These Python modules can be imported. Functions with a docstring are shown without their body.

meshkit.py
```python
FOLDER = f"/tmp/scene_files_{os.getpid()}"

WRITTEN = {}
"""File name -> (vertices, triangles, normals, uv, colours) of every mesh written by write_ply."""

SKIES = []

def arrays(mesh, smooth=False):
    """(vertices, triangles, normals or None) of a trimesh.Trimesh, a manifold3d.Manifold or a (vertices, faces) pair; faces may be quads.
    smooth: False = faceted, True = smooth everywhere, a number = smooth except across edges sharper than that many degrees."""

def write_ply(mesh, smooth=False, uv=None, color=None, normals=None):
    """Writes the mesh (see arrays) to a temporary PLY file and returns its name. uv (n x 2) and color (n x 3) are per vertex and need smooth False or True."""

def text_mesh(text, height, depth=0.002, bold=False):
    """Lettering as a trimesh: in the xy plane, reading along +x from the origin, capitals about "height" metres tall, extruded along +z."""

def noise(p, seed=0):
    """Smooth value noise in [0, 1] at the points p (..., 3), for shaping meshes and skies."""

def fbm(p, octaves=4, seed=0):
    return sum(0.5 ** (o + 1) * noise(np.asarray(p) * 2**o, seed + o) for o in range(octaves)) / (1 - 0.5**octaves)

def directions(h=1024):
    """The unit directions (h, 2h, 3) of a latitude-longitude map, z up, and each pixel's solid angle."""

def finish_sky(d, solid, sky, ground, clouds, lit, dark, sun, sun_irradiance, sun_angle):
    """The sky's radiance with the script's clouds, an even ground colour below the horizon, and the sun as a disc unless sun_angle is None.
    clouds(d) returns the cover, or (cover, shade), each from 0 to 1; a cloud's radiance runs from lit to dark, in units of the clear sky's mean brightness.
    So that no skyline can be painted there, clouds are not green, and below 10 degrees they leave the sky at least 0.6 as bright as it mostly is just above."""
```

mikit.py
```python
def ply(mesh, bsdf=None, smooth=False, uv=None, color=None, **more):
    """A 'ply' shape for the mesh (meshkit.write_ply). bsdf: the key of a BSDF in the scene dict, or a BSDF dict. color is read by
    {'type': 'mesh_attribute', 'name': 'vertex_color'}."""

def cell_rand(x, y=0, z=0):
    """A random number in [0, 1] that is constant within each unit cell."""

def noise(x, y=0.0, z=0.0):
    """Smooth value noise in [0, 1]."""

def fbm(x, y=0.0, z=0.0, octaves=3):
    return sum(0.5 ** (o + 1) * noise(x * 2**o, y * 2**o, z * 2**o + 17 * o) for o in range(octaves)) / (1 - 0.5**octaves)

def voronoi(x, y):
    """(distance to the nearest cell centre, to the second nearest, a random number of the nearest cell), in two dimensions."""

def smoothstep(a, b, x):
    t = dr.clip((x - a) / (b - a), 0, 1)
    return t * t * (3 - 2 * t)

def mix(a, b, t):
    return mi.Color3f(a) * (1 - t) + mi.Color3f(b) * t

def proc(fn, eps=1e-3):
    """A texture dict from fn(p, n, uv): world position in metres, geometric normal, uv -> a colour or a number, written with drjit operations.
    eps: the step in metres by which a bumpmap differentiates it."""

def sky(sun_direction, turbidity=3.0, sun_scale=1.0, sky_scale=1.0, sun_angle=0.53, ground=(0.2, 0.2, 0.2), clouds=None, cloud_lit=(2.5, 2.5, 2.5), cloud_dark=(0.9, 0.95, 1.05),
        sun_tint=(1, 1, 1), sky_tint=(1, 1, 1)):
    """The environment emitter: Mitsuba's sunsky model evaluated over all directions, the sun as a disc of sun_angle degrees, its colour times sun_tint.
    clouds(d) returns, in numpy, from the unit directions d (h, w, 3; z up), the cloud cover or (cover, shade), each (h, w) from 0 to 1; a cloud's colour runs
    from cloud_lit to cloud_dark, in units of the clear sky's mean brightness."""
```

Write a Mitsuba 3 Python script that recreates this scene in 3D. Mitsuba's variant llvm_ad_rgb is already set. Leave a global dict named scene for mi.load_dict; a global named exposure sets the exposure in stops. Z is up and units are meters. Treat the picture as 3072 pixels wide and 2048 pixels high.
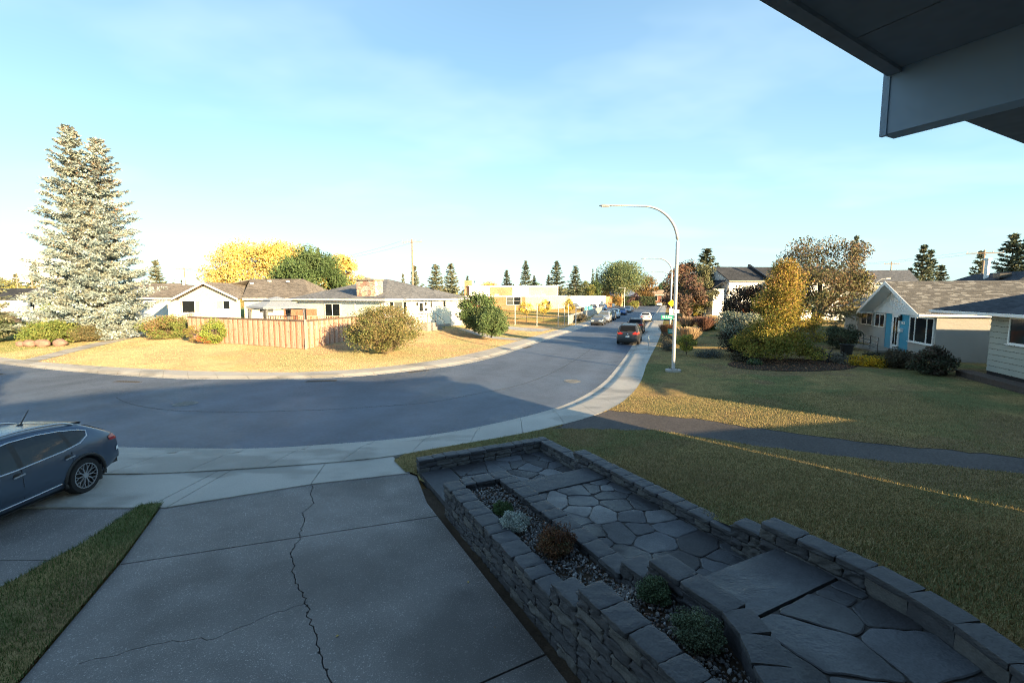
import math, numpy as np, trimesh, mitsuba as mi, drjit as dr, mikit, manifold3d as m3
import shapely
from shapely.geometry import Polygon, LineString, Point, box as sbox
from shapely import affinity
from scipy.spatial import Delaunay, Voronoi
from mikit import proc, noise, fbm, voronoi, cell_rand, smoothstep, mix
import meshkit

# ---------------------------------------------------------------- camera, sky, exposure
T = mi.ScalarTransform4f
CAM_H = 4.3
PITCH = math.atan(139 / 1400.0)
scene, labels = {'type': 'scene'}, {}
scene['camera'] = {'type': 'perspective', 'fov': 2 * math.degrees(math.atan(1536 / 1400.0)), 'fov_axis': 'x', 'near_clip': 0.05, 'far_clip': 9000.0,
                   'to_world': T().look_at(origin=[0, 0, CAM_H], target=[0, math.cos(PITCH), CAM_H - math.sin(PITCH)], up=[0, 0, 1])}
SUN_EL = math.radians(12.0)
SUN = (0.63 * math.cos(SUN_EL), -0.777 * math.cos(SUN_EL), math.sin(SUN_EL))


def clouds(d):
    az = np.arctan2(d[..., 0], d[..., 1])
    el = np.arcsin(np.clip(d[..., 2], -1, 1))
    q = np.stack([d[..., 0] / (d[..., 2] + 0.12) * 1.3, d[..., 1] / (d[..., 2] + 0.12) * 1.3, d[..., 2] * 0], -1)
    wisps = np.clip(meshkit.fbm(q * [1.1, 1.6, 1], 5, 3) * 2.6 - 1.36, 0, 1)
    veil = np.clip(meshkit.fbm(q * 0.45, 3, 9) * 1.6 - 0.55, 0, 1)
    low = np.clip(1 - el / math.radians(22), 0, 1) ** 1.6
    low = low * (0.80 - 0.20 * np.sin(az))
    return np.clip(0.30 * wisps + 0.05 + 0.30 * veil * (1.0 - 0.45 * np.sin(az)) + 0.42 * low, 0, 1)


scene['sky'] = mikit.sky(SUN, turbidity=2.6, sun_scale=2.0, sky_scale=1.24, clouds=clouds, cloud_lit=(1.62, 2.02, 2.15), sky_tint=(0.84, 1.10, 1.26), sun_tint=(0.93, 1.05, 1.36), ground=(0.16, 0.15, 0.13))
exposure = 3.1
RNG = np.random.default_rng(7)

# ---------------------------------------------------------------- naming helpers
_used = {}


def num(key):
    n = _used.get(key, -1) + 1
    _used[key] = n
    return key if n == 0 else f'{key}_{n:03d}'


def thing(name, label, cat, group=None):
    k = num(name)
    labels[k] = {'label': label, 'category': cat}
    if group:
        labels[k]['group'] = group
    return k


def arr(m):
    if hasattr(m, 'to_mesh'):
        q = m.to_mesh()
        return np.array(q.vert_properties[:, :3], float), np.array(q.tri_verts, int)
    if isinstance(m, trimesh.Trimesh):
        return np.array(m.vertices, float), np.array(m.faces, int)
    v, f = np.asarray(m[0], float), np.asarray(m[1], int)
    if f.shape[1] == 4:
        f = np.vstack([f[:, [0, 1, 2]], f[:, [0, 2, 3]]])
    return v, f


def cat(ms):
    vs, fs, n = [], [], 0
    for m in ms:
        v, f = arr(m)
        vs.append(v); fs.append(f + n); n += len(v)
    return np.vstack(vs), np.vstack(fs)


class Frame:
    """x along a front, y inwards (away from whoever faces that front), z up."""
    def __init__(s, o, az):   # az: heading (clockwise from +y) of local +y
        a = math.radians(az)
        s.o = np.array(list(o) + [0.0] * (3 - len(o)), float)
        s.R = np.array([[math.cos(a), math.sin(a), 0], [-math.sin(a), math.cos(a), 0], [0, 0, 1]])

    def __call__(s, v):
        return np.asarray(v, float) @ s.R.T + s.o

    def mesh(s, m):
        v, f = arr(m)
        return s(v), f


IDF = Frame((0, 0, 0), 0)


def add(parent, name, mesh, mat, fr=None, smooth=False, color=None, uv=None, label=None, kind=None):
    k = num(f'{parent}__{name}' if parent else name)
    v, f = arr(mesh)
    if fr is not None:
        v = fr(v)
    if color is not None:
        color = np.broadcast_to(np.asarray(color, float), (len(v), 3))
    scene[k] = mikit.ply((v, f), mat, smooth=smooth, uv=uv, color=color)
    d = {}
    if label: d['label'] = label
    if kind: d['kind'] = kind
    if d: labels[k] = d
    return k


def struct(name, mesh, mat, smooth=False, color=None, uv=None, label=None, kind='structure'):
    k = add(None, name, mesh, mat, smooth=smooth, color=color, uv=uv)
    labels[k] = {'kind': kind}
    if label: labels[k]['label'] = label
    return k


def pieces(parent, name, ms, mats, fr=None, colors=None, limit=300, smooth=False):
    """Alike pieces as parts; past the limit the rest becomes one stuff part. mats: one key or a list to cycle."""
    for i, m in enumerate(ms[:limit]):
        add(parent, name, m, mats if isinstance(mats, str) else mats[i % len(mats)], fr, smooth=smooth, color=None if colors is None else colors[i])
    if len(ms) > limit:
        rest = ms[limit:]
        col = None if colors is None else np.vstack([np.broadcast_to(c, (len(arr(m)[0]), 3)) for m, c in zip(rest, colors[limit:])])
        add(parent, name + '_field', cat(rest), mats if isinstance(mats, str) else mats[0], fr, smooth=smooth, color=col, kind='stuff')


# ---------------------------------------------------------------- shapes
BOXF = np.array([[0, 2, 3, 1], [4, 5, 7, 6], [0, 1, 5, 4], [2, 6, 7, 3], [0, 4, 6, 2], [1, 3, 7, 5]])


def bx(x0, x1, y0, y1, z0, z1):
    v = np.array([[x, y, z] for z in (z0, z1) for y in (y0, y1) for x in (x0, x1)], float)
    return arr((v, BOXF))


def bar(p, q, w, h=None, up=(0, 0, 1)):
    p, q = np.asarray(p, float), np.asarray(q, float)
    h = w if h is None else h
    d = (q - p) / np.linalg.norm(q - p)
    s = np.cross(d, up)
    if np.linalg.norm(s) < 1e-6: s = np.array([1.0, 0, 0])
    s /= np.linalg.norm(s)
    u = np.cross(s, d)
    v = [e + s * a * w / 2 + u * b * h / 2 for b in (-1, 1) for e in (p, q) for a in (-1, 1)]
    return arr((np.array(v), BOXF))


def tube(pts, rad, n=8, caps=True):
    pts = np.asarray(pts, float)
    rad = np.broadcast_to(np.asarray(rad, float), (len(pts),))
    t = np.gradient(pts, axis=0)
    t /= np.maximum(np.linalg.norm(t, axis=1, keepdims=True), 1e-9)
    ref = np.array([1.0, 0.03, 0.05]) if abs(t[:, 2]).mean() > 0.7 else np.array([0.02, 0.03, 1.0])
    s = np.cross(t, ref); s /= np.maximum(np.linalg.norm(s, axis=1, keepdims=True), 1e-9)
    u = np.cross(s, t)
    a = np.arange(n) * 2 * np.pi / n
    ring = pts[:, None] + rad[:, None, None] * (np.cos(a)[None, :, None] * s[:, None] + np.sin(a)[None, :, None] * u[:, None])
    v = ring.reshape(-1, 3)
    f = []
    i = np.arange(n); j = (i + 1) % n
    for k in range(len(pts) - 1):
        f.append(np.stack([k * n + i, k * n + j, (k + 1) * n + j, (k + 1) * n + i], 1))
    f = np.vstack(f)
    f = np.vstack([f[:, [0, 1, 2]], f[:, [0, 2, 3]]])
    if caps:
        m = len(v)
        v = np.vstack([v, pts[:1], pts[-1:]])
        f = np.vstack([f, np.stack([j, i, np.full(n, m)], 1), np.stack([(len(pts) - 1) * n + i, (len(pts) - 1) * n + j, np.full(n, m + 1)], 1)])
    return v, f


def extr(poly, h, z=0.0):
    """Shapely polygon extruded upward."""
    if poly.is_empty: return None
    poly = poly if poly.is_valid else poly.buffer(0)
    gs = [g for g in getattr(poly, 'geoms', [poly]) if g.geom_type == 'Polygon' and g.area > 1e-9]
    if not gs: return None
    ms = [arr(trimesh.creation.extrude_polygon(g, h, engine='earcut')) for g in gs]
    v, f = cat(ms)
    v[:, 2] += z
    return v, f


def wallp(poly, t, y0=0.0):
    """Polygon drawn in (x, z) as an upright wall, its outer face at y0, thickness t inwards."""
    v, f = extr(poly, t)
    return np.stack([v[:, 0], y0 + t - v[:, 2], v[:, 1]], 1), f


def slab3(poly, t=0.1):
    """A roof plane: 3D polygon (top face) with thickness t, and uv in metres (along the eave = first edge, up the slope)."""
    p = np.asarray(poly, float)
    n = np.cross(p[1] - p[0], p[2] - p[0]); n /= np.linalg.norm(n)
    if n[2] < 0: p, n = p[::-1], -n
    k = len(p)
    v = np.vstack([p, p - n * t])
    f = [[0, i, i + 1] for i in range(1, k - 1)] + [[k, k + i + 1, k + i] for i in range(1, k - 1)]
    for i in range(k):
        j = (i + 1) % k
        f += [[i, k + i, k + j], [i, k + j, j]]
    h = np.array([-n[1], n[0], 0.0]); h /= max(np.linalg.norm(h), 1e-9)
    up = np.cross(n, h)
    uv = np.stack([v @ h, v @ up], 1)
    return v, np.array(f), uv


def roof(parent, name, polys, mat, fr, t=0.1, label=None):
    vs, fs, us, n = [], [], [], 0
    for p in polys:
        v, f, u = slab3(fr(np.asarray(p, float)), t)
        vs.append(v); fs.append(f + n); us.append(u); n += len(v)
    v, f = np.vstack(vs), np.vstack(fs)
    # split the faces so that uv stays right
    return add(parent, name, (v, f), mat, uv=np.vstack(us), label=label)


def grid_poly(poly, step, zfn):
    """Triangulated sheet over a polygon with heights from zfn(x, y)."""
    poly = poly.buffer(0)
    out = []
    for g in getattr(poly, 'geoms', [poly]):
        x0, y0, x1, y1 = g.bounds
        gx, gy = np.meshgrid(np.arange(x0, x1 + step, step), np.arange(y0, y1 + step, step))
        pts = np.stack([gx.ravel(), gy.ravel()], 1)
        ins = shapely.contains_xy(g.buffer(-step * 0.35), pts[:, 0], pts[:, 1])
        bp = []
        for ring in [g.exterior, *g.interiors]:
            r = ring.segmentize(step)
            bp.append(np.array(r.coords)[:-1])
        pts = np.vstack([pts[ins], *bp])
        tri = Delaunay(pts).simplices
        c = pts[tri].mean(1)
        ok = shapely.contains_xy(g.buffer(1e-4), c[:, 0], c[:, 1])
        tri = tri[ok]
        a, b, cc = pts[tri[:, 0]], pts[tri[:, 1]], pts[tri[:, 2]]
        cr = (b[:, 0] - a[:, 0]) * (cc[:, 1] - a[:, 1]) - (b[:, 1] - a[:, 1]) * (cc[:, 0] - a[:, 0])
        tri = tri[np.abs(cr) > 1e-7]; cr = cr[np.abs(cr) > 1e-7]
        tri[cr < 0] = tri[cr < 0][:, ::-1]
        out.append((np.column_stack([pts, zfn(pts[:, 0], pts[:, 1])]), tri))
    return cat(out)


def spline(pts, n=400):
    from scipy.interpolate import PchipInterpolator
    p = np.asarray(pts, float)
    d = np.r_[0, np.cumsum(np.linalg.norm(np.diff(p, axis=0), axis=1))]
    q = np.linspace(0, d[-1], n)
    return np.stack([PchipInterpolator(d, p[:, k])(q) for k in range(2)], 1)


def block(x0, x1, y0, y1, z0, z1, seed, rough=0.012, ch=0.012, n=150):
    """A split-face stone block: chamfered box with uneven faces."""
    m = trimesh.creation.box((x1 - x0, y1 - y0, z1 - z0))
    for _ in range(3):
        m = m.subdivide() if len(m.faces) < n else m
    v = np.array(m.vertices); h = np.array([x1 - x0, y1 - y0, z1 - z0]) / 2
    inner = np.clip(v, -h + ch, h - ch)
    d = v - inner
    L = np.linalg.norm(d, axis=1, keepdims=True)
    v = np.where(L > 1e-9, inner + d / np.maximum(L, 1e-9) * ch, v)
    nn = v / (np.abs(v / h).max(1, keepdims=True) + 1e-9) / np.linalg.norm(v, axis=1, keepdims=True)
    k = meshkit.fbm((v + seed * 3.7) * 15, 3, seed) - 0.5
    v = v + np.sign(v) * (np.abs(v / h) > 0.9) * k[:, None] * rough * 2 * [1, 1, 0.45]
    return v + [(x0 + x1) / 2, (y0 + y1) / 2, (z0 + z1) / 2], np.array(m.faces)


def voro_cells(poly, n, seed, relax=2, gap=0.02, rnd=0.03):
    r = np.random.default_rng(seed)
    x0, y0, x1, y1 = poly.bounds
    pts = []
    while len(pts) < n:
        p = r.uniform([x0, y0], [x1, y1])
        if poly.contains(Point(p)): pts.append(p)
    pts = np.array(pts)
    far = max(x1 - x0, y1 - y0) * 20
    for it in range(relax + 1):
        vor = Voronoi(np.vstack([pts, [[x0 - far, y0], [x1 + far, y0], [x0, y1 + far], [x0, y0 - far]]]))
        cells = [Polygon(vor.vertices[vor.regions[vor.point_region[i]]]).intersection(poly) for i in range(len(pts))]
        if it < relax: pts = np.array([0.65 * np.array(c.centroid.coords[0]) + 0.35 * p if not c.is_empty else p for c, p in zip(cells, pts)])
    out = []
    for c in cells:
        c = c.buffer(-gap / 2 - rnd).buffer(rnd, quad_segs=2)
        if not c.is_empty and c.geom_type == 'Polygon' and c.area > 0.003: out.append(c)
    return out


def stone_slab(poly, z0, z1, ch=0.015):
    """Flat stone with a chamfered rim."""
    top = poly.buffer(-ch)
    if top.is_empty or top.geom_type != 'Polygon': return extr(poly, z1 - z0, z0)
    a = extr(poly, z1 - z0 - ch * 0.6, z0)
    pts = np.array(poly.exterior.coords)[:-1]
    c = np.array(poly.centroid.coords[0])
    d = np.linalg.norm(pts - c, axis=1, keepdims=True)
    tp = c + (pts - c) * np.maximum(1 - ch / np.maximum(d, 1e-6), 0.3)
    k = len(pts)
    v = np.vstack([np.column_stack([pts, np.full(k, z1 - ch * 0.6)]), np.column_stack([tp, np.full(k, z1)]), [[*c, z1]]])
    f = []
    s = 1 if poly.exterior.is_ccw else -1
    for i in range(k):
        j = (i + 1) % k
        q = [[i, j, k + j], [i, k + j, k + i], [k + i, k + j, 2 * k]]
        f += q if s > 0 else [t[::-1] for t in q]
    return cat([a, (v, np.array(f))])


# ---------------------------------------------------------------- materials
def rgb(c): return {'type': 'rgb', 'value': list(c)} if isinstance(c, (list, tuple)) else c


def pm(key, color, rough=0.6, spec=0.4, metal=0.0, two=True, **k):
    b = {'type': 'principled', 'base_color': rgb(color), 'roughness': rough, 'specular': spec, **k}
    if metal: b['metallic'] = metal
    scene[key] = {'type': 'twosided', 'bsdf': b} if two else b
    return key


def bumped(key, color, height, scale, rough=0.7, spec=0.4, eps=2e-3, **k):
    scene[key] = {'type': 'twosided', 'bsdf': {'type': 'bumpmap', 'arbitrary': proc(height, eps), 'scale': scale,
                  'bsdf': {'type': 'principled', 'base_color': rgb(color), 'roughness': rough, 'specular': spec, **k}}}
    return key


VC = {'type': 'mesh_attribute', 'name': 'vertex_color'}


def asphalt_col(p, n, uv):
    big = fbm(p.x * 0.22, p.y * 0.22, 0, 4)
    mid = fbm(p.x * 1.3 + 9, p.y * 1.3, 0, 3)
    grit = noise(p.x * 34, p.y * 34) * 0.6 + noise(p.x * 11, p.y * 11) * 0.4
    tracks = noise((p.x * 0.92 - p.y * 0.3) * 1.1, (p.y + p.x * 0.3) * 0.06)
    v = 0.083 + 0.018 * (big - 0.5) + 0.03 * (mid - 0.5) + 0.035 * (grit - 0.5) + 0.022 * (tracks - 0.5)
    return mi.Color3f(v * 0.82, v * 1.0, v * 1.38)


def asphalt_rough(p, n, uv):
    wet = smoothstep(0.48, 0.66, fbm(p.x * 0.35 + 4, p.y * 0.5, 3, 4))
    return 0.60 - 0.07 * wet


def conc(lo, hi, sp=0.10):
    lo, hi = mi.Color3f(*lo), mi.Color3f(*hi)

    def f(p, n, uv):
        a = fbm(p.x * 0.8, p.y * 0.8, p.z, 4)
        st = smoothstep(0.52, 0.68, fbm(p.x * 0.5 + 31, p.y * 0.9, 2, 4))
        g = noise(p.x * 60, p.y * 60, p.z * 60)
        return (lo * (1 - a) + hi * a) * (1 - 0.30 * st) * (1 - sp + 2 * sp * g)
    return f


def aggregate(p, n, uv):
    a = fbm(p.x * 0.9 + 3, p.y * 0.9, 0, 4)
    d1, d2, r = voronoi(p.x * 55, p.y * 55)
    st = smoothstep(0.52, 0.68, fbm(p.x * 0.6 + 11, p.y * 0.6, 2, 4))
    v = (0.13 + 0.06 * a) * (1 - 0.25 * st)
    peb = dr.select(d1 < 0.33, r, 0.35)
    v = v * (0.72 + 0.75 * peb * peb + 0.25 * dr.select(r > 0.965, 1.5, 0.0))
    oil = smoothstep(0.56, 0.70, fbm(p.x * 0.33 + 3, p.y * 0.45 + 8, 5, 4))
    v = v * (0.8 + 0.4 * fbm(p.x * 3.1, p.y * 3.1, 4, 3)) * (1 - 0.28 * oil)
    return mi.Color3f(v * 1.07, v * 0.99, v * 0.96)


def peb_h(p, n, uv):
    d1, d2, r = voronoi(p.x * 55, p.y * 55)
    return dr.clip(0.5 - d1, 0, 0.5) * 1.2 + 0.5 * noise(p.x * 9, p.y * 9)


def lawn(dry, green, brown, gs=0.35, gx=None):
    dry, green, brown = mi.Color3f(*dry), mi.Color3f(*green), mi.Color3f(*brown)

    def f(p, n, uv):
        a = smoothstep(0.44, 0.62, fbm(p.x * gs, p.y * gs, 1, 4))
        b = smoothstep(0.50, 0.70, fbm(p.x * gs * 1.7 + 40, p.y * gs * 1.7, 1, 4))
        g = noise(p.x * 23, p.y * 23) * 0.5 + noise(p.x * 71, p.y * 71) * 0.5
        m = noise(p.x * 4.3, p.y * 4.3)
        c = dry * (1 - a) + green * a
        c = c * (1 - 0.75 * b) + brown * (0.75 * b)
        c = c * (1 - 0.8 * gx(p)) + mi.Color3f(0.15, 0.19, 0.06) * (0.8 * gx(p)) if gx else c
        return c * (0.55 + 0.6 * g + 0.3 * m)
    return f


def turf_h(p, n, uv):
    return noise(p.x * 26, p.y * 26) + 0.6 * noise(p.x * 70, p.y * 70)


def shingle(c1, c2, tabs=0.30, course=0.14, pale=0.0):
    c1, c2 = mi.Color3f(*c1), mi.Color3f(*c2)

    def f(p, n, uv):
        row = dr.floor(uv.y / course)
        u = uv.x / tabs + cell_rand(row, 3)
        r = cell_rand(dr.floor(u), row, 5)
        r2 = noise(uv.x * 0.7, uv.y * 0.7)
        g = noise(p.x * 40, p.y * 40, p.z * 40)
        e = smoothstep(0.0, 0.14, uv.y / course - row)
        return (c1 * (1 - r) + c2 * r) * (0.75 + 0.3 * r2 + 0.22 * g) * (0.8 + 0.2 * e)
    return f


def rough_paint(c, amt=0.12, sc=1.0):
    c = mi.Color3f(*c)

    def f(p, n, uv):
        a = fbm(p.x * 1.7 * sc, p.y * 1.7 * sc, p.z * 0.9 * sc, 4)
        g = noise(p.x * 45 * sc, p.y * 45 * sc, p.z * 45 * sc)
        return c * (1 - amt + 1.2 * amt * a + 0.8 * amt * g)
    return f


def woodgrain(c1, c2):
    c1, c2 = mi.Color3f(*c1), mi.Color3f(*c2)

    def f(p, n, uv):
        a = fbm(p.x * 9, p.y * 9, p.z * 0.8, 4)
        b = noise(p.x * 55, p.y * 55, p.z * 2.5)
        kn = smoothstep(0.72, 0.8, noise(p.x * 12, p.y * 12, p.z * 5))
        return (c1 * (1 - a) + c2 * a) * (0.8 + 0.35 * b) * (1 - 0.35 * kn)
    return f


def stucco_h(p, n, uv): return noise(p.x * 60, p.y * 60, p.z * 60) + 0.7 * noise(p.x * 25, p.y * 25, p.z * 25)


def brick_col(a, b):
    a, b = mi.Color3f(*a), mi.Color3f(*b)

    def f(p, n, uv):
        s = dr.select(dr.abs(n.x) > dr.abs(n.y), p.y, p.x)
        row = dr.floor(p.z / 0.085)
        r = cell_rand(dr.floor(s / 0.25 + 0.5 * (row - 2 * dr.floor(row / 2))), row)
        return (a * (1 - r) + b * r) * (0.85 + 0.3 * noise(p.x * 0.6, p.y * 0.6, p.z * 0.6))
    return f


def stone_col(lo, hi):
    lo, hi = mi.Color3f(*lo), mi.Color3f(*hi)

    def f(p, n, uv):
        a = fbm(p.x * 7, p.y * 7, p.z * 7, 4)
        b = fbm(p.x * 1.3 + 5, p.y * 1.3, p.z * 1.3, 3)
        g = noise(p.x * 70, p.y * 70, p.z * 70)
        t = dr.clip(0.6 * a + 0.5 * b - 0.05, 0, 1)
        return (lo * (1 - t) + hi * t) * (0.8 + 0.4 * g)
    return f


def stone_h(p, n, uv): return fbm(p.x * 9, p.y * 9, p.z * 9, 4) + 0.35 * noise(p.x * 55, p.y * 55, p.z * 55)


def damp(p, n, uv):
    return 0.70 - 0.28 * smoothstep(0.42, 0.62, fbm(p.x * 1.1 + 7, p.y * 1.1, p.z, 3))


bumped('m_asphalt', proc(asphalt_col), lambda p, n, uv: noise(p.x * 45, p.y * 45) + 0.5 * noise(p.x * 16, p.y * 16), 0.006, rough=proc(asphalt_rough), spec=0.5)
bumped('m_drive_asphalt', proc(lambda p, n, uv: mi.Color3f(0.058, 0.052, 0.050) * (0.5 + 0.6 * noise(p.x * 30, p.y * 30) + 0.5 * fbm(p.x * 0.9, p.y * 0.9, 3, 3))), peb_h, 0.006, rough=0.8)
bumped('m_walk', proc(conc((0.25, 0.24, 0.22), (0.36, 0.345, 0.32), 0.08)), lambda p, n, uv: noise(p.x * 50, p.y * 50, p.z * 50), 0.003, rough=proc(asphalt_rough), spec=0.4)
bumped('m_aggregate', proc(aggregate), peb_h, 0.004, rough=0.62, spec=0.4)
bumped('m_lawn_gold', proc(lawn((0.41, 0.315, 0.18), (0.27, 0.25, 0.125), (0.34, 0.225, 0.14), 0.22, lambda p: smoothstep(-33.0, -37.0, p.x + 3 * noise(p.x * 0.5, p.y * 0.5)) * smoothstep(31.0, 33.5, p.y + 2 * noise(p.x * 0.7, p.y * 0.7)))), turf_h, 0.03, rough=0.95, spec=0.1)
bumped('m_lawn_olive', proc(lawn((0.255, 0.19, 0.085), (0.135, 0.14, 0.06), (0.20, 0.135, 0.075), 0.3)), turf_h, 0.03, rough=0.95, spec=0.1)
bumped('m_field', proc(lawn((0.36, 0.24, 0.09), (0.22, 0.19, 0.07), (0.33, 0.2, 0.09), 0.1)), turf_h, 0.02, rough=0.95, spec=0.1)
bumped('m_soil', proc(stone_col((0.02, 0.016, 0.012), (0.075, 0.055, 0.04))), stone_h, 0.03, rough=0.95, spec=0.1)
bumped('m_stone', proc(stone_col((0.020, 0.021, 0.025), (0.075, 0.078, 0.09))), stone_h, 0.012, rough=0.72, spec=0.4)
bumped('m_stone_light', proc(stone_col((0.045, 0.045, 0.047), (0.115, 0.114, 0.114))), stone_h, 0.012, rough=0.75, spec=0.4)
bumped('m_cap', proc(stone_col((0.016, 0.018, 0.022), (0.06, 0.063, 0.074))), stone_h, 0.014, rough=0.6, spec=0.5)
for i, (a, b) in enumerate([((0.018, 0.02, 0.024), (0.062, 0.066, 0.078)), ((0.05, 0.052, 0.056), (0.14, 0.144, 0.155)), ((0.012, 0.012, 0.014), (0.036, 0.036, 0.042)), ((0.03, 0.034, 0.042), (0.09, 0.097, 0.112))]):
    bumped(f'm_flag_{i}', proc(stone_col(a, b)), stone_h, 0.016, rough=proc(damp), spec=0.55)
FLAGS = ['m_flag_0', 'm_flag_1', 'm_flag_2', 'm_flag_0', 'm_flag_3', 'm_flag_2', 'm_flag_0']
pm('m_joint', (0.055, 0.053, 0.052), 0.9, 0.1)
pm('m_seam', (0.035, 0.04, 0.05), 0.6, 0.3)
pm('m_glass_dark', (0.008, 0.009, 0.011), 0.12, 0.12)
pm('m_dark', (0.015, 0.015, 0.016), 0.6)
pm('m_leaf', VC, 0.6, 0.25)
scene['m_leaf_thin'] = {'type': 'principledthin', 'base_color': VC, 'roughness': 0.55, 'diff_trans': 0.6, 'spec_trans': 0.0, 'eta': 1.3}
pm('m_tint', VC, 0.6, 0.35)
pm('m_bark', proc(rough_paint((0.13, 0.10, 0.075), 0.4, 2)), 0.9, 0.1)
pm('m_trunk_pale', proc(rough_paint((0.38, 0.28, 0.17), 0.4, 1)), 0.9, 0.1)
pm('m_twig', proc(rough_paint((0.24, 0.19, 0.13), 0.4, 1)), 0.9, 0.1)
pm('m_white', proc(rough_paint((0.78, 0.78, 0.76), 0.06)), 0.5, 0.4)
pm('m_trim', (0.72, 0.72, 0.71), 0.45, 0.4)
pm('m_pipe', (0.55, 0.56, 0.58), 0.4, 0.5, 0.6)
bumped('m_stucco_beige', proc(rough_paint((0.70, 0.64, 0.52), 0.08)), stucco_h, 0.01, rough=0.9, spec=0.2)
bumped('m_stucco_grey', proc(rough_paint((0.33, 0.32, 0.30), 0.16)), stucco_h, 0.012, rough=0.9, spec=0.2)
bumped('m_stucco_tan', proc(rough_paint((0.26, 0.235, 0.20), 0.16)), stucco_h, 0.012, rough=0.9, spec=0.2)
pm('m_siding_green', proc(rough_paint((0.68, 0.71, 0.64), 0.07)), 0.6, 0.3)
pm('m_siding_grey', proc(rough_paint((0.31, 0.32, 0.285), 0.14)), 0.6, 0.3)
pm('m_siding_white', proc(rough_paint((0.74, 0.75, 0.76), 0.06)), 0.5, 0.3)
pm('m_blue', proc(rough_paint((0.045, 0.27, 0.40), 0.08)), 0.5, 0.4)
pm('m_shingle_grey', proc(shingle((0.085, 0.09, 0.10), (0.15, 0.155, 0.17))), 0.9, 0.2)
pm('m_shingle_brown', proc(shingle((0.10, 0.09, 0.082), (0.19, 0.17, 0.155))), 0.9, 0.2)
pm('m_shingle_dark', proc(shingle((0.026, 0.029, 0.036), (0.048, 0.052, 0.062))), 0.9, 0.2)
pm('m_shingle_tan', proc(shingle((0.26, 0.19, 0.14), (0.36, 0.27, 0.2))), 0.9, 0.2)
pm('m_shingle_blue', proc(shingle((0.10, 0.125, 0.19), (0.15, 0.18, 0.26))), 0.9, 0.2)
pm('m_tab_dark', proc(rough_paint((0.10, 0.096, 0.092), 0.3, 1)), 0.9, 0.2)
pm('m_tab_mid', proc(rough_paint((0.13, 0.125, 0.118), 0.3, 1)), 0.9, 0.2)
pm('m_tab_pale', proc(rough_paint((0.21, 0.205, 0.195), 0.25, 1)), 0.9, 0.2)
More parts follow.
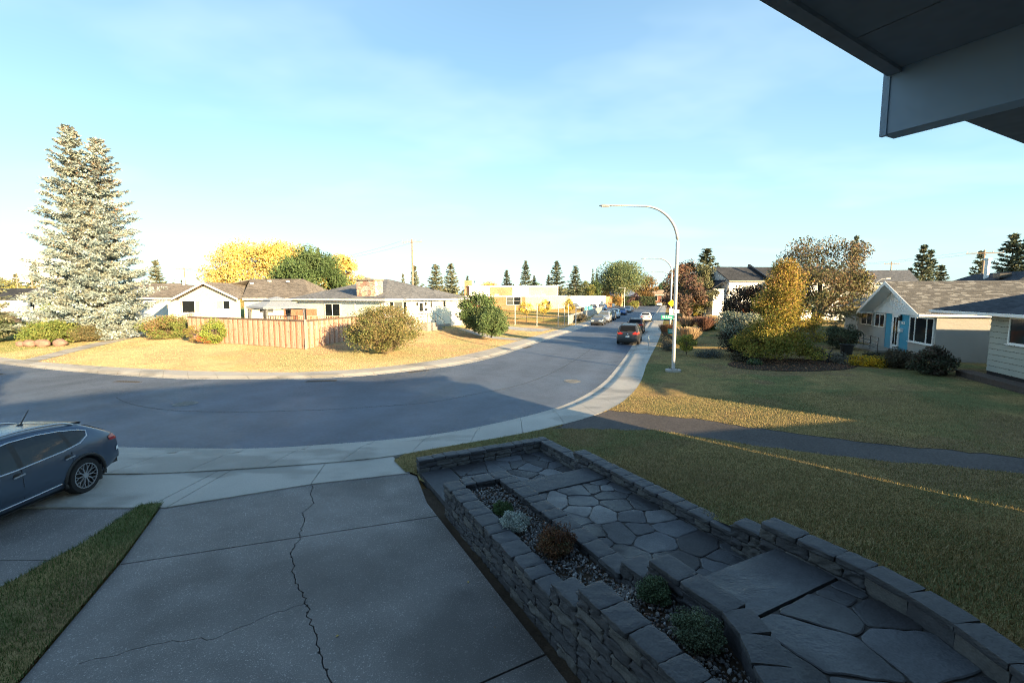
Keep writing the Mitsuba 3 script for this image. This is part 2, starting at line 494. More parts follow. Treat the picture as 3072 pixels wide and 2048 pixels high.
pm('m_brick', proc(brick_col((0.38, 0.185, 0.10), (0.46, 0.25, 0.155))), 0.9, 0.2)
pm('m_brick_pale', proc(brick_col((0.50, 0.38, 0.25), (0.57, 0.45, 0.31))), 0.9, 0.2)
pm('m_brick_red', proc(brick_col((0.16, 0.075, 0.06), (0.24, 0.12, 0.095))), 0.9, 0.2)
pm('m_fence_a', proc(woodgrain((0.34, 0.19, 0.13), (0.50, 0.33, 0.25))), 0.85, 0.15)
pm('m_fence_b', proc(woodgrain((0.44, 0.28, 0.21), (0.60, 0.44, 0.36))), 0.85, 0.15)
pm('m_fence_c', proc(woodgrain((0.30, 0.13, 0.08), (0.42, 0.22, 0.15))), 0.85, 0.15)
FENCES = ['m_fence_a', 'm_fence_b', 'm_fence_b', 'm_fence_c']
pm('m_rail_wood', proc(woodgrain((0.10, 0.075, 0.06), (0.17, 0.13, 0.11))), 0.85, 0.15)
pm('m_fence_red', proc(woodgrain((0.25, 0.09, 0.04), (0.34, 0.14, 0.06))), 0.8, 0.2)
pm('m_fence_dark', proc(woodgrain((0.07, 0.055, 0.05), (0.11, 0.09, 0.08))), 0.85, 0.15)
pm('m_pole_wood', proc(woodgrain((0.22, 0.17, 0.13), (0.34, 0.27, 0.21))), 0.9, 0.1)
pm('m_galv', proc(rough_paint((0.46, 0.48, 0.50), 0.15, 2)), 0.45, 0.5, 0.55)
pm('m_manhole', proc(rough_paint((0.13, 0.13, 0.13), 0.3, 4)), 0.6, 0.4, 0.2)
pm('m_iron', (0.02, 0.02, 0.022), 0.4, 0.5)
pm('m_glass', (0.014, 0.018, 0.022), 0.06, 0.45)
pm('m_glass_lit', (0.10, 0.115, 0.12), 0.08, 0.7)
pm('m_blind', (0.42, 0.43, 0.38), 0.35, 0.5)
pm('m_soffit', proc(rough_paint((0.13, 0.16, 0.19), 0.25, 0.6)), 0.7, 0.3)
pm('m_fascia', proc(rough_paint((0.17, 0.27, 0.39), 0.06, 0.6)), 0.4, 0.5)
pm('m_canopy', (0.23, 0.26, 0.31), 0.8, 0.2)
pm('m_curtain', (0.14, 0.15, 0.17), 0.8, 0.2)
pm('m_sign_green', (0.0, 0.22, 0.16), 0.4, 0.5)
pm('m_sign_yellow', (0.75, 0.48, 0.02), 0.4, 0.5)
pm('m_sign_white', (0.75, 0.75, 0.74), 0.4, 0.5)
pm('m_teal', (0.14, 0.55, 0.58), 0.5, 0.4)
pm('m_tyre', (0.018, 0.018, 0.019), 0.8, 0.3)
pm('m_rim', (0.50, 0.51, 0.53), 0.28, 0.5, 0.9)
pm('m_chrome', (0.75, 0.76, 0.78), 0.15, 0.5, 1.0)
pm('m_red_light', (0.34, 0.012, 0.014), 0.15, 0.6, clearcoat=0.8)
pm('m_red_far', (0.55, 0.03, 0.02), 0.2, 0.6)
pm('m_headlight', (0.62, 0.64, 0.66), 0.12, 0.7)
pm('m_trim_black', (0.022, 0.022, 0.023), 0.55, 0.4)
pm('m_plate', (0.68, 0.68, 0.67), 0.4, 0.4)
pm('m_fabric', (0.22, 0.21, 0.20), 0.9, 0.1)


def paint(key, c, metal=0.35, rough=0.32):
    return pm(key, c, rough, 0.5, metal, clearcoat=0.9, clearcoat_gloss=0.92)


paint('p_slate', (0.07, 0.10, 0.145), 0.6, 0.28)
paint('p_charcoal', (0.028, 0.031, 0.038), 0.3)
paint('p_maroon', (0.045, 0.025, 0.028), 0.3)
paint('p_white', (0.72, 0.72, 0.71), 0.0, 0.3)
paint('p_bluegrey', (0.10, 0.125, 0.16), 0.5)
paint('p_silver', (0.42, 0.44, 0.47), 0.6)
paint('p_grey', (0.16, 0.17, 0.19), 0.5)
paint('p_blue', (0.03, 0.11, 0.33), 0.4)
paint('p_navy', (0.02, 0.035, 0.08), 0.3)
paint('p_paleblue', (0.25, 0.36, 0.47), 0.4)
paint('p_red', (0.32, 0.03, 0.03), 0.2)

# ================================================================ THE GROUND
P0 = np.array([-2.3, 10.8]); VA = np.array([0.888, 0.46]); VB = np.array([0.46, -0.888])   # the front yard's own axes: along the house, towards the house
SD = np.array([0.317, 0.948]); SR = np.array([0.948, -0.317])                              # along the street, across it


def ST(s, r): return s * SD + r * SR


def ab(a, b): return P0 + a * VA + b * VB


near_in = spline([(-60, 33), (-45, 25.5), (-32, 18.8), (-24, 15.4), (-17, 13.4), (-11.2, 12.9), (-7.55, 12.78), (-5.25, 13.17), (-2.63, 14.01), (-0.09, 15.77), (1.94, 17.87), (3.95, 21.48),
                  (6.49, 28.23), tuple(ST(46.5, -2.9)), tuple(ST(77, -2.9)), tuple(ST(140, -2.9)), tuple(ST(205, -2.9))], 900)
near_out = spline([(-61, 31), (-46, 23.6), (-33, 16.8), (-24.6, 13.2), (-17, 11.2), (-11.5, 10.7), (-9.32, 10.61), (-5.15, 11.23), (-2.98, 11.9), (-2.22, 12.35), (1.01, 14.3), (3.59, 16.83),
                   (5.3, 20.0), (8.3, 28.4), tuple(ST(47, -0.75)), tuple(ST(78, -0.7)), tuple(ST(140, -0.6)), tuple(ST(205, -0.6))], 900)
far_in = spline([(-62, 46.5), (-45, 36.0), (-32.5, 29.2), (-24.9, 26.1), (-19.2, 24.3), (-15.9, 23.65), (-12.1, 23.65), (-8.6, 24.4), (-5.3, 26.7), (-3.2, 28.7), (-1.2, 32.3), (0.3, 36.3), (2.0, 41.2), (6.4, 53.3), (11.1, 66.5),
                 tuple(ST(95, -10.6)), tuple(ST(140, -10.6)), tuple(ST(205, -10.6))], 900)
far_out = spline([(-63, 48.5), (-46, 37.8), (-34.0, 31.0), (-27.5, 28.3), (-20.5, 26.2), (-16.6, 25.4), (-12.3, 25.1), (-9.2, 25.9), (-6.3, 28.2), (-4.5, 30.4), (-2.6, 34.0), (-1.0, 38.0), (0.4, 42.2), (4.7, 54.0), (9.4, 67.2),
                  tuple(ST(95, -12.3)), tuple(ST(140, -12.3)), tuple(ST(205, -12.3))], 900)


def dist_to(line, x, y):
    g = shapely.LineString(line[::6])
    shapely.prepare(g)
    return shapely.distance(g, shapely.points(np.asarray(x, float), np.asarray(y, float)))


def sm(a, b, x):
    t = np.clip((x - a) / (b - a), 0, 1)
    return t * t * (3 - 2 * t)


def zfar(x, y):
    x, y = np.asarray(x, float), np.asarray(y, float)
    d = dist_to(far_out, x, y)
    m = 0.62 * np.exp(-(((x + 9) / 11) ** 2 + ((y - 51) / 9) ** 2)) * sm(1.5, 8, d)
    return 0.13 + 0.38 * sm(0, 16, d) + m + 0.03 * (meshkit.fbm(np.stack([x * 0.5, y * 0.5, x * 0], -1), 3, 5) - 0.5) * sm(0, 2, d)


def znear(x, y):
    x, y = np.asarray(x, float), np.asarray(y, float)
    d = dist_to(near_out, x, y)
    a = (x - P0[0]) * VA[0] + (y - P0[1]) * VA[1]
    b = (x - P0[0]) * VB[0] + (y - P0[1]) * VB[1]
    lot = sm(9.0, 3.4, a) * sm(-1.5, -0.2, a + 1.2)
    return 0.13 + 0.34 * sm(0, 15, d) + lot * 0.62 * np.clip((b - 0.6) / 7.5, 0, 1) + 0.03 * (meshkit.fbm(np.stack([x * 0.6, y * 0.6, x * 0], -1), 3, 6) - 0.5) * sm(0, 1.5, d)


struct('ground', (np.array([[-4000, -800, -0.08], [4000, -800, -0.08], [4000, 6000, -0.08], [-4000, 6000, -0.08]]), np.array([[0, 1, 2], [0, 2, 3]])), 'm_field')
road = Polygon(np.vstack([near_in, far_in[::-1]])).buffer(0.25)
road = road.union(Polygon([ST(203, -14), ST(203, 60), ST(211, 60), ST(211, -60), ST(203, -60)]))
struct('road', grid_poly(road, 3.0, lambda x, y: 0 * x), 'm_asphalt')


def walk_panels(name, inner, outer, starts, prof):
    """Concrete kerb-and-walk, panel by panel between two lines; prof: (fraction from road edge, height)."""
    k = struct(name, (np.vstack([np.column_stack([inner[::10], np.full(len(inner[::10]), -0.05)]), np.column_stack([outer[::10], np.full(len(inner[::10]), -0.05)])]),
                      np.vstack([[[i, i + 1, i + 91], [i, i + 91, i + 90]] for i in range(89)])[:178]), 'm_joint')
    acc = np.r_[0, np.cumsum(np.linalg.norm(np.diff(outer, axis=0), axis=1))]
    ms = []
    for s0, s1 in starts:
        q = np.linspace(s0 + 0.008, s1 - 0.008, max(2, int((s1 - s0) / 0.8) + 1))
        I = np.stack([np.interp(q, acc, inner[:, i]) for i in (0, 1)], 1)
        O = np.stack([np.interp(q, acc, outer[:, i]) for i in (0, 1)], 1)
        rows = []
        for f, z in prof:
            rows.append(np.column_stack([I * (1 - f) + O * f, np.full(len(q), z)]))
        rows = [np.column_stack([I, np.full(len(q), -0.045)])] + rows + [np.column_stack([O, np.full(len(q), -0.045)])]
        R = np.stack(rows)                    # (profile, along, 3)
        n, m = R.shape[:2]
        v = R.reshape(-1, 3)
        f = [[i * m + j, (i + 1) * m + j, (i + 1) * m + j + 1, i * m + j + 1] for i in range(n - 1) for j in range(m - 1)]
        f += [[(i + 1) * m, i * m, 0, 0] for i in range(1, n - 1)] + [[i * m + m - 1, (i + 1) * m + m - 1, m - 1, m - 1] for i in range(1, n - 1)]
        ms.append((v, np.array(f)[:, ::-1]))
    pieces(k, 'panel', ms, 'm_walk')
    return k


accn = np.r_[0, np.cumsum(np.linalg.norm(np.diff(near_out, axis=0), axis=1))]
s_left = float(np.interp(-11.0, near_out[:450, 0], accn[:450]))
cuts = np.r_[np.arange(s_left - 16, s_left + 70, 1.75), np.arange(s_left + 71, accn[-1] - 4, 4.0)]
walk_panels('near_sidewalk', near_in, near_out, list(zip(cuts[:-1], cuts[1:])), [(0, 0.006), (0.20, 0.004), (0.30, 0.085), (0.36, 0.105), (1.0, 0.13)])
accf = np.r_[0, np.cumsum(np.linalg.norm(np.diff(far_out, axis=0), axis=1))]
cuts = np.r_[np.arange(6, 95, 1.6), np.arange(96, accf[-1] - 4, 4.0)]
walk_panels('far_sidewalk', far_in, far_out, list(zip(cuts[:-1], cuts[1:])), [(0, 0.008), (0.18, 0.006), (0.30, 0.09), (0.36, 0.105), (1.0, 0.13)])

seam = spline([(-16.77, 19.44), (-14.05, 17.65), (-12.23, 17.07), (-10.09, 16.93), (-7.48, 17.21), (-5.3, 17.75), (-3.42, 18.44), (-1.68, 20.0), (0.03, 21.7), (2.2, 25.6), (4.6, 32.0), (7.2, 40.0)], 90)
struct('road_seam', extr(LineString(seam).buffer(0.022), 0.003, 0.001), 'm_seam', label='dark tar seam curving along the middle of the road')
# lawns
far_lawn = Polygon(np.vstack([far_out, [ST(205, -60), (-70, 175), (-110, 90), (-80, 60)]])).buffer(0)
path_l = Polygon([(-31.6, 29.9), (-30.0, 29.2), (-32.2, 34.5), (-35.5, 45), (-38, 52), (-40, 52), (-37.2, 45), (-33.9, 35.2)])
path_r = Polygon([(0.5, 43.0), (1.3, 44.8), (-0.6, 45.4), (-2.2, 46.6), (-4.0, 48.6), (-5.6, 48.2), (-3.4, 45.6), (-1.8, 44.2)])
drive_r = Polygon([(3.4, 53.2), (5.0, 57.6), (-1.0, 58.4), (-3.4, 57.0), (-4.6, 54.4), (-1.5, 54.2)])
field = Polygon([ST(62, -14.2), ST(134, -14.2), ST(134, -25), (16, 134), (3, 123), (-12, 121), (-14, 64)])
lot_p = Polygon([ST(112, -13.9), ST(205, -13.9), ST(205, -21), (33, 170), (17, 137), (17, 128), (22, 118)])
gl = far_lawn.difference(unary := shapely.union_all([path_l.buffer(0.02), path_r.buffer(0.02), drive_r.buffer(0.02), field, lot_p]))
near_clip = sbox(-70, 20, 40, 66)
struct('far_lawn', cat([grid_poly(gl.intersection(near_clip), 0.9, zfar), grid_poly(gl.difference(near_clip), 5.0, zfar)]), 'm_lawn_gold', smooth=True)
struct('school_field', grid_poly(field, 4.0, lambda x, y: zfar(x, y) - 0.12 * sm(0, 6, dist_to(far_out, x, y))), 'm_field', smooth=True)
struct('parking_lot', grid_poly(lot_p.difference(field.buffer(0.02)), 5.0, lambda x, y: 0 * x + 0.14), 'm_asphalt')
struct('garden_path', grid_poly(path_l, 0.9, lambda x, y: zfar(x, y) + 0.015), 'm_walk', label='pale concrete path up to the beige house')
struct('garden_path', grid_poly(path_r, 0.9, lambda x, y: zfar(x, y) + 0.015), 'm_walk', label='concrete path between the green bush and the steps')
struct('side_driveway', grid_poly(drive_r, 0.9, lambda x, y: zfar(x, y) + 0.015), 'm_walk', label='driveway beside the grey roofed house')

# the near side
asph = Polygon([(1.2, 14.35), (4.4, 14.1), (7.18, 11.98), (9.2, 10.85), (11.4, 9.9), (16, 8.2), (17.2, 9.4), (12.34, 10.95), (9.75, 12.4), (7.66, 14.0), (6.2, 15.35), (3.55, 16.75)])
asph_e = []
_r = np.random.default_rng(5)
for x, y in np.array(asph.exterior.segmentize(0.35).coords)[:-1]:
    asph_e.append((x + _r.normal(0, 0.05), y + _r.normal(0, 0.05)))
asph_e = Polygon(asph_e).buffer(0)
drive_poly = Polygon([(-7.06, 9.05), (-6.17, 6.99), (-5.37, 4.8), (-4.3, 1.8), tuple(ab(-5.0, 10.7)), tuple(ab(-0.27, 10.7)), tuple(ab(-0.27, 1.8)), tuple(ab(-0.05, 0.3)), (-2.45, 10.72), (-4.43, 10.05), (-6.86, 8.87)])
strip = Polygon([(-7.06, 9.05), (-6.17, 6.99), (-5.37, 4.8), (-4.3, 1.8), tuple(ab(-5.0, 10.7)), (-8.2, 0.0), (-7.5, 3.0), (-7.3, 6.2), (-7.22, 7.41), (-7.42, 8.95)])
apron = Polygon(np.vstack([near_out[(near_out[:, 0] > -14.5) & (near_out[:, 0] < -2.95) & (near_out[:, 1] < 12)], [(-2.4, 10.69), (-4.43, 10.05), (-6.86, 8.87), (-9.01, 8.87), (-14.5, 8.87)]])).buffer(0)
ndrive = Polygon([(-14.5, 8.86), (-9.0, 8.86), (-7.43, 8.86), (-7.22, 7.41), (-7.3, 6.2), (-7.5, 3.0), (-8.2, 0), (-14.5, 0)])
patio_foot = Polygon([ab(-0.14, 0), ab(3.56, 0), ab(3.56, 2.1), ab(3.4, 5), ab(3.25, 8), ab(2.9, 9.3), ab(2.4, 10.7), ab(-0.14, 10.7)])
yard = Polygon(np.vstack([near_out[near_out[:, 0] > -3.1], [ST(205, 40), ST(-10, 40), (44, -14), tuple(ab(14, 10.7)), tuple(ab(2.4, 10.7)), tuple(ab(1.0, 5.0)), tuple(ab(-0.2, 0.25)), (-2.55, 10.75), (-3.0, 11.5)]])).buffer(0)
mulch = Point(16.0, 26.6).buffer(1.0, 24)
mulch = affinity.scale(mulch, 3.4, 2.5)
cross_drive = Polygon([ST(80, -0.5), ST(80, 22), ST(85.5, 22), ST(85.5, -0.5)])
yard = yard.difference(shapely.union_all([asph_e, patio_foot.buffer(-0.1), cross_drive, mulch.buffer(-0.15), drive_poly, Polygon([ab(-6, 2), ab(-0.1, 2), ab(-0.1, 11), ab(-6, 11)])]))
yc = sbox(-6, 4, 30, 40)
struct('front_lawn', cat([grid_poly(yard.intersection(yc), 0.45, znear), grid_poly(yard.difference(yc), 3.0, znear)]), 'm_lawn_olive', smooth=True)
struct('asphalt_driveway', grid_poly(asph_e.buffer(0.12), 0.5, lambda x, y: znear(x, y) - 0.01), 'm_drive_asphalt', label='dark asphalt driveway crossing between two lawns')
struct('cross_driveway', grid_poly(cross_drive.buffer(0.1), 2.0, lambda x, y: znear(x, y) - 0.01), 'm_drive_asphalt')
struct('mulch_bed', grid_poly(mulch, 0.3, lambda x, y: znear(x, y) + 0.02 + 0.10 * (1 - ((x - 16.0) / 3.4) ** 2 - ((y - 26.6) / 2.5) ** 2)), 'm_soil', smooth=True)


def zdrive(x, y):
    b = (x - P0[0]) * VB[0] + (y - P0[1]) * VB[1]
    return 0.10 + 0.012 * np.clip(b, 0, 12)


def zstrip(x, y): return zdrive(x, y) + 0.035 + 0.02 * meshkit.noise(np.stack([x * 2, y * 2, x * 0], -1))


struct('grass_strip', grid_poly(strip, 0.2, zstrip), 'm_lawn_olive', smooth=True)
struct('soil_bed', grid_poly(drive_poly.union(Polygon([ab(-0.5, 1.0), ab(0, 1.0), ab(0, 10.7), ab(-0.5, 10.7)])), 0.4, lambda x, y: zdrive(x, y) - 0.035), 'm_soil')


def slab_piece(poly, zf, z_low=-0.05):
    v, f = grid_poly(poly, 0.4, zf)
    ring = np.array(poly.exterior.segmentize(0.4).coords)
    k = len(ring)
    w = np.vstack([np.column_stack([ring, zf(ring[:, 0], ring[:, 1])]), np.column_stack([ring, zf(ring[:, 0], ring[:, 1]) - 0.09])])
    s = [[i, i + 1, k + i + 1, k + i] for i in range(k - 1)]
    s = np.array(s)
    if poly.exterior.is_ccw: s = s[:, ::-1]
    return cat([(v, f), (w, s)])


crack = LineString([(-4.75, 10.4), (-4.42, 10.0), (-4.30, 9.6), (-4.02, 9.1), (-4.06, 8.7), (-3.84, 8.2), (-3.66, 7.65), (-3.62, 7.25), (-3.38, 6.85), (-3.15, 6.4), (-2.85, 6.04), (-2.56, 5.55), (-2.3, 5.2), (-2.16, 4.9), (-1.9, 4.6), (-1.4, 3.6), (-0.8, 2.2)])
_r = np.random.default_rng(12)
cpts = np.array(crack.segmentize(0.09).coords)
crack = LineString(cpts + _r.normal(0, 0.016, cpts.shape))
crack2 = LineString([(-4.9, 4.9), (-4.2, 5.25), (-3.6, 5.3), (-3.1, 5.75), (-2.78, 5.98)])
cpts = np.array(crack2.segmentize(0.12).coords)
crack2 = LineString(cpts + _r.normal(0, 0.015, cpts.shape))
joint1 = LineString([(-6.6, 6.74), (-6.1, 6.91), (-1.22, 8.56), (0, 8.97)])
joint2 = LineString([ab(-6, 6.55), ab(-0.9, 6.40), ab(0.4, 6.36)])
joint3 = LineString([ab(-6, 8.9), ab(0.4, 8.9)])
cutlines = shapely.union_all([joint1.buffer(0.014), joint2.buffer(0.014), joint3.buffer(0.014), crack.buffer(0.0075), crack2.buffer(0.005)] + [Point(c).buffer(_r.uniform(0.006, 0.022), quad_segs=2) for c in np.array(crack.segmentize(0.12).coords)[::2]])
drv = struct('driveway', grid_poly(drive_poly, 1.0, lambda x, y: zdrive(x, y) - 0.03), 'm_joint', label='exposed aggregate driveway with a long crack')
pieces(drv, 'slab', [slab_piece(g, zdrive) for g in drive_poly.buffer(-0.01).difference(cutlines).geoms if g.area > 0.02], 'm_aggregate')
apr = struct('driveway_apron', grid_poly(apron, 1.0, lambda x, y: 0 * x + 0.07), 'm_joint', label='smooth concrete apron between sidewalk and driveways')
acut = shapely.union_all([LineString([(-7.25, 8.6), (-7.0, 11.4)]).buffer(0.01), LineString([(-6.86, 8.6), (-6.75, 11.4)]).buffer(0.01), LineString([(-4.43, 9.7), (-4.75, 11.8)]).buffer(0.008), LineString([(-10.4, 8), (-10.2, 12)]).buffer(0.008)])
zap = lambda x, y: 0.105 + 0.015 * np.clip((dist_to(near_out, x, y)), 0, 1.5) / 1.5
pieces(apr, 'panel', [slab_piece(g, zap) for g in apron.buffer(-0.012).difference(acut).geoms if g.area > 0.02], 'm_walk')
nd = struct('neighbour_driveway', grid_poly(ndrive, 1.0, lambda x, y: zdrive(x, y) - 0.04), 'm_joint', label='stained driveway under the slate crossover')
ncut = shapely.union_all([LineString([(-15, 7.0), (-7.0, 7.05)]).buffer(0.01), LineString([(-15, 4.2), (-7.0, 4.2)]).buffer(0.01)])
pieces(nd, 'slab', [slab_piece(g, lambda x, y: zdrive(x, y) - 0.004) for g in ndrive.buffer(-0.012).difference(ncut).geoms], 'm_aggregate')
for (x, y), lb in (((-13.0, 18.23), 'round iron manhole cover in the shaded bend of the road'), ((3.02, 23.15), 'round iron manhole cover near the right kerb')):
    k = thing('manhole_cover', lb, 'manhole cover')
    c = Point(0, 0).buffer(0.36, 32)
    add(k, 'ring', extr(Point(0, 0).buffer(0.43, 32).difference(c), 0.015, -0.002), 'm_manhole', Frame((x, y, 0), 0))
    cells = [g for g in voro_cells(Point(0, 0).buffer(0.33, 24), 40, 3, gap=0.02, rnd=0.008)]
    add(k, 'lid', cat([extr(c, 0.010, -0.003)] + [extr(g, 0.006, 0.0065) for g in cells]), 'm_manhole', Frame((x, y, 0), 0))
for x, y, w, h, a in ((-9.6, 23.2, 1.5, 0.5, 8), (-28.5, 25.4, 1.6, 0.35, -22), (-19.2, 23.0, 1.5, 0.35, -10), (-5.3, 26.2, 1.4, 0.4, 40), (1.3, 38.5, 1.8, 0.4, 66)):
    struct('tar_patch', Frame((x, y, 0), -a).mesh(extr(Polygon([(-w / 2, -h / 2), (w / 2, -h / 2.4), (w / 2.1, h / 2), (-w / 2.1, h / 2.2)]), 0.004, 0.0)), 'm_joint')


def blades(px_, py_, zf, hmin, hmax, wid, pal, seed, lean=0.5):
    r = np.random.default_rng(seed)
    n = len(px_)
    z = zf(px_, py_)
    a = r.uniform(0, 2 * np.pi, n); h = r.uniform(hmin, hmax, n); w = wid * r.uniform(0.6, 1.4, n)
    la = r.uniform(0, 2 * np.pi, n); l = h * r.uniform(0, lean, n)
    d = np.stack([np.cos(a), np.sin(a)], 1) * w[:, None] / 2
    b = np.stack([px_, py_], 1)
    v = np.stack([np.column_stack([b - d, z - 0.01]), np.column_stack([b + d, z - 0.01]), np.column_stack([b + np.stack([np.cos(la), np.sin(la)], 1) * l[:, None], z + h])], 1).reshape(-1, 3)
    c = np.asarray(pal)[r.integers(0, len(pal), n)] * r.uniform(0.7, 1.3, (n, 1))
    return (v, np.arange(3 * n).reshape(-1, 3)), np.repeat(c, 3, 0)


def scatter(poly, n, seed, dens=None):
    r = np.random.default_rng(seed)
    x0, y0, x1, y1 = poly.bounds
    xs, ys = np.zeros(0), np.zeros(0)
    while len(xs) < n:
        x, y = r.uniform(x0, x1, n), r.uniform(y0, y1, n)
        ok = shapely.contains_xy(poly, x, y)
        if dens is not None: ok &= r.random(n) < dens(x, y)
        xs, ys = np.r_[xs, x[ok]], np.r_[ys, y[ok]]
    return xs[:n], ys[:n]


GREEN_P = [(0.05, 0.10, 0.025), (0.07, 0.12, 0.03), (0.10, 0.13, 0.04), (0.16, 0.14, 0.06)]
OLIVE_P = [(0.24, 0.185, 0.085), (0.165, 0.155, 0.065), (0.27, 0.20, 0.095), (0.115, 0.13, 0.05), (0.30, 0.24, 0.13)]
GOLD_P = [(0.40, 0.31, 0.175), (0.36, 0.28, 0.15), (0.30, 0.26, 0.13), (0.45, 0.36, 0.21)]
xs, ys = scatter(strip.buffer(0.03), 60000, 1)
m, c = blades(xs, ys, zstrip, 0.03, 0.085, 0.008, GREEN_P, 2)
labels[add(None, 'strip_grass', m, 'm_leaf', color=c)] = {'kind': 'stuff', 'label': 'short green grass between the two driveways'}
yard_n = yard.intersection(sbox(-4, 3, 16, 19))
xs, ys = scatter(yard_n, 230000, 3, lambda x, y: np.clip((9.0 / np.hypot(x, y)) ** 1.6, 0.08, 1))
m, c = blades(xs, ys, znear, 0.02, 0.065, 0.013, OLIVE_P, 4, 0.9)
labels[add(None, 'lawn_grass', m, 'm_leaf', color=c)] = {'kind': 'stuff', 'label': 'short olive grass on the near lawn'}
xs, ys = scatter(yard.intersection(sbox(0, 14, 26, 45)), 90000, 31, lambda x, y: np.clip((20.0 / np.hypot(x, y)) ** 1.6, 0.08, 1))
m, c = blades(xs, ys, znear, 0.012, 0.04, 0.016, OLIVE_P, 32, 0.9)
labels[add(None, 'lawn_grass', m, 'm_leaf', color=c)] = {'kind': 'stuff', 'label': 'mown olive grass around the street lamp'}
xs, ys = scatter(gl.intersection(sbox(-48, 25, 8, 58)), 150000, 5, lambda x, y: np.clip((28.0 / np.hypot(x, y)) ** 1.6, 0.08, 1))
m, c = blades(xs, ys, zfar, 0.012, 0.05, 0.03, GOLD_P, 6, 0.9)
labels[add(None, 'dry_grass', m, 'm_leaf', color=c)] = {'kind': 'stuff', 'label': 'dry golden grass across the road'}
# fallen leaves on lawn and path
xs, ys = scatter(shapely.union_all([yard_n, patio_foot, drive_poly]), 90, 8)
r_ = np.random.default_rng(9)

# ================================================================ PATIO, PLANTER AND RETAINING WALLS
def YF(z=0.0): return Frame((P0[0], P0[1], z), math.degrees(math.atan2(VB[0], VB[1])))   # local +y = towards the house


# local x of that frame is -a: use explicit conversion instead
def yard_mesh(m):
    v, f = arr(m)
    q = P0 + v[:, :1] * VA + v[:, 1:2] * VB
    return np.column_stack([q, v[:, 2]]), f[:, ::-1]


def course_blocks(x0, x1, y0, y1, z0, z1, along, seed, hc=0.145, ln=(0.28, 0.45), batter=0.0):
    r = np.random.default_rng(seed)
    out = []
    n = max(1, round((z1 - z0) / hc)); h = (z1 - z0) / n
    L0, L1 = (x0, x1) if along == 'x' else (y0, y1)
    for c in range(n):
        p = L0
        first = True
        while p < L1 - 1e-6:
            l = r.uniform(*ln) * (0.6 if first and c % 2 else 1)
            first = False
            q = L1 if L1 - (p + l) < 0.2 else p + l
            g = 0.004
            if along == 'x': b = block(p + g, q - g, y0, y1, z0 + c * h + 0.003, z0 + (c + 1) * h - 0.003, r.integers(1e6), 0.036, 0.01, 600)
            else: b = block(x0 + batter * c, x1, p + g, q - g, z0 + c * h + 0.003, z0 + (c + 1) * h - 0.003, r.integers(1e6), 0.036, 0.01, 600)
            out.append(yard_mesh(b)); p = q
    return out


def caps(x0, x1, y0, y1, z0, z1, along, seed, ln=(0.24, 0.44), over=0.025):
    r = np.random.default_rng(seed)
    out = []
    L0, L1 = (x0, x1) if along == 'x' else (y0, y1)
    p = L0
    while p < L1 - 1e-6:
        l = r.uniform(*ln)
        q = L1 if L1 - (p + l) < 0.18 else p + l
        z = z1 + r.uniform(-0.004, 0.004)
        o = over + r.uniform(-0.012, 0.012); o2 = over + r.uniform(-0.012, 0.012)
        if along == 'x': b = block(p + 0.004, q - 0.004, y0 - o, y1 + o2, z0, z, r.integers(1e6), 0.022, 0.018, 600)
        else: b = block(x0 - o, x1 + o2, p + 0.004, q - 0.004, z0, z, r.integers(1e6), 0.022, 0.018, 600)
        out.append(yard_mesh(b)); p = q
    return out


CAP = 0.085
pw = thing('planter_wall', 'dark split stone planter wall stepping up beside the driveway', 'retaining wall')
bl = course_blocks(-0.12, 0.16, 2.42, 6.22, -0.02, 0.75 - CAP, 'y', 21) + course_blocks(-0.12, 0.16, 6.22, 6.76, -0.02, 0.95 - CAP, 'y', 22) + course_blocks(-0.12, 0.16, 6.76, 10.4, -0.02, 1.2 - CAP, 'y', 23)
bl += course_blocks(0.16, 1.2, 2.42, 2.70, 0.05, 0.75 - CAP, 'x', 24)
bl += course_blocks(0.92, 1.2, 2.70, 6.25, 0.3, 0.75 - CAP, 'y', 25) + course_blocks(0.92, 1.2, 6.25, 6.72, 0.3, 0.95 - CAP, 'y', 26) + course_blocks(0.92, 1.2, 6.72, 7.75, 0.6, 1.2 - CAP, 'y', 27)
pieces(pw, 'block', bl, ['m_stone', 'm_stone', 'm_stone_light', 'm_stone'], smooth=50)
cp = caps(-0.12, 0.16, 2.42, 6.24, 0.75 - CAP, 0.75, 'y', 31) + caps(-0.12, 0.16, 6.28, 6.76, 0.95 - CAP, 0.95, 'y', 32, (0.45, 0.5)) + caps(-0.12, 0.16, 6.8, 10.4, 1.2 - CAP, 1.2, 'y', 33, (0.3, 0.5))
cp += caps(0.19, 1.2, 2.42, 2.70, 0.75 - CAP, 0.75, 'x', 34) + caps(0.92, 1.2, 2.73, 6.25, 0.75 - CAP, 0.75, 'y', 35) + caps(0.92, 1.2, 6.28, 6.7, 0.95 - CAP, 0.95, 'y', 36, (0.4, 0.5)) + caps(0.92, 1.2, 6.74, 7.8, 1.2 - CAP, 1.2, 'y', 37, (0.4, 0.5))
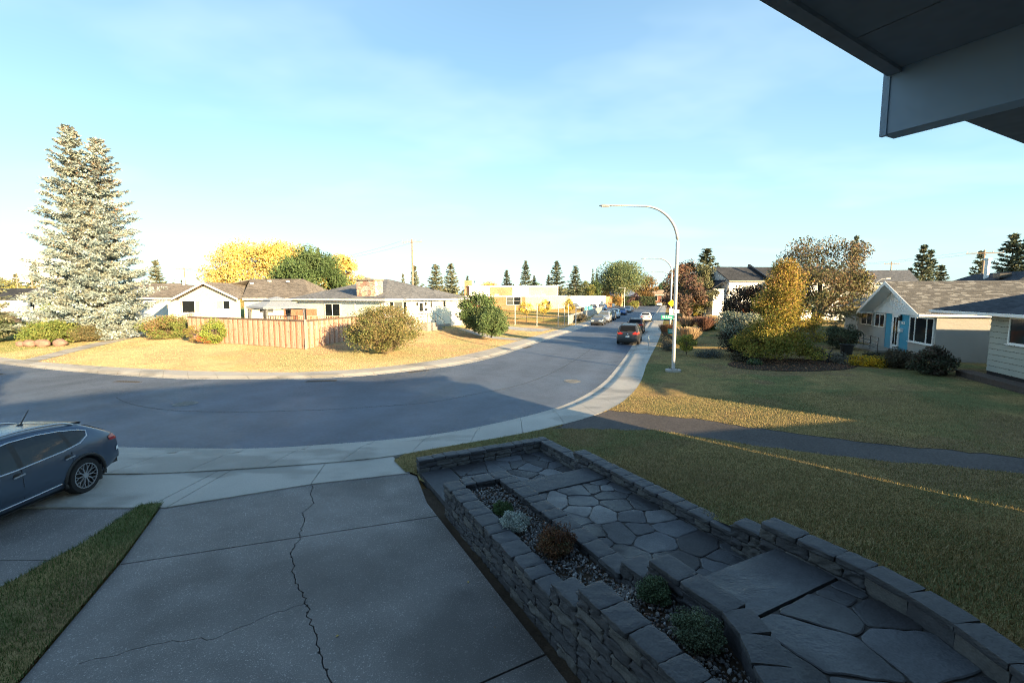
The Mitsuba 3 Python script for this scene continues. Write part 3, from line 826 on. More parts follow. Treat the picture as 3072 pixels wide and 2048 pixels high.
# the inner wall bends towards the house steps
for i, (p, q) in enumerate([((1.06, 7.80), (0.93, 8.12)), ((0.93, 8.12), (0.70, 8.42)), ((0.70, 8.42), (0.50, 8.75)), ((0.50, 8.75), (0.36, 9.15)), ((0.36, 9.15), (0.3, 9.7))]):
    p, q = np.array(p), np.array(q); d = (q - p) / np.linalg.norm(q - p); s = np.array([-d[1], d[0]]) * 0.15
    b, f = block(0, np.linalg.norm(q - p) - 0.01, -0.16, 0.16, 1.2 - CAP, 1.2, 90 + i, 0.014, 0.016)
    b2, f2 = block(0, np.linalg.norm(q - p), -0.13, 0.13, 0.6, 1.2 - CAP, 190 + i, 0.02)
    for vv, ff, dest in ((b, f, cp), (b2, f2, None)):
        w = np.column_stack([p + vv[:, :1] * d + vv[:, 1:2] * np.array([-d[1], d[0]]), vv[:, 2]])
        if dest is None: pieces(pw, 'block', [yard_mesh((w, ff))], 'm_stone', smooth=50)
        else: dest.append(yard_mesh((w, ff)))
pieces(pw, 'cap_stone', cp, 'm_cap', smooth=50)

lw = thing('patio_wall', 'low stone wall with caps along the front of the lower patio', 'retaining wall')
pieces(lw, 'block', course_blocks(0.0, 3.56, 0.03, 0.27, 0.0, 0.47 - CAP, 'x', 41, 0.13) + course_blocks(3.29, 3.53, 0.3, 2.05, 0.0, 0.47 - CAP, 'y', 42, 0.13), ['m_stone_light', 'm_stone_light', 'm_stone'], smooth=50)
pieces(lw, 'cap_stone', caps(0.0, 3.56, 0.03, 0.27, 0.47 - CAP, 0.47, 'x', 43) + caps(3.29, 3.53, 0.32, 2.0, 0.47 - CAP, 0.47, 'y', 44), 'm_cap', smooth=50)
rw = thing('lawn_edge_wall', 'capped stone wall stepping up between flagstones and lawn', 'retaining wall')
wb = course_blocks(3.17, 3.43, 2.0, 6.22, 0.1, 0.72 - CAP, 'y', 45) + course_blocks(3.06, 3.32, 6.22, 6.72, 0.4, 0.95 - CAP, 'y', 46) + course_blocks(2.95, 3.21, 6.74, 8.05, 0.5, 1.2 - CAP, 'y', 47)
wc = caps(3.17, 3.43, 2.0, 6.2, 0.72 - CAP, 0.72, 'y', 48) + caps(3.06, 3.32, 6.25, 6.7, 0.95 - CAP, 0.95, 'y', 49, (0.4, 0.5)) + caps(2.95, 3.21, 6.76, 8.05, 1.2 - CAP, 1.2, 'y', 50, (0.3, 0.55))
prev = [(3.08, 8.05), (3.0, 8.5), (2.85, 8.95), (2.63, 9.4), (2.4, 9.8), (2.2, 10.3)]
for i in range(5):
    p, q = np.array(prev[i]), np.array(prev[i + 1]); L = np.linalg.norm(q - p); d = (q - p) / L
    for zz, half, dest in (((1.2 - CAP, 1.2), 0.155, wc), ((0.7, 1.2 - CAP), 0.13, wb)):
        vv, ff = block(0, L - 0.008, -half, half, zz[0], zz[1], 60 + i * 2 + len(dest), 0.014, 0.014)
        dest.append(yard_mesh((np.column_stack([p + vv[:, :1] * d + vv[:, 1:2] * np.array([-d[1], d[0]]), vv[:, 2]]), ff)))
pieces(rw, 'block', wb, ['m_stone', 'm_stone_light'], smooth=50)
pieces(rw, 'cap_stone', wc, 'm_cap', smooth=50)


def ypoly(pts): return Polygon(pts)


def flagged(name, poly, n, seed, z, lab):
    k = struct(name, yard_mesh(extr(poly, 0.3, z - 0.318)), 'm_joint', label=lab)
    r = np.random.default_rng(seed)
    ms = []
    for g in voro_cells(poly, n, seed, 1, 0.016, 0.06):
        ring = np.array(g.exterior.segmentize(0.12).coords)[:-1]
        g = Polygon(ring + r.normal(0, 0.007, ring.shape)).buffer(-0.02).buffer(0.02, quad_segs=2)
        if g.geom_type != 'Polygon': continue
        ms.append(yard_mesh(stone_slab(g, z - 0.034, z + r.uniform(-0.004, 0.007), 0.014)))
    pieces(k, 'flagstone', ms, FLAGS)
    return k


flagged('lower_patio', Polygon([(0.76, 0.3), (3.28, 0.3), (3.28, 2.2), (3.2, 2.5), (1.22, 2.5), (1.22, 2.42), (0.76, 2.42)]), 24, 71, 0.19, 'flagstone floor of the lower patio')
flagged('middle_patio', Polygon([(1.21, 3.2), (3.16, 3.2), (3.16, 6.72), (1.21, 6.72)]), 30, 72, 0.5, 'flagstone floor of the middle terrace')
flagged('upper_patio', Polygon([(1.2, 7.78), (2.94, 7.78), (2.9, 8.5), (2.6, 9.2), (2.1, 10.4), (0.45, 10.4), (0.55, 9.0), (0.8, 8.5), (1.1, 8.0)]), 17, 73, 0.95, 'flagstone floor of the upper terrace')
st = thing('stone_steps', 'broad rock faced slab steps joining the flagstone terraces', 'steps')


def big_slab(x0, x1, y0, y1, z0, z1, seed):
    v, f = block(x0, x1, y0, y1, z0, z1, seed, 0.012, 0.02)
    for _ in range(2):
        t = trimesh.Trimesh(v, f, process=False).subdivide() if len(f) < 4000 else None
        if t is not None: v, f = np.array(t.vertices), np.array(t.faces)
    top = v[:, 2] > z1 - 0.03
    v[top, 2] += (meshkit.fbm(v[top] * [9, 9, 0] + seed, 3, seed) - 0.5) * 0.02
    return yard_mesh((v, f))


for x0, x1, y0, y1, z0, z1, mt in ((0.01, 0.74, 0.31, 2.40, -0.02, 0.185, 'm_cap'), (1.23, 3.16, 2.52, 3.18, 0.05, 0.515, 'm_cap'), (1.22, 3.05, 6.74, 7.0, 0.3, 0.70, 'm_cap'), (1.22, 2.94, 7.0, 7.76, 0.3, 0.955, 'm_flag_0')):
    add(st, 'slab', big_slab(x0, x1, y0, y1, z0, z1, int(x0 * 100 + y0 * 10)), mt, smooth=50)

# gravel in the planter
r_ = np.random.default_rng(44)
bed = Polygon([(0.19, 2.74), (0.89, 2.74), (0.89, 7.7), (0.7, 8.25), (0.4, 8.7), (0.19, 9.2)])
zbed = lambda b: 0.63 + 0.30 * sm(6.2, 7.0, b)
gx, gy = np.meshgrid(np.linspace(0.15, 0.95, 9), np.linspace(2.7, 9.3, 60))
gz = zbed(gy) - 0.03
idx = np.arange(540).reshape(60, 9)
gf = np.stack([idx[:-1, :-1], idx[:-1, 1:], idx[1:, 1:], idx[1:, :-1]], -1).reshape(-1, 4)
struct('planter_soil', yard_mesh((np.stack([gx.ravel(), gy.ravel(), gz.ravel()], 1), gf)), 'm_soil')
ico = trimesh.creation.icosphere(subdivisions=0)
iv, iff = np.array(ico.vertices), np.array(ico.faces)
xs, ys = scatter(bed.buffer(-0.01), 3600, 45)
vs, cs = [], []
for i, (x, y) in enumerate(zip(xs, ys)):
    s = r_.uniform(0.011, 0.027) * np.array([1, r_.uniform(0.6, 1), r_.uniform(0.45, 0.8)])
    q = trimesh.transformations.random_rotation_matrix(r_.random(3))[:3, :3]
    w = (iv * (1 + 0.18 * r_.normal(size=(len(iv), 1)))) * s @ q.T
    vs.append(w + [x, y, zbed(y) + r_.uniform(-0.02, 0.02)])
    t = r_.random()
    base = np.array([(0.10, 0.10, 0.105), (0.18, 0.175, 0.17), (0.06, 0.062, 0.066), (0.16, 0.11, 0.09), (0.30, 0.30, 0.30)][r_.choice(5, p=[0.34, 0.24, 0.24, 0.1, 0.08])])
    cs.append(np.repeat((base * r_.uniform(0.75, 1.25))[None], len(iv), 0))
gm = (np.vstack(vs), np.vstack([iff + i * len(iv) for i in range(len(vs))]))
labels[add(None, 'planter_gravel', yard_mesh(gm), 'm_tint', color=np.vstack(cs))] = {'kind': 'stuff', 'label': 'mixed grey river gravel filling the planter'}

# ================================================================ OUR OWN HOUSE (the camera looks out of its front window)
HW = 10.80          # front wall, distance b
oh = thing('own_house', 'house whose dark soffit and grey fascia beam overhang the view', 'house')


def ymesh(x0, x1, y0, y1, z0, z1): return yard_mesh(bx(x0, x1, y0, y1, z0, z1))


CA, CB = -2.93, 10.65
add(oh, 'wall', ymesh(CA - 4.4, CA + 12.6, HW, HW + 0.2, -0.05, 5.18), 'm_stucco_grey')
add(oh, 'wall', ymesh(CA + 12.4, CA + 12.6, HW + 0.2, HW + 9, -0.05, 5.0), 'm_stucco_grey')
add(oh, 'wall', ymesh(CA - 4.4, CA - 4.2, HW + 0.2, HW + 9, -0.05, 5.0), 'm_stucco_grey')
add(oh, 'wall', ymesh(CA - 4.4, CA + 12.6, HW + 9, HW + 9.2, -0.05, 5.0), 'm_stucco_grey')
gw = add(oh, 'garage_door', ymesh(CA - 3.6, CA + 1.6, HW - 0.06, HW - 0.01, 0.2, 2.4), 'm_white')
fe = CB - 1.075     # front edge of the upper eave, which runs slightly askew
fE = lambda a: fe + 0.085 * (CA + 2.285 - a)
for i, a0 in enumerate(np.arange(CA - 5.0, CA + 2.26, 0.405)):
    a1 = min(a0 + 0.405, CA + 2.285)
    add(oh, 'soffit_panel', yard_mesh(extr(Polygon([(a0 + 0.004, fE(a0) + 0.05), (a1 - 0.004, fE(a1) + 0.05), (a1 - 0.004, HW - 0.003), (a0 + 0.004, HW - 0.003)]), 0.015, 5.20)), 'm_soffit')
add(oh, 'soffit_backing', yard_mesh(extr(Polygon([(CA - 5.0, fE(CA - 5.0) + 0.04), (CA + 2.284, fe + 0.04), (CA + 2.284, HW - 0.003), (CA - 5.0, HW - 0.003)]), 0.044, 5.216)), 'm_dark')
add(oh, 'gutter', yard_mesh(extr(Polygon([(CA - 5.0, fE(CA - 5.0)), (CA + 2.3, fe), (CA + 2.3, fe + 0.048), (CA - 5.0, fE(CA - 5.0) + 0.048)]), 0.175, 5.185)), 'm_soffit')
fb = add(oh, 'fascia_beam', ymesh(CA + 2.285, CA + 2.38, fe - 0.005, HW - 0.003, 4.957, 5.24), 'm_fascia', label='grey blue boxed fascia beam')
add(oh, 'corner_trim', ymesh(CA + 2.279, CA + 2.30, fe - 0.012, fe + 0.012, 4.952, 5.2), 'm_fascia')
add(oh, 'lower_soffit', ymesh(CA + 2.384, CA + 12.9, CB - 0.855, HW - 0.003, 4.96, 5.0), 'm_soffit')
# hipped roof: ridge 6.8 m up
e0, e1 = fe + 0.02, HW + 10.0
xl, xr, rl, rr, rb = CA - 5.0, CA + 12.9, CA - 0.2, CA + 7.0, CB + 4.5
zr = 6.75
corn = [(xl, fE(xl) + 0.02, 5.38), (CA + 2.4, e0, 5.38), (xr, e0 + 0.2, 4.35), (xr, e1, 4.35), (xl, e1, 5.0)]
R1, R2 = (rl, rb, zr), (rr, rb, zr)
polys = [[corn[0], corn[1], R2, R1], [corn[1], corn[2], R2], [corn[2], corn[3], R2], [corn[3], corn[4], R1, R2], [corn[4], corn[0], R1]]
for pl in polys:
    q = np.asarray(pl, float); w = np.column_stack([P0 + q[:, :1] * VA + q[:, 1:2] * VB, q[:, 2]])
    v, f, uv = slab3(w, 0.08)
    add(oh, 'roof_plane', (v, f), 'm_shingle_dark', uv=uv)

# side fence between our house and the right hand neighbour: out of view, it shades the lawn
sf = thing('side_fence', 'plain board fence between the two houses on the right', 'fence')
pA, pB = np.array([11.335, 5.70]), np.array([17.6, 7.4])
L = np.linalg.norm(pB - pA); d = (pB - pA) / L
Fsf = Frame((*pA, 0), -math.degrees(math.atan2(d[1], d[0])))
pieces(sf, 'board', [bx(x, x + 0.144, 0, 0.02, 0.2, 2.35) for x in np.arange(0, L, 0.145)], 'm_rail_wood', Fsf)

# ================================================================ BUILDINGS
def window(parent, fr, x0, x1, z0, z1, y=0.0, bw=0.07, mull=(), hbars=(), pane='m_glass', mat='m_trim', name='window', dep=0.05, sill=False):
    w = add(parent, name, cat([bx(x0, x1, y - dep, y + 0.01, z1 - bw, z1), bx(x0, x1, y - dep, y + 0.01, z0, z0 + bw), bx(x0, x0 + bw, y - dep, y + 0.01, z0 + bw, z1 - bw), bx(x1 - bw, x1, y - dep, y + 0.01, z0 + bw, z1 - bw)]
                              + ([bx(x0 - 0.06, x1 + 0.06, y - dep - 0.05, y - dep - 0.002, z0 - 0.03, z0 + 0.02)] if sill else [])), mat, fr)
    ed = [x0 + bw] + [c for m in mull for c in (m - bw / 2, m + bw / 2)] + [x1 - bw]
    for m in mull: add(w, 'mullion', bx(m - bw / 2, m + bw / 2, y - dep + 0.004, y + 0.008, z0 + bw, z1 - bw), mat, fr)
    for h in hbars: add(w, 'rail', bx(x0 + bw, x1 - bw, y - dep + 0.008, y - 0.02, h - 0.02, h + 0.02), mat, fr)
    for i in range(0, len(ed), 2):
        pn = pane if isinstance(pane, str) else pane[i // 2]
        add(w, 'pane', bx(ed[i], ed[i + 1], y - 0.018, y - 0.012, z0 + bw, z1 - bw), pn, fr)
    return w


def door(parent, fr, x0, x1, z0, z1, y=0.0, mat='m_white', glass=None):
    d = add(parent, 'door', cat([bx(x0, x1, y - 0.045, y - 0.003, z0, z1)]), mat, fr)
    add(d, 'frame', cat([bx(x0 - 0.08, x0 - 0.002, y - 0.07, y - 0.003, z0, z1 + 0.08), bx(x1 + 0.002, x1 + 0.08, y - 0.07, y - 0.003, z0, z1 + 0.08), bx(x0 - 0.002, x1 + 0.002, y - 0.07, y - 0.003, z1 + 0.002, z1 + 0.08)]), 'm_trim', fr)
    if glass:
        for g in glass: add(d, 'pane', bx(g[0], g[1], y - 0.052, y - 0.047, g[2], g[3]), 'm_glass', fr)
    add(d, 'handle', bx(x1 - 0.12, x1 - 0.08, y - 0.10, y - 0.046, (z0 + z1) / 2 - 0.08, (z0 + z1) / 2 + 0.04), 'm_iron', fr)
    return d


def clapboards(parent, fr, x0, x1, z0, z1, ex, y=0.0, mat='m_siding_green', holes=(), lap=0.014, axis='x', seed=0, gap=-0.003):
    """Horizontal boards, each with a lower edge that stands proud of the one below; holes (x0, x1, z0, z1) are left open."""
    ms = []
    z = z0
    r = np.random.default_rng(seed)
    while z < z1 - 0.02:
        zt = min(z + ex, z1)
        segs = [(x0, x1)]
        for h in holes:
            if h[2] < zt - 0.03 and h[3] > z + 0.03:
                segs = [s for a, b in segs for s in ((a, min(b, h[0])), (max(a, h[1]), b)) if s[1] - s[0] > 0.05]
        for a, b in segs:
            j = [a]
            while b - j[-1] > 4.2: j.append(j[-1] + r.uniform(2.6, 3.66))
            j.append(b)
            for p, q in zip(j[:-1], j[1:]):
                v = np.array([[xx, yy, zz] for xx in (p + 0.002, q - 0.002) for yy, zz in ((y - lap, z), (y - 0.002, zt - gap), (y + 0.012, zt - gap), (y + 0.012, z))])
                ms.append((v, np.array([[0, 4, 5, 1], [1, 5, 6, 2], [2, 6, 7, 3], [3, 7, 4, 0], [0, 1, 2, 3], [7, 6, 5, 4]])))
        z = zt
    pieces(parent, 'siding_board', ms, mat, fr)


def fascia(parent, fr, pts, h=0.16, t=0.03, mat='m_trim', name='fascia'):
    for p, q in zip(pts[:-1], pts[1:]):
        p, q = np.array(p, float), np.array(q, float)
        add(parent, name, bar(p - [0, 0, h / 2], q - [0, 0, h / 2], t, h), mat, fr)


# ---------------------------------------------------------------- right: house with the blue entrance
FG = Frame((24.5, 26.9, 0), math.degrees(math.atan2(SR[0], SR[1])))
g = thing('gable_house', 'grey stucco house with a white gable over its bright blue entrance', 'house')
ZE, ZP = 3.2, 5.22
LG = 9.15
add(g, 'wall', cat([bx(-LG + 0.3, -6.66, 0.0, 0.15, 0.1, 3.02), bx(-3.2, 0, 0.0, 0.15, 0.1, 3.02)]), 'm_stucco_grey', FG, label='grey stucco front wall')
add(g, 'entrance_wall', bx(-6.66, -3.2, 0.03, 0.15, 0.1, 3.02), 'm_blue', FG, label='bright blue wall panel round the front door')
add(g, 'side_wall', bx(-0.15, 0.0, 0.15, 12.0, 0.1, 3.05), 'm_stucco_grey', FG)
add(g, 'side_wall', bx(-LG + 0.3, -LG + 0.45, 0.15, 12.0, 0.1, 3.05), 'm_stucco_grey', FG)
add(g, 'back_wall', bx(-LG + 0.45, -0.15, 11.85, 12.0, 0.1, 3.05), 'm_stucco_grey', FG)
pk = -4.6
gb = []
x = -LG + 0.32
while x < -0.02:
    x1 = min(x + 0.16, -0.02)
    if x1 - x < 0.03: break
    zt = lambda q: 3.05 + (1 - abs(q - pk) / (LG / 2 - 0.05)) * (ZP - 3.16)
    gb.append(wallp(Polygon([(x + 0.0005, 3.03), (x1 - 0.0005, 3.03), (x1 - 0.0005, max(zt(x1), 3.06)), (x + 0.0005, max(zt(x), 3.06))]), 0.03, -0.03 - 0.008 * (len(gb) % 2)))
    x = x1
pieces(g, 'gable_board', gb, 'm_siding_white', FG)
add(g, 'gable_backing', wallp(Polygon([(-LG + 0.3, 3.02), (0, 3.02), (pk, ZP - 0.05)]), 0.1, 0.012), 'm_siding_white', FG)
add(g, 'back_gable', wallp(Polygon([(-LG - 0.05, 3.0), (0.1, 3.0), (0.1, 3.12), (pk, ZP - 0.05), (-LG - 0.05, 3.06)]), 0.12, 11.9), 'm_siding_white', FG)
OV = -0.95
lf, rt, rdg = (-LG - 0.05, ZE - 0.12), (0.12, ZE), (pk, ZP)
add(g, 'roof', slab3([FG([(rt[0], OV, rt[1])])[0], FG([(rt[0], 13.2, rt[1])])[0], FG([(rdg[0], 13.2, rdg[1])])[0], FG([(rdg[0], OV, rdg[1])])[0]], 0.10)[:2], 'm_tab_dark')
add(g, 'roof', slab3([FG([(rdg[0], OV, rdg[1])])[0], FG([(rdg[0], 13.2, rdg[1])])[0], FG([(lf[0], 13.2, lf[1])])[0], FG([(lf[0], OV, lf[1])])[0]], 0.10)[:2], 'm_tab_dark')
# individual shingle tabs on the slope that faces us, nearest first
up = np.array([rdg[0] - rt[0], rdg[1] - rt[1]]); SL = np.linalg.norm(up); up /= SL
nr = np.array([-up[1], up[0]]) * (1 if up[0] < 0 else -1)
if nr[1] < 0: nr = -nr
r_ = np.random.default_rng(3)
tabs = []
EXp, TW = 0.145, 0.32
rows = int(SL / EXp)
for i in range(rows):
    y = OV + (i % 2) * TW / 2 - r_.uniform(0, 0.05)
    while y < 10.5:
        w = TW * r_.uniform(0.85, 1.12)
        y0, y1 = max(y, OV), min(y + w, 10.5)
        if y1 - y0 > 0.05:
            s0, s1 = i * EXp - 0.01, (i + 1) * EXp + 0.02
            pts = []
            for s, e in ((s0, 0.016), (s1, 0.004)):
                for yy in (y0 + 0.003, y1 - 0.003):
                    c = np.array(rt) + up * s + nr * e
                    pts.append((c[0], yy, c[1]))
            for s, e in ((s0, 0.0), (s1, 0.0)):
                for yy in (y0 + 0.003, y1 - 0.003):
                    c = np.array(rt) + up * s + nr * e
                    pts.append((c[0], yy, c[1]))
            tabs.append((y0, (np.array(pts), np.array([[0, 1, 3, 2], [0, 4, 5, 1], [1, 5, 7, 3], [0, 2, 6, 4]])), r_.choice(3, p=[0.45, 0.33, 0.22])))
        y += w
tabs.sort(key=lambda t: t[0])
TM = ['m_tab_dark', 'm_tab_mid', 'm_tab_pale']
for t in tabs[:300]: add(g, 'shingle', t[1], TM[t[2]], FG)
for k in range(3): add(g, 'shingle_field', cat([t[1] for t in tabs[300:] if t[2] == k]), TM[k], FG, kind='stuff')
add(g, 'gable_soffit', cat([slab3([FG([(q[0], OV + 0.02, q[1] - 0.115)])[0], FG([(q[0], -0.05, q[1] - 0.115)])[0], FG([(rdg[0], -0.05, rdg[1] - 0.115)])[0], FG([(rdg[0], OV + 0.02, rdg[1] - 0.115)])[0]], 0.015)[:2] for q in (lf, rt)]), 'm_trim')
# barge boards, soffit under the gable overhang
for a, b in ((lf, rdg), (rdg, rt)):
    add(g, 'barge_board', wallp(Polygon([(a[0], a[1] - 0.24), (b[0], b[1] - 0.24), (b[0], b[1] + 0.01), (a[0], a[1] + 0.01)]), 0.035, OV - 0.04), 'm_trim', FG)
add(g, 'gutter', bx(0.125, 0.22, OV, 12.5, ZE - 0.14, ZE - 0.0), 'm_trim', FG)
add(g, 'fascia', bx(-LG - 0.1, -8.7, OV, 0.0, 2.95, 3.04), 'm_trim', FG)
# left wing
add(g, 'wing_wall', bx(-12.75, -LG + 0.3, 0.35, 0.5, 0.1, 3.02), 'm_stucco_grey', FG)
add(g, 'wing_wall', bx(-12.75, -12.6, 0.5, 9.0, 0.1, 3.0), 'm_stucco_grey', FG)
roof(g, 'wing_roof', [[(-13.6, -0.35, 3.12), (-LG + 0.1, -0.35, 3.12), (-LG + 0.1, 4.6, 4.55), (-10.5, 4.6, 4.55)], [(-13.6, -0.35, 3.12), (-10.5, 4.6, 4.55), (-13.6, 9.5, 3.12)]], 'm_shingle_dark', FG)
add(g, 'wing_fascia', bx(-13.62, -LG - 0.1, -0.39, -0.352, 2.93, 3.12), 'm_trim', FG)
add(g, 'downpipe', cat([tube([(-12.68, -0.3, 2.95), (-12.68, 0.25, 2.6), (-12.68, 0.28, 0.2)], 0.04)]), 'm_trim', FG)
window(g, FG, -12.1, -9.9, 1.95, 2.92, 0.35, mull=(-10.95,))
window(g, FG, -8.45, -6.75, 1.97, 2.95, 0.0, mull=(-7.6,))
wn = window(g, FG, -3.1, -0.18, 1.35, 2.98, 0.0, bw=0.09, mull=(-2.38, -0.98), sill=True)
d = door(g, FG, -5.50, -4.58, 0.66, 2.95, 0.03, glass=[(-5.36, -5.09, 0.95, 2.8), (-4.99, -4.72, 0.95, 2.8)])
add(g, 'wall_lamp', cat([bx(-4.40, -4.26, -0.14, 0.02, 2.62, 2.92), bx(-4.37, -4.29, -0.05, 0.028, 2.9, 2.98)]), 'm_iron', FG)
add(g, 'mailbox', cat([bx(-4.38, -4.02, -0.13, 0.027, 1.88, 2.08), bx(-4.40, -4.0, -0.15, 0.02, 2.08, 2.11)]), 'm_white', FG)
tm = meshkit.text_mesh('9823', 0.17, 0.015, True)
v, f = arr(tm)
add(g, 'house_number', (np.column_stack([v[:, 0] - 4.42, 0.027 - v[:, 2], v[:, 1] + 2.38]), f), 'm_white', FG)
# stoop with railing
add(g, 'stoop', cat([bx(-8.3, -3.9, -1.5, 0.0, 0.1, 0.62), bx(-9.0, -8.3, -1.4, -0.1, 0.1, 0.42), bx(-9.4, -9.0, -1.4, -0.1, 0.1, 0.24)]), 'm_stucco_tan', FG)
for x in (-8.6, -7.4, -6.2, -5.0, -3.75): add(g, 'railing_post', tube([(x, -1.4, 0.3), (x, -1.4, 1.52)], 0.02, 6), 'm_iron', FG)
for z in (0.8, 1.0, 1.2, 1.48): add(g, 'railing_bar', tube([(-8.6, -1.4, z - 0.1), (-7.4, -1.4, z), (-3.75, -1.4, z)], 0.014, 6), 'm_iron', FG)
# house behind, dark hipped roof over the ridge
FB = Frame((34.8, 40.6, 0), 108.5)
hb = thing('dark_roof_house', 'house behind the gable house showing a dark hip roof and white vent pipe', 'house')
add(hb, 'wall', bx(-6, 8, 0.6, 9, 0.2, 3.4), 'm_stucco_tan', FB)
roof(hb, 'roof', [[(-7, 0, 3.5), (9, 0, 3.5), (5, 5, 6.1), (-2, 5, 6.1)], [(9, 0, 3.5), (9, 10, 3.5), (5, 5, 6.1)], [(9, 10, 3.5), (-7, 10, 3.5), (-2, 5, 6.1), (5, 5, 6.1)], [(-7, 10, 3.5), (-7, 0, 3.5), (-2, 5, 6.1)]], 'm_shingle_dark', FB)
add(hb, 'vent_pipe', cat([tube([(1.2, 4.2, 5.6), (1.2, 4.2, 7.2)], 0.16, 10), tube([(1.2, 4.2, 7.1), (1.2, 4.2, 7.25)], 0.24, 10)]), 'm_trim', FB)
add(hb, 'roof_vent', bx(3.2, 4.0, 3.6, 4.3, 5.6, 5.95), 'm_iron', FB)
# tan house further along
FT = Frame(tuple(ST(50.5, 18.8)) + (0,), 108.5)
ht = thing('tan_house', 'tan stucco house with dusky brown roof half hidden by the rowan tree', 'house')
add(ht, 'wall', bx(-11, 5.0, 0.0, 9, 0.2, 3.2), 'm_stucco_tan', FT)
roof(ht, 'roof', [[(-12, -0.9, 3.3), (6, -0.9, 3.3), (1.5, 4.6, 5.0), (-8, 4.6, 5.0)], [(6, -0.9, 3.3), (6, 10, 3.3), (1.5, 4.6, 5.0)], [(6, 10, 3.3), (-12, 10, 3.3), (-8, 4.6, 5.0), (1.5, 4.6, 5.0)], [(-12, 10, 3.3), (-12, -0.9, 3.3), (-8, 4.6, 5.0)]], 'm_shingle_brown', FT)
fascia(ht, FT, [(-12, -0.92, 3.3), (6.0, -0.92, 3.3)], 0.2)
fascia(ht, FT, [(6.02, -0.92, 3.3), (6.02, 9, 3.3)], 0.2)
for x, y in ((0.2, 3.6), (-2.6, 3.6)):
    add(ht, 'turbine_vent', cat([tube([(x, y, 4.6), (x, y, 5.05)], 0.14, 10), arr(trimesh.creation.icosphere(2, 0.26).apply_translation((x, y, 5.2)))]), 'm_iron', FT, smooth=True)

# ---------------------------------------------------------------- right edge: nearest neighbour, clapboard
FN = Frame((21.5, 20.7, 0), 108.5)
nh = thing('clapboard_house', 'grey green clapboard house with dark planter box at the right edge', 'house')

add(nh, 'wall', bx(-0.36, 14.2, 0.03, 0.2, 0.3, 3.44), 'm_dark', FN)
add(nh, 'side_wall', bx(-0.36, -0.2, 0.2, 10, 0.3, 3.44), 'm_siding_grey', FN)
clapboards(nh, FN, -0.36, 7.5, 0.9, 3.42, 0.255, 0.02, 'm_siding_grey', holes=[(0.92, 3.2, 2.2, 3.38)], lap=0.035, gap=0.022)
window(nh, FN, 0.93, 3.19, 2.22, 3.37, -0.01, bw=0.08, mull=(2.2,), sill=True)
roof(nh, 'roof', [[(-3.7, -0.75, 3.58), (14.6, -0.75, 3.52), (14.6, 4.7, 5.3), (1.3, 4.7, 5.3)], [(-3.7, 10.2, 3.58), (-3.7, -0.75, 3.58), (1.3, 4.7, 5.3)], [(14.6, 10.2, 3.52), (-3.7, 10.2, 3.58), (1.3, 4.7, 5.3), (14.6, 4.7, 5.3)]], 'm_shingle_dark', FN)
add(nh, 'gutter', bx(-3.75, 13, -0.87, -0.76, 3.42, 3.54), 'm_trim', FN)
add(nh, 'fascia', bx(-3.76, -3.71, -0.76, 10, 3.36, 3.52), 'm_trim', FN)
add(nh, 'soffit', bx(-3.7, 12, -0.74, 0.0, 3.40, 3.42), 'm_trim', FN)
add(nh, 'end_wall', wallp(Polygon([(0.2, 0.3), (9.6, 0.3), (9.6, 3.5), (4.7, 5.2), (0.2, 3.5)]), 0.15, 0.0), 'm_siding_grey', Frame(tuple(FN(np.array([[14.2, 0, 0]]))[0]), 108.5 - 90))
add(nh, 'back_wall', bx(-0.36, 14.2, 9.6, 9.8, 0.3, 3.44), 'm_siding_grey', FN)
add(nh, 'carport_wall', bx(-3.6, -0.36, 9.7, 9.85, 0.3, 3.5), 'm_siding_grey', FN)
for y in (9.5,): add(nh, 'porch_post', bx(-3.5, -3.38, y, y + 0.12, 0.3, 3.44), 'm_siding_grey', FN)
pb = add(nh, 'planter_box', bx(-1.28, 6.5, -0.62, 0.0, 0.1, 0.70), 'm_fence_dark', FN)
for z in (0.12, 0.32, 0.52): add(pb, 'plank', bx(-1.30, 6.5, -0.66, -0.622, z, z + 0.18), 'm_fence_dark', FN)
add(pb, 'rim', bx(-1.34, 6.5, -0.70, 0.0, 0.705, 0.745), 'm_fence_dark', FN)
add(pb, 'footing', bx(-1.4, 6.5, -0.78, -0.4, 0.05, 0.2), 'm_walk', FN)

# ---------------------------------------------------------------- left of the road: grey roofed bungalow with the stone chimney
OC = np.array([-11.4, 42.0])
FL = Frame((-11.4, 42.0, 0), math.degrees(math.atan2(0.52, 0.85)))          # left face: x = -0.85,0.52 reversed -> viewer's right is the corner
FR = Frame((-11.4, 42.0, 0), math.degrees(math.atan2(-0.85, 0.52)))         # right face: x runs away from the corner to the right
h = thing('grey_roof_house', 'pale green bungalow with grey hip roof and a wide fieldstone chimney', 'house')
WL, WR = 13.9, 13.0
body = Polygon([tuple(OC + np.array([0.52, 0.85]) * a + np.array([-0.85, 0.52]) * b) for a, b in ((0.55, 0.55), (WR - 0.2, 0.55), (WR - 0.2, WL - 0.5), (0.55, WL - 0.5))])
add(h, 'wall', extr(body, 2.95, 0.9), 'm_siding_green')
add(h, 'foundation', extr(body.buffer(0.03, join_style=2), 0.9, 0.35), 'm_stucco_grey')
e = 3.96
lc = lambda a, b, z: tuple(OC + np.array([0.52, 0.85]) * a + np.array([-0.85, 0.52]) * b) + (z,)
roof(h, 'roof', [[lc(0, 14.3, e), lc(0, 0, e), lc(6.5, 6.4, 6.02), lc(6.5, 7.9, 6.02)], [lc(0, 0, e), lc(13.3, 0, e), lc(6.5, 6.4, 6.02)], [lc(13.3, 0, e), lc(13.3, 14.3, e), lc(6.5, 7.9, 6.02), lc(6.5, 6.4, 6.02)], [lc(13.3, 14.3, e), lc(0, 14.3, e), lc(6.5, 7.9, 6.02)]], 'm_shingle_grey', IDF)
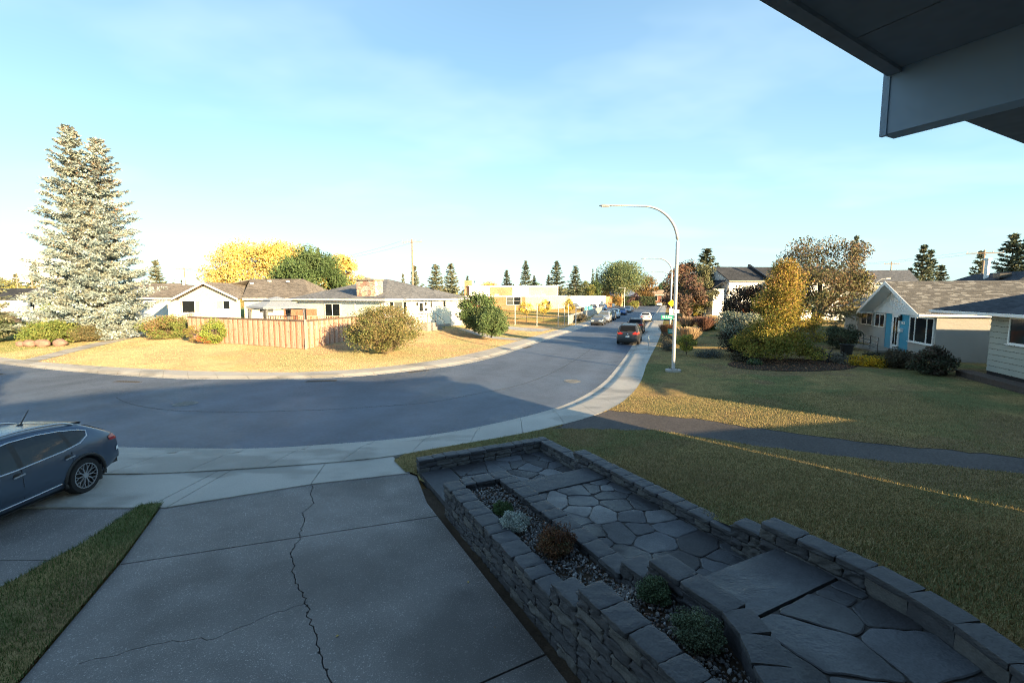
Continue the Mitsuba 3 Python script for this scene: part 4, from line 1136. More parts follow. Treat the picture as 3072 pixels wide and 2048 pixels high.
fascia(h, IDF, [lc(-0.02, 14.3, e - 0.01), lc(-0.02, -0.02, e - 0.01), lc(13.3, -0.02, e - 0.01)], 0.17)
add(h, 'soffit', extr(Polygon([lc(0, 0, 0)[:2], lc(13.2, 0, 0)[:2], lc(13.2, 14.2, 0)[:2], lc(0, 14.2, 0)[:2]]), 0.02, 3.785), 'm_trim')
# boards: the left face is drawn in FL (x from -WL to 0), the right face in FR (x from 0 to WR)
clapboards(h, FL, -(WL - 0.5), -0.56, 1.0, 3.77, 0.2, 0.55, 'm_siding_green', holes=[(-9.15, -6.65, 1.0, 3.5)], seed=1)
clapboards(h, FR, 0.56, WR - 0.2, 1.1, 3.77, 0.2, 0.55, 'm_siding_green', holes=[(0.95, 3.3, 2.25, 3.72), (4.75, 5.75, 1.6, 3.74), (6.15, 7.0, 2.95, 3.75), (8.1, 9.2, 3.0, 3.75), (9.85, 11.7, 1.0, 2.8)], seed=2)
for y in (-4.62, -0.62): add(h, 'corner_board', bx(y - 0.08, y + 0.08, 0.50, 0.53, 0.9, 3.78), 'm_trim', FL)
w = window(h, FL, -9.1, -6.7, 1.0, 3.5, 0.52, bw=0.1, mull=(-7.9,), name='patio_door')
window(h, FR, 0.98, 3.28, 2.27, 3.72, 0.53, bw=0.08, mull=(1.55, 2.75), pane=['m_glass', 'm_glass_lit', 'm_glass'])
door(h, FR, 4.85, 5.65, 1.62, 3.66, 0.53, glass=[(5.0, 5.5, 2.7, 3.5)])
window(h, FR, 6.2, 6.95, 2.98, 3.74, 0.53, mull=(6.6,), pane=['m_blind', 'm_glass'])
window(h, FR, 8.13, 9.15, 3.02, 3.74, 0.53, mull=(8.62,), pane=['m_blind', 'm_glass'])
add(h, 'wall_vent', bx(9.9, 10.3, 0.5, 0.535, 3.5, 3.68), 'm_galv', FR)
gd = add(h, 'garage_door', bx(9.9, 11.65, 0.46, 0.53, 0.98, 2.76), 'm_white', FR)
for z in (1.02, 1.46, 1.90, 2.34): add(gd, 'panel', bx(9.95, 11.6, 0.44, 0.458, z, z + 0.38), 'm_white', FR)
add(h, 'mailbox', bx(5.72, 6.1, 0.40, 0.53, 2.75, 2.95), 'm_iron', FR)
for xx in (4.6, 5.85): add(h, 'porch_lamp', bx(xx, xx + 0.13, 0.38, 0.53, 3.3, 3.56), 'm_iron', FR)
sp = add(h, 'front_steps', cat([bx(4.6, 6.0, -0.9, 0.5, 0.5, 1.58), bx(6.0, 6.4, -0.9, 0.4, 0.5, 1.32), bx(6.4, 6.8, -0.9, 0.4, 0.5, 1.06), bx(6.8, 7.2, -0.9, 0.4, 0.5, 0.8)]), 'm_walk', FR)
for y in (-0.85, 0.3):
    for x, z in ((4.65, 1.58), (5.9, 1.58), (7.15, 0.8)): add(sp, 'railing_post', tube([(x, y, z), (x, y, z + 0.88)], 0.022, 6), 'm_iron', FR)
    add(sp, 'handrail', tube([(4.65, y, 2.46), (5.9, y, 2.46), (7.15, y, 1.68)], 0.022, 6), 'm_iron', FR)
ch = add(h, 'chimney', cat([bx(-4.5, -2.1, 0.75, 1.75, 3.9, 5.66)]), 'm_joint', FL, label='wide fieldstone chimney')
r_ = np.random.default_rng(17)
stc = [(0.52, 0.42, 0.30), (0.60, 0.50, 0.36), (0.45, 0.31, 0.26), (0.56, 0.50, 0.44), (0.42, 0.26, 0.20), (0.62, 0.55, 0.42), (0.48, 0.38, 0.36)]
ms, cs = [], []
for gq in voro_cells(Polygon([(-4.5, 3.9), (-2.1, 3.9), (-2.1, 5.64), (-4.5, 5.64)]), 44, 6, 1, 0.03, 0.03):
    ms.append(wallp(gq, 0.07, 0.70 - r_.uniform(0, 0.035))); cs.append(np.array(stc[r_.integers(7)]) * r_.uniform(0.85, 1.15))
for gq in voro_cells(Polygon([(0.75, 3.9), (1.75, 3.9), (1.75, 5.64), (0.75, 5.64)]), 18, 7, 1, 0.03, 0.03):
    v, f = wallp(gq, 0.06, 0); ms.append((np.column_stack([-2.1 - v[:, 1] + 0.045, v[:, 0], v[:, 2]]), f)); cs.append(np.array(stc[r_.integers(7)]) * r_.uniform(0.85, 1.15))
pieces(ch, 'stone', ms, 'm_tint', FL, colors=cs)
add(h, 'chimney_cap', cat([bx(-4.62, -3.5, 0.58, 1.85, 5.665, 5.80), bx(-3.49, -2.8, 0.58, 1.85, 5.665, 5.79), bx(-2.79, -1.98, 0.58, 1.85, 5.665, 5.80)]), 'm_stucco_tan', FL)
add(h, 'flue', cat([bx(-3.7, -3.3, 1.0, 1.4, 5.8, 5.95)]), 'm_stucco_tan', FL)
add(h, 'plumbing_vent', tube([(9.6, 2.6, 4.5), (9.6, 2.6, 5.2)], 0.06, 8), 'm_iron', FR)

# ---------------------------------------------------------------- beige bungalow
FBg = Frame((0, 52, 0), 0)
b = thing('beige_house', 'cream stucco bungalow with brown roof and a broad front gable', 'house')
gp = Polygon([(-37.0, 0.5), (-30.3, 0.5), (-30.3, 3.86), (-33.73, 5.5), (-37.0, 3.86)])
add(b, 'gable_wall', wallp(gp.difference(sbox(-37.0, 2.25, -34.62, 3.78)), 0.2, 0.0), 'm_stucco_beige', FBg)
add(b, 'porch_back_wall', bx(-38.0, -34.4, 1.4, 1.6, 0.5, 3.85), 'm_stucco_beige', FBg)
add(b, 'wall', cat([bx(-38.3, -37.02, 0.05, 0.2, 0.5, 3.74), bx(-30.28, -23.0, 0.9, 1.1, 0.5, 3.8), bx(-38.3, -38.1, 0.2, 9, 0.5, 3.7)]), 'm_stucco_beige', FBg)
window(b, FBg, -36.98, -34.64, 2.27, 3.76, 0.06, bw=0.12, mull=(-36.72, -35.25), pane=['m_glass', 'm_glass', 'm_blind'], name='bay_window')
window(b, FBg, -32.85, -31.3, 2.75, 3.68, -0.01, bw=0.06, mull=(-32.06,), pane=['m_blind', 'm_glass'])
window(b, FBg, -28.6, -26.9, 2.3, 3.5, 0.89, mull=(-27.7,), pane=['m_glass', 'm_glass_lit'])
roof(b, 'roof', [[(-37.25, -0.7, 3.95), (-37.25, 9.5, 3.95), (-33.73, 9.5, 5.72), (-33.73, -0.7, 5.72)][::-1], [(-33.73, -0.7, 5.72), (-33.73, 7, 5.72), (-30.05, 7, 3.93), (-30.05, -0.7, 3.93)][::-1],
                 [(-30.1, 0.2, 3.95), (-22.3, 0.2, 3.95), (-25.5, 5.5, 6.25), (-32.0, 5.5, 6.25)], [(-22.3, 0.2, 3.95), (-22.3, 11, 3.95), (-25.5, 5.5, 6.25)], [(-22.3, 11, 3.95), (-36, 11, 3.95), (-32.0, 5.5, 6.25), (-25.5, 5.5, 6.25)], [(-36, 11, 3.95), (-34.5, 3.5, 5.4), (-32, 5.5, 6.25)]], 'm_shingle_brown', FBg)
for p, q in (((-37.3, 3.93), (-33.73, 5.72)), ((-33.73, 5.72), (-30.0, 3.92))):
    add(b, 'barge_board', wallp(Polygon([(p[0], p[1] - 0.2), (q[0], q[1] - 0.2), (q[0], q[1]), (p[0], p[1])]), 0.04, -0.745), 'm_white', FBg)
fascia(b, FBg, [(-30.05, 0.17, 3.95), (-22.3, 0.17, 3.95)], 0.18, mat='m_white')
fascia(b, FBg, [(-39.6, -0.35, 3.98), (-37.3, -0.35, 3.98)], 0.18, mat='m_white')
roof(b, 'wing_roof', [[(-39.6, -0.33, 4.0), (-37.2, -0.33, 4.0), (-37.2, 4.2, 5.5), (-39.6, 4.2, 5.5)], [(-39.6, 9, 4.0), (-39.6, 4.2, 5.5), (-37.2, 4.2, 5.5), (-37.2, 9, 4.0)]], 'm_shingle_brown', FBg)
for x, y, z in ((-31.0, 4.0, 5.7), (-29.2, 4.6, 5.98), (-26.9, 4.4, 5.9)): add(b, 'roof_vent', arr(trimesh.creation.cylinder(0.22, 0.16, sections=12).apply_translation((x, y, z))), 'm_trim', FBg)
add(b, 'porch_railing', cat([tube([(-36.1, -0.9, 2.0), (-34.9, -0.9, 2.32)], 0.03, 6)] + [tube([(x, -0.9, 1.2), (x, -0.9, 2.05 + (x + 36.1) * 0.25)], 0.02, 5) for x in np.arange(-36.1, -34.8, 0.2)]), 'm_iron', FBg)

# ---------------------------------------------------------------- houses behind and beside the big spruce
FW = Frame((-48.6, 60, 0), -4)
wv = thing('white_siding_house', 'white clapboard house with dark brown roof behind the big spruce', 'house')
add(wv, 'wall', bx(-8, 6.3, 0.5, 9, 0.4, 3.9), 'm_siding_white', FW)
clapboards(wv, FW, -8, 6.3, 0.9, 3.85, 0.2, 0.49, 'm_siding_white')
roof(wv, 'roof', [[(-9, -0.2, 4.0), (7.4, -0.2, 4.0), (3.4, 5, 5.9), (-6, 5, 5.9)], [(7.4, -0.2, 4.0), (7.4, 10, 4.0), (3.4, 5, 5.9)], [(-9, 10, 4.0), (-9, -0.2, 4.0), (-6, 5, 5.9)], [(7.4, 10, 4.0), (-9, 10, 4.0), (-6, 5, 5.9), (3.4, 5, 5.9)]], 'm_shingle_brown', FW)
fascia(wv, FW, [(-9, -0.22, 4.0), (7.4, -0.22, 4.0)], 0.2, mat='m_white')
add(wv, 'chimney_pipe', tube([(4.3, 3.5, 5.0), (4.3, 3.5, 6.7)], 0.14, 8), 'm_trim', FW)
FX = Frame((-68.7, 66, 0), -12)
wh = thing('white_house', 'white bungalow with charcoal roof and tan skirting at the far left', 'house')
add(wh, 'wall', bx(0.3, 15, 0.4, 8, 0.4, 3.9), 'm_white', FX)
add(wh, 'gable_wall', wallp(Polygon([(-0.1, 0.4), (8.0, 0.4), (8.0, 3.9), (4.0, 5.4), (-0.1, 3.9)]), 0.2, 0), 'm_siding_white', Frame(tuple(FX(np.array([[0.2, 8.0, 0]]))[0]), 78))
roof(wh, 'roof', [[(-0.6, -0.1, 4.0), (15.6, -0.1, 4.0), (15.6, 4.2, 5.75), (-0.6, 4.2, 5.75)], [(15.6, 8.5, 4.0), (-0.6, 8.5, 4.0), (-0.6, 4.2, 5.75), (15.6, 4.2, 5.75)]], 'm_shingle_grey', FX)
fascia(wh, FX, [(-0.6, -0.12, 4.0), (15.6, -0.12, 4.0)], 0.2, mat='m_white')
add(wh, 'skirting', bx(1.0, 15, 0.25, 0.39, 0.4, 2.1), 'm_stucco_tan', FX)
window(wh, FX, -0.0 + 0.35, 0.95, 2.3, 3.6, 0.38)
add(wh, 'wing_wall', bx(-9, 0, 2.5, 9, 0.4, 3.7), 'm_siding_white', FX)
roof(wh, 'wing_roof', [[(-10, 1.8, 3.8), (0, 1.8, 3.8), (0, 6, 5.3), (-10, 6, 5.3)], [(0, 10, 3.8), (-10, 10, 3.8), (-10, 6, 5.3), (0, 6, 5.3)]], 'm_shingle_dark', FX)
df = thing('dark_fence', 'dark brown board fence beside the far left white house', 'fence')
pieces(df, 'board', [bx(x, x + 0.17, -0.02, 0.0, 0.4, 2.0 + 0.02 * (i % 3)) for i, x in enumerate(np.arange(-12, -0.2, 0.19))], 'm_fence_dark', Frame((-68.6, 65.3, 0), -12))

# ---------------------------------------------------------------- school
sc = thing('school', 'long low school of orange and cream brick with white upper storey', 'school')
C0 = np.array([3.4, 122.0])
LE = np.array([-0.99, 0.14]); RI = np.array([0.687, 0.727])
FS = Frame((3.4, 122, 0), math.degrees(math.atan2(0.14, 0.99)))
FS2 = Frame((3.4, 122, 0), math.degrees(math.atan2(-0.727, 0.687)))
low = Polygon([tuple(C0), tuple(C0 + RI * 18), tuple(C0 + RI * 18 + [-10, 16]), tuple(C0 + LE * 21 + [2, 24]), tuple(C0 + LE * 21)])
add(sc, 'low_wing', extr(low, 3.75, 0.1), 'm_brick')
add(sc, 'cream_wall', bx(0.02, 17.9, -0.08, -0.005, 0.1, 3.72), 'm_brick_pale', FS2)
add(sc, 'parapet', extr(low.buffer(0.15, join_style=2), 0.22, 3.86), 'm_trim')
for x0, x1 in ((-13.4, -10.2), (-4.9, -1.0)):
    window(sc, FS, x0, x1, 1.7, 3.8, -0.01, bw=0.12, mull=(x0 + (x1 - x0) / 2,), hbars=(2.7,), pane=['m_glass_lit', 'm_glass'])
dr_ = add(sc, 'doorway', bx(8.6, 10.4, -0.14, -0.085, 0.12, 2.6), 'm_iron', FS2)
FU = Frame((-1.2, 137, 0), 3)
add(sc, 'upper_block', bx(-11.4, 14.6, 0, 12, 3.5, 6.9), 'm_white', FU, label='white upper storey')
add(sc, 'upper_brick', bx(-5.2, 1.4, -0.08, -0.004, 4.0, 6.6), 'm_brick', FU)
add(sc, 'upper_cream', bx(6.0, 14.5, -0.08, -0.004, 4.0, 6.6), 'm_brick_pale', FU)
for x in (-11.2, -9.4, -7.6, 2.0, 3.3, 4.6): add(sc, 'cladding_panel', bx(x, x + 1.2, -0.06, -0.004, 4.0, 6.5), 'm_siding_white', FU)
add(sc, 'upper_parapet', bx(-11.6, 14.8, -0.2, 12.2, 6.905, 7.1), 'm_trim', FU)
add(sc, 'chimney', bx(-12.9, -10.9, 1, 3, 0.2, 8.6), 'm_brick', FU, label='orange brick school chimney')
for x in (-3.5, 1.9, 9.8): add(sc, 'roof_unit', bx(x, x + 1.2, -4.5, -3.5, 4.05, 4.6), 'm_galv', FU)
fw = Polygon([(17, 136), (33.5, 168), (20, 176), (4, 145)])
add(sc, 'white_wing', extr(fw, 3.7, 0.1), 'm_white', label='long white rear wing beside the parking lot')
add(sc, 'end_wall', extr(Polygon([(33.52, 168), (36.3, 169.8), (30, 178), (24, 174)]), 3.75, 0.1), 'm_brick')
add(sc, 'white_wing_parapet', extr(fw.buffer(0.2, join_style=2), 0.2, 3.81), 'm_trim')

# ---------------------------------------------------------------- far end of the street
def small_house(name, label, x, y, az, w, dpt, ze, zr, wall, rf, wins=(), z0=0.3, dr=None, gable=False, mat='m_white'):
    F = Frame((x, y, 0), az)
    k = thing(name, label, 'house')
    add(k, 'wall', bx(-w / 2, w / 2, 0.5, dpt, z0, ze - 0.05), wall, F)
    hw = w / 2 + 0.6; i = min(dpt / 2, w / 2 - 0.2) * (0.08 if gable else 0.8)
    m = dpt / 2 + 0.3
    roof(k, 'roof', [[(-hw, -0.1, ze), (hw, -0.1, ze), (hw - i, m, zr), (-hw + i, m, zr)], [(hw, -0.1, ze), (hw, dpt + 0.6, ze), (hw - i, m, zr)], [(hw, dpt + 0.6, ze), (-hw, dpt + 0.6, ze), (-hw + i, m, zr), (hw - i, m, zr)], [(-hw, dpt + 0.6, ze), (-hw, -0.1, ze), (-hw + i, m, zr)]], rf, F)
    fascia(k, F, [(-hw, -0.12, ze), (hw, -0.12, ze)], 0.2, mat=mat)
    for a, b, c, d in wins: window(k, F, a, b, c, d, 0.49, mull=((a + b) / 2,), bw=0.1)
    if dr: door(k, F, dr[0], dr[0] + 0.95, dr[1], dr[1] + 2.05, 0.49, mat='m_fence_dark')
    return k, F


struct('end_lawn', grid_poly(Polygon([ST(211.2, -60), ST(211.2, 60), ST(250, 70), ST(250, -60)]), 4.0, lambda x, y: 0.1 + 0.055 * np.clip((x * SD[0] + y * SD[1]) - 212, 0, 22)), 'm_lawn_olive', smooth=True)
hk, FH = small_house('brown_house', 'low red brown brick house facing down the end of the street', 71.5, 216, 16, 17, 9, 4.3, 6.7, 'm_brick_red', 'm_shingle_tan', wins=((-7.3, -4.2, 1.6, 4.0), (0.5, 3.4, 2.8, 3.9), (5, 7.4, 2.8, 3.9)), z0=0.8, dr=(-2.4, 1.5))
add(hk, 'porch_gable', wallp(Polygon([(-0.5, 4.3), (7.0, 4.3), (3.2, 5.4)]), 0.8, -0.4), 'm_white', FH)
add(hk, 'chimney', bx(7.2, 7.7, 4, 4.6, 5, 7.4), 'm_trim', FH)
small_house('blue_roof_house', 'white house with slate blue roof behind a dark hedge', 46.5, 206, 14, 17, 9, 3.9, 6.9, 'm_white', 'm_shingle_blue', wins=((-3, -1, 1.8, 3.2), (1.5, 4.5, 1.8, 3.2)))
small_house('pale_roof_house', 'low house with pale grey roof beyond the school wing', 30.0, 206, 12, 14, 9, 4.0, 6.2, 'm_siding_white', 'm_shingle_grey')
hg = thing('hedge', 'tall clipped dark green hedge before the blue roofed house', 'hedge')

# white two storey house on the right
FM = Frame((31.2, 70, 0), -6)
mh = thing('modern_house', 'new white two storey house with black roof and black framed windows', 'house')
add(mh, 'wall', bx(1.2, 21, 0.0, 9, 0.3, 6.45), 'm_siding_white', FM)
add(mh, 'gable_wall', wallp(Polygon([(0.0, 0.3), (9, 0.3), (9, 6.4), (4.5, 8.6), (0, 6.4)]), 0.15, 0), 'm_siding_white', Frame(tuple(FM(np.array([[1.18, 9.0, 0]]))[0]), 84))
roof(mh, 'roof', [[(0.9, -0.45, 6.45), (6.9, -0.45, 6.45), (6.9, 4.4, 8.75), (0.9, 4.4, 8.75)], [(7.2, -0.45, 6.45), (21.5, -0.45, 6.45), (21.5, 4.4, 8.75), (7.2, 4.4, 8.75)], [(21.5, 9.4, 6.45), (0.9, 9.4, 6.45), (0.9, 4.4, 8.75), (21.5, 4.4, 8.75)]], 'm_shingle_dark', FM)
pv, pf = extr(Polygon([(-0.5, 6.2), (4.4, 8.6), (4.6, 8.6), (4.6, 9.15), (4.3, 9.15), (-0.5, 6.9)]), 0.26)
add(mh, 'party_wall', (np.column_stack([6.92 + pv[:, 2], pv[:, 0], pv[:, 1]]), pf), 'm_iron', FM)
fascia(mh, FM, [(0.9, -0.5, 6.45), (6.9, -0.5, 6.45)], 0.2, mat='m_iron')
fascia(mh, FM, [(7.2, -0.5, 6.45), (21.5, -0.5, 6.45)], 0.2, mat='m_iron')
for x0, x1, z0, z1 in ((3.4, 4.5, 4.6, 5.7), (5.9, 6.8, 4.9, 5.7), (9.5, 10.6, 4.6, 5.7), (3.2, 4.6, 1.6, 3.0), (13, 14.2, 4.6, 5.7), (18.2, 19.3, 4.6, 5.7)): window(mh, FM, x0, x1, z0, z1, -0.005, mull=((x0 + x1) / 2,), mat='m_iron', pane='m_glass_lit')
vb = [bx(x, x + 0.03, -0.02, -0.003, 0.4, 6.35) for x in np.arange(1.4, 20.9, 0.41)]
pieces(mh, 'batten', [m for m in vb], 'm_siding_white', FM)
add(mh, 'side_porch', cat([bx(-0.9, 0.9, 0.6, 3.2, 0.3, 5.2)]), 'm_siding_white', FM)
roof(mh, 'side_porch_roof', [[(-1.3, 0.3, 5.25), (-1.3, 3.5, 5.25), (0.9, 3.5, 6.6), (0.9, 0.3, 6.6)][::-1]], 'm_shingle_dark', FM)
kk, FK = small_house('cream_house', 'cream house wall glimpsed between spruce and white house', 41.5, 95, 0, 6, 9, 5.4, 7.6, 'm_stucco_beige', 'm_shingle_dark')
kk, FK = small_house('gabled_white_house', 'distant white gable peeking over the dark hip roof', 67, 84, 25, 8, 9, 6.5, 8.9, 'm_siding_white', 'm_shingle_grey', gable=True)
# pale towers of the city centre, very far off
for x, w_, h_, lb in ((-2660, 70, 300, 'tallest pale tower far off at the left edge'), (-2570, 60, 225, 'second pale tower left of the big spruce'), (-2745, 60, 210, 'pale tower leftmost on the far skyline'), (-2440, 90, 235, 'broad pale tower seen right beside the big spruce')):
    k = thing('office_tower', lb, 'tower', 'distant towers')
    F = Frame((x, 2560, 0), 20)
    add(k, 'shaft', bx(-w_ / 2, w_ / 2, 0, w_, 0, h_ * 0.92), 'm_white', F)
    add(k, 'crown', bx(-w_ / 3, w_ / 3, w_ / 6, w_ * 0.8, h_ * 0.92, h_), 'm_white', F)

# ================================================================ WOODEN FENCE ROUND THE CORNER YARD
fn = thing('wood_fence', 'weathered cedar board fence round the corner yard', 'fence')
r_ = np.random.default_rng(23)
fp = [np.array([-27.5, 39.63]), np.array([-15.02, 33.9]), np.array([-13.55, 39.34]), np.array([-12.3, 42.6])]
bd, posts = [], []
for p, q in zip(fp[:-1], fp[1:]):
    L = np.linalg.norm(q - p); d = (q - p) / L; nrm = np.array([d[1], -d[0]])
    n = int(L / 0.145)
    for i in range(n):
        w = L / n; o = 0.0 if i % 2 else 0.022
        c = p + d * (i + 0.5) * w + nrm * (0.03 + o)
        zb = float(zfar(c[0], c[1])) + 0.02
        zt = 2.42 + r_.normal(0, 0.008)
        v, f = bx(-w * 0.47 - 0.006 * (i % 2), w * 0.47, -0.009, 0.009, zb + abs(r_.normal(0, 0.015)), zt)
        a = math.atan2(d[1], d[0]); R = np.array([[math.cos(a), -math.sin(a)], [math.sin(a), math.cos(a)]])
        v[:, :2] = v[:, :2] @ R.T + c
        bd.append((v, f))
    for i in range(int(L / 2.4) + 1):
        c = p + d * min(i * 2.4, L) - nrm * 0.06
        add(fn, 'post', bx(c[0] - 0.05, c[0] + 0.05, c[1] - 0.05, c[1] + 0.05, 0.2, 2.5), 'm_rail_wood')
    P3, Q3 = np.r_[p - nrm * 0.0, 2.47], np.r_[q - nrm * 0.0, 2.47]
    add(fn, 'top_rail', bar(P3 - [0, 0, 0.03], Q3 - [0, 0, 0.03], 0.15, 0.13), 'm_rail_wood')
    for z in (0.8, 2.1): add(fn, 'rail', bar(np.r_[p - nrm * 0.03, z], np.r_[q - nrm * 0.03, z], 0.04, 0.09), 'm_rail_wood')
pieces(fn, 'board', bd, FENCES)
c = fp[1] + np.array([0.02, -0.08])
add(fn, 'corner_post', bx(c[0] - 0.06, c[0] + 0.06, c[1] - 0.06, c[1] + 0.05, 0.3, 2.52), 'm_fence_b')
# inner deck fence behind
dk = thing('deck', 'raised cedar deck with slatted railing behind the board fence', 'deck')
FD = Frame((-20.0, 45.4, 0), 0)
add(dk, 'floor', bx(-3.5, 3.8, -1.0, 2.6, 0.9, 1.0), 'm_fence_b', FD)
pieces(dk, 'baluster', [bx(x, x + 0.07, -1.02, -0.98, 1.0, 2.3) for x in np.arange(-3.5, 3.8, 0.16)], FENCES, FD)
add(dk, 'railing', bx(-3.5, 3.85, -1.06, -0.94, 2.305, 2.36), 'm_fence_b', FD)
pieces(dk, 'screen_board', [bx(x, x + 0.09, 2.5, 2.54, 1.0, 2.9) for x in np.arange(-3.4, 1.6, 0.10)], 'm_fence_c', FD)

# gazebo
gz = thing('gazebo', 'soft top gazebo with pale two tier canopy and tied back grey curtains', 'gazebo')
FZ = Frame((-21.0, 41.8, 0.1), 41)
hz = 1.85
can = []
rings = [(hz + 0.05, 3.16), (hz, 3.22), (1.3, 3.46), (0.75, 3.72)]
def square_tent(rg, sag=0.0):
    v, f = [], []
    m = 9
    for hw_, z in rg:
        for s in range(4):
            for i in range(m - 1):
                t = i / (m - 1) * 2 - 1
                x, y = [(t, -1), (1, t), (-t, 1), (-1, -t)][s]
                v.append((x * hw_, y * hw_, z - sag * (1 - abs(t)) * 0))
    n = 4 * (m - 1)
    for k in range(len(rg) - 1):
        for i in range(n): f.append([k * n + i, k * n + (i + 1) % n, (k + 1) * n + (i + 1) % n, (k + 1) * n + i])
    return arr((np.array(v, float), np.array(f)))
add(gz, 'canopy', square_tent(rings), 'm_canopy', FZ)
v, f = square_tent([(0.95, 3.72), (0.92, 3.78), (0.04, 4.06)])
add(gz, 'vent_canopy', (v, f), 'm_canopy', FZ)
add(gz, 'valance', square_tent([(hz + 0.055, 3.15), (hz + 0.06, 3.04)]), 'm_canopy', FZ)
for sx in (-1, 1):
    for sy in (-1, 1):
        add(gz, 'post', bx(sx * 1.75 - 0.05, sx * 1.75 + 0.05, sy * 1.75 - 0.05, sy * 1.75 + 0.05, 0.4, 3.0), 'm_iron', FZ)
        cu = []
        for j, (ox, oy) in enumerate(((-sx * 0.14, 0.0), (0, -sy * 0.14), (-sx * 0.1, -sy * 0.1), (-sx * 0.2, 0.03))):
            zz = np.linspace(0.5, 2.9, 9)
            cu.append(tube(np.column_stack([sx * 1.75 + ox * (0.7 + 0.5 * np.abs(zz - 1.6)), sy * 1.75 + oy * (0.7 + 0.5 * np.abs(zz - 1.6)), zz]), 0.05 + 0.03 * np.abs(zz - 1.6), 7))
        add(gz, 'curtain', cat(cu), 'm_curtain', FZ, smooth=True)
for a, b_ in (((-1.75, -1.75), (1.75, -1.75)), ((1.75, -1.75), (1.75, 1.75)), ((1.75, 1.75), (-1.75, 1.75)), ((-1.75, 1.75), (-1.75, -1.75))): add(gz, 'beam', bar((*a, 2.96), (*b_, 2.96), 0.06, 0.06), 'm_iron', FZ)
# patio furniture / covered spa in the yard
tb = thing('covered_tub', 'pale blue covered tub beside the gazebo', 'tub')
add(tb, 'shell', bx(-18.9, -17.0, 42.0, 43.6, 0.5, 1.7), 'm_siding_white')
add(tb, 'lid', bx(-18.95, -16.95, 41.95, 43.65, 1.705, 1.85), 'm_fascia')

# neighbour fence, red brown
rf = thing('red_fence', 'reddish brown board fence across the far right lawns', 'fence')
pA, pB = ST(76, 10.2), ST(79, 17.5)
L = np.linalg.norm(pB - pA); d = (pB - pA) / L
FRF = Frame((*pA, 0), -math.degrees(math.atan2(d[1], d[0])))
pieces(rf, 'board', [bx(x, x + 0.138, 0, 0.02, 0.35, 2.3) for x in np.arange(0, L, 0.145)], 'm_fence_red', FRF)
add(rf, 'top_rail', bx(-0.1, L + 0.1, -0.06, 0.06, 2.305, 2.36), 'm_fence_red', FRF)
add(rf, 'post', bx(-0.12, -0.005, -0.05, 0.06, 0.3, 2.4), 'm_fence_red', FRF)

# ================================================================ VEHICLES
def car_shape(kind):
    """Side silhouette: x forward from the middle, z up; returns control data of one body type."""
    S = {}
    if kind == 'sedan':
        S.update(L=4.6, W=1.80, top=[(-2.3, .62), (-2.27, .92), (-2.1, 1.03), (-1.55, 1.06), (-0.75, 1.40), (-0.2, 1.45), (0.35, 1.42), (1.15, 1.02), (1.6, .94), (2.1, .80), (2.27, .62), (2.3, .5)], belt=.93, wx=(-1.36, 1.36), r=.32)
    elif kind == 'suv':
        S.update(L=4.6, W=1.85, top=[(-2.3, .62), (-2.27, 1.02), (-2.2, 1.22), (-1.95, 1.55), (-1.7, 1.63), (-0.4, 1.68), (0.2, 1.64), (1.0, 1.14), (1.5, 1.06), (2.08, .92), (2.25, .7), (2.3, .52)], belt=1.05, wx=(-1.33, 1.37), r=.35)
    elif kind == 'van':
        S.update(L=5.1, W=1.98, top=[(-2.55, .55), (-2.53, .98), (-2.42, 1.15), (-2.2, 1.63), (-2.0, 1.71), (-0.5, 1.76), (0.45, 1.70), (1.45, 1.16), (1.85, 1.05), (2.35, .86), (2.5, .66), (2.55, .5)], belt=1.03, wx=(-1.52, 1.5), r=.34)
    elif kind == 'coupe_suv':
        S.update(L=4.42, W=1.80, top=[(-2.21, .58), (-2.19, .92), (-2.08, 1.09), (-1.90, 1.20), (-1.62, 1.35), (-1.38, 1.455), (-1.0, 1.52), (-0.2, 1.58), (0.3, 1.56), (0.75, 1.45), (1.3, 1.10), (1.8, 1.02), (2.0, .9), (2.17, .7), (2.21, .52)], belt=1.0, wx=(-1.23, 1.57), r=.375)
    elif kind == 'pickup':
        S.update(L=5.7, W=1.98, top=[(-2.85, .6), (-2.84, 1.05), (-2.8, 1.12), (-0.95, 1.12), (-0.88, 1.15), (-0.75, 1.75), (-0.3, 1.84), (0.5, 1.80), (1.15, 1.22), (1.6, 1.15), (2.5, 1.05), (2.8, .9), (2.85, .55)], belt=1.15, wx=(-1.75, 1.85), r=.39)
    return S


def car_fns(S):
    tx, tz = np.array([p[0] for p in S['top']]), np.array([p[1] for p in S['top']])
    H = S['L'] / 2
    from scipy.interpolate import PchipInterpolator
    tp = PchipInterpolator(tx, tz)
    zb = lambda x: 0.24 + 0.20 * np.clip((np.abs(x) - H + 0.75) / 0.75, 0, 1) ** 2
    roofz = tz.max()

    def half(x, z):
        """half width at station x and height z"""
        e = np.clip((np.abs(x) - (H - 0.75)) / 0.75, 0, 1)
        w = S['W'] / 2 * (1 - 0.16 * e ** 2.2)
        bel = S['belt']
        low = 1 - 0.05 * np.clip((0.55 - z) / 0.35, 0, 1) - 0.03 * np.clip((z - 0.62) / (bel - 0.6), 0, 1) ** 1.5
        up = 0.97 - 0.26 * np.clip((z - bel) / (roofz - bel), 0, 1) ** 1.1
        return w * np.where(z < bel, low, up)
    return tp, zb, half, H


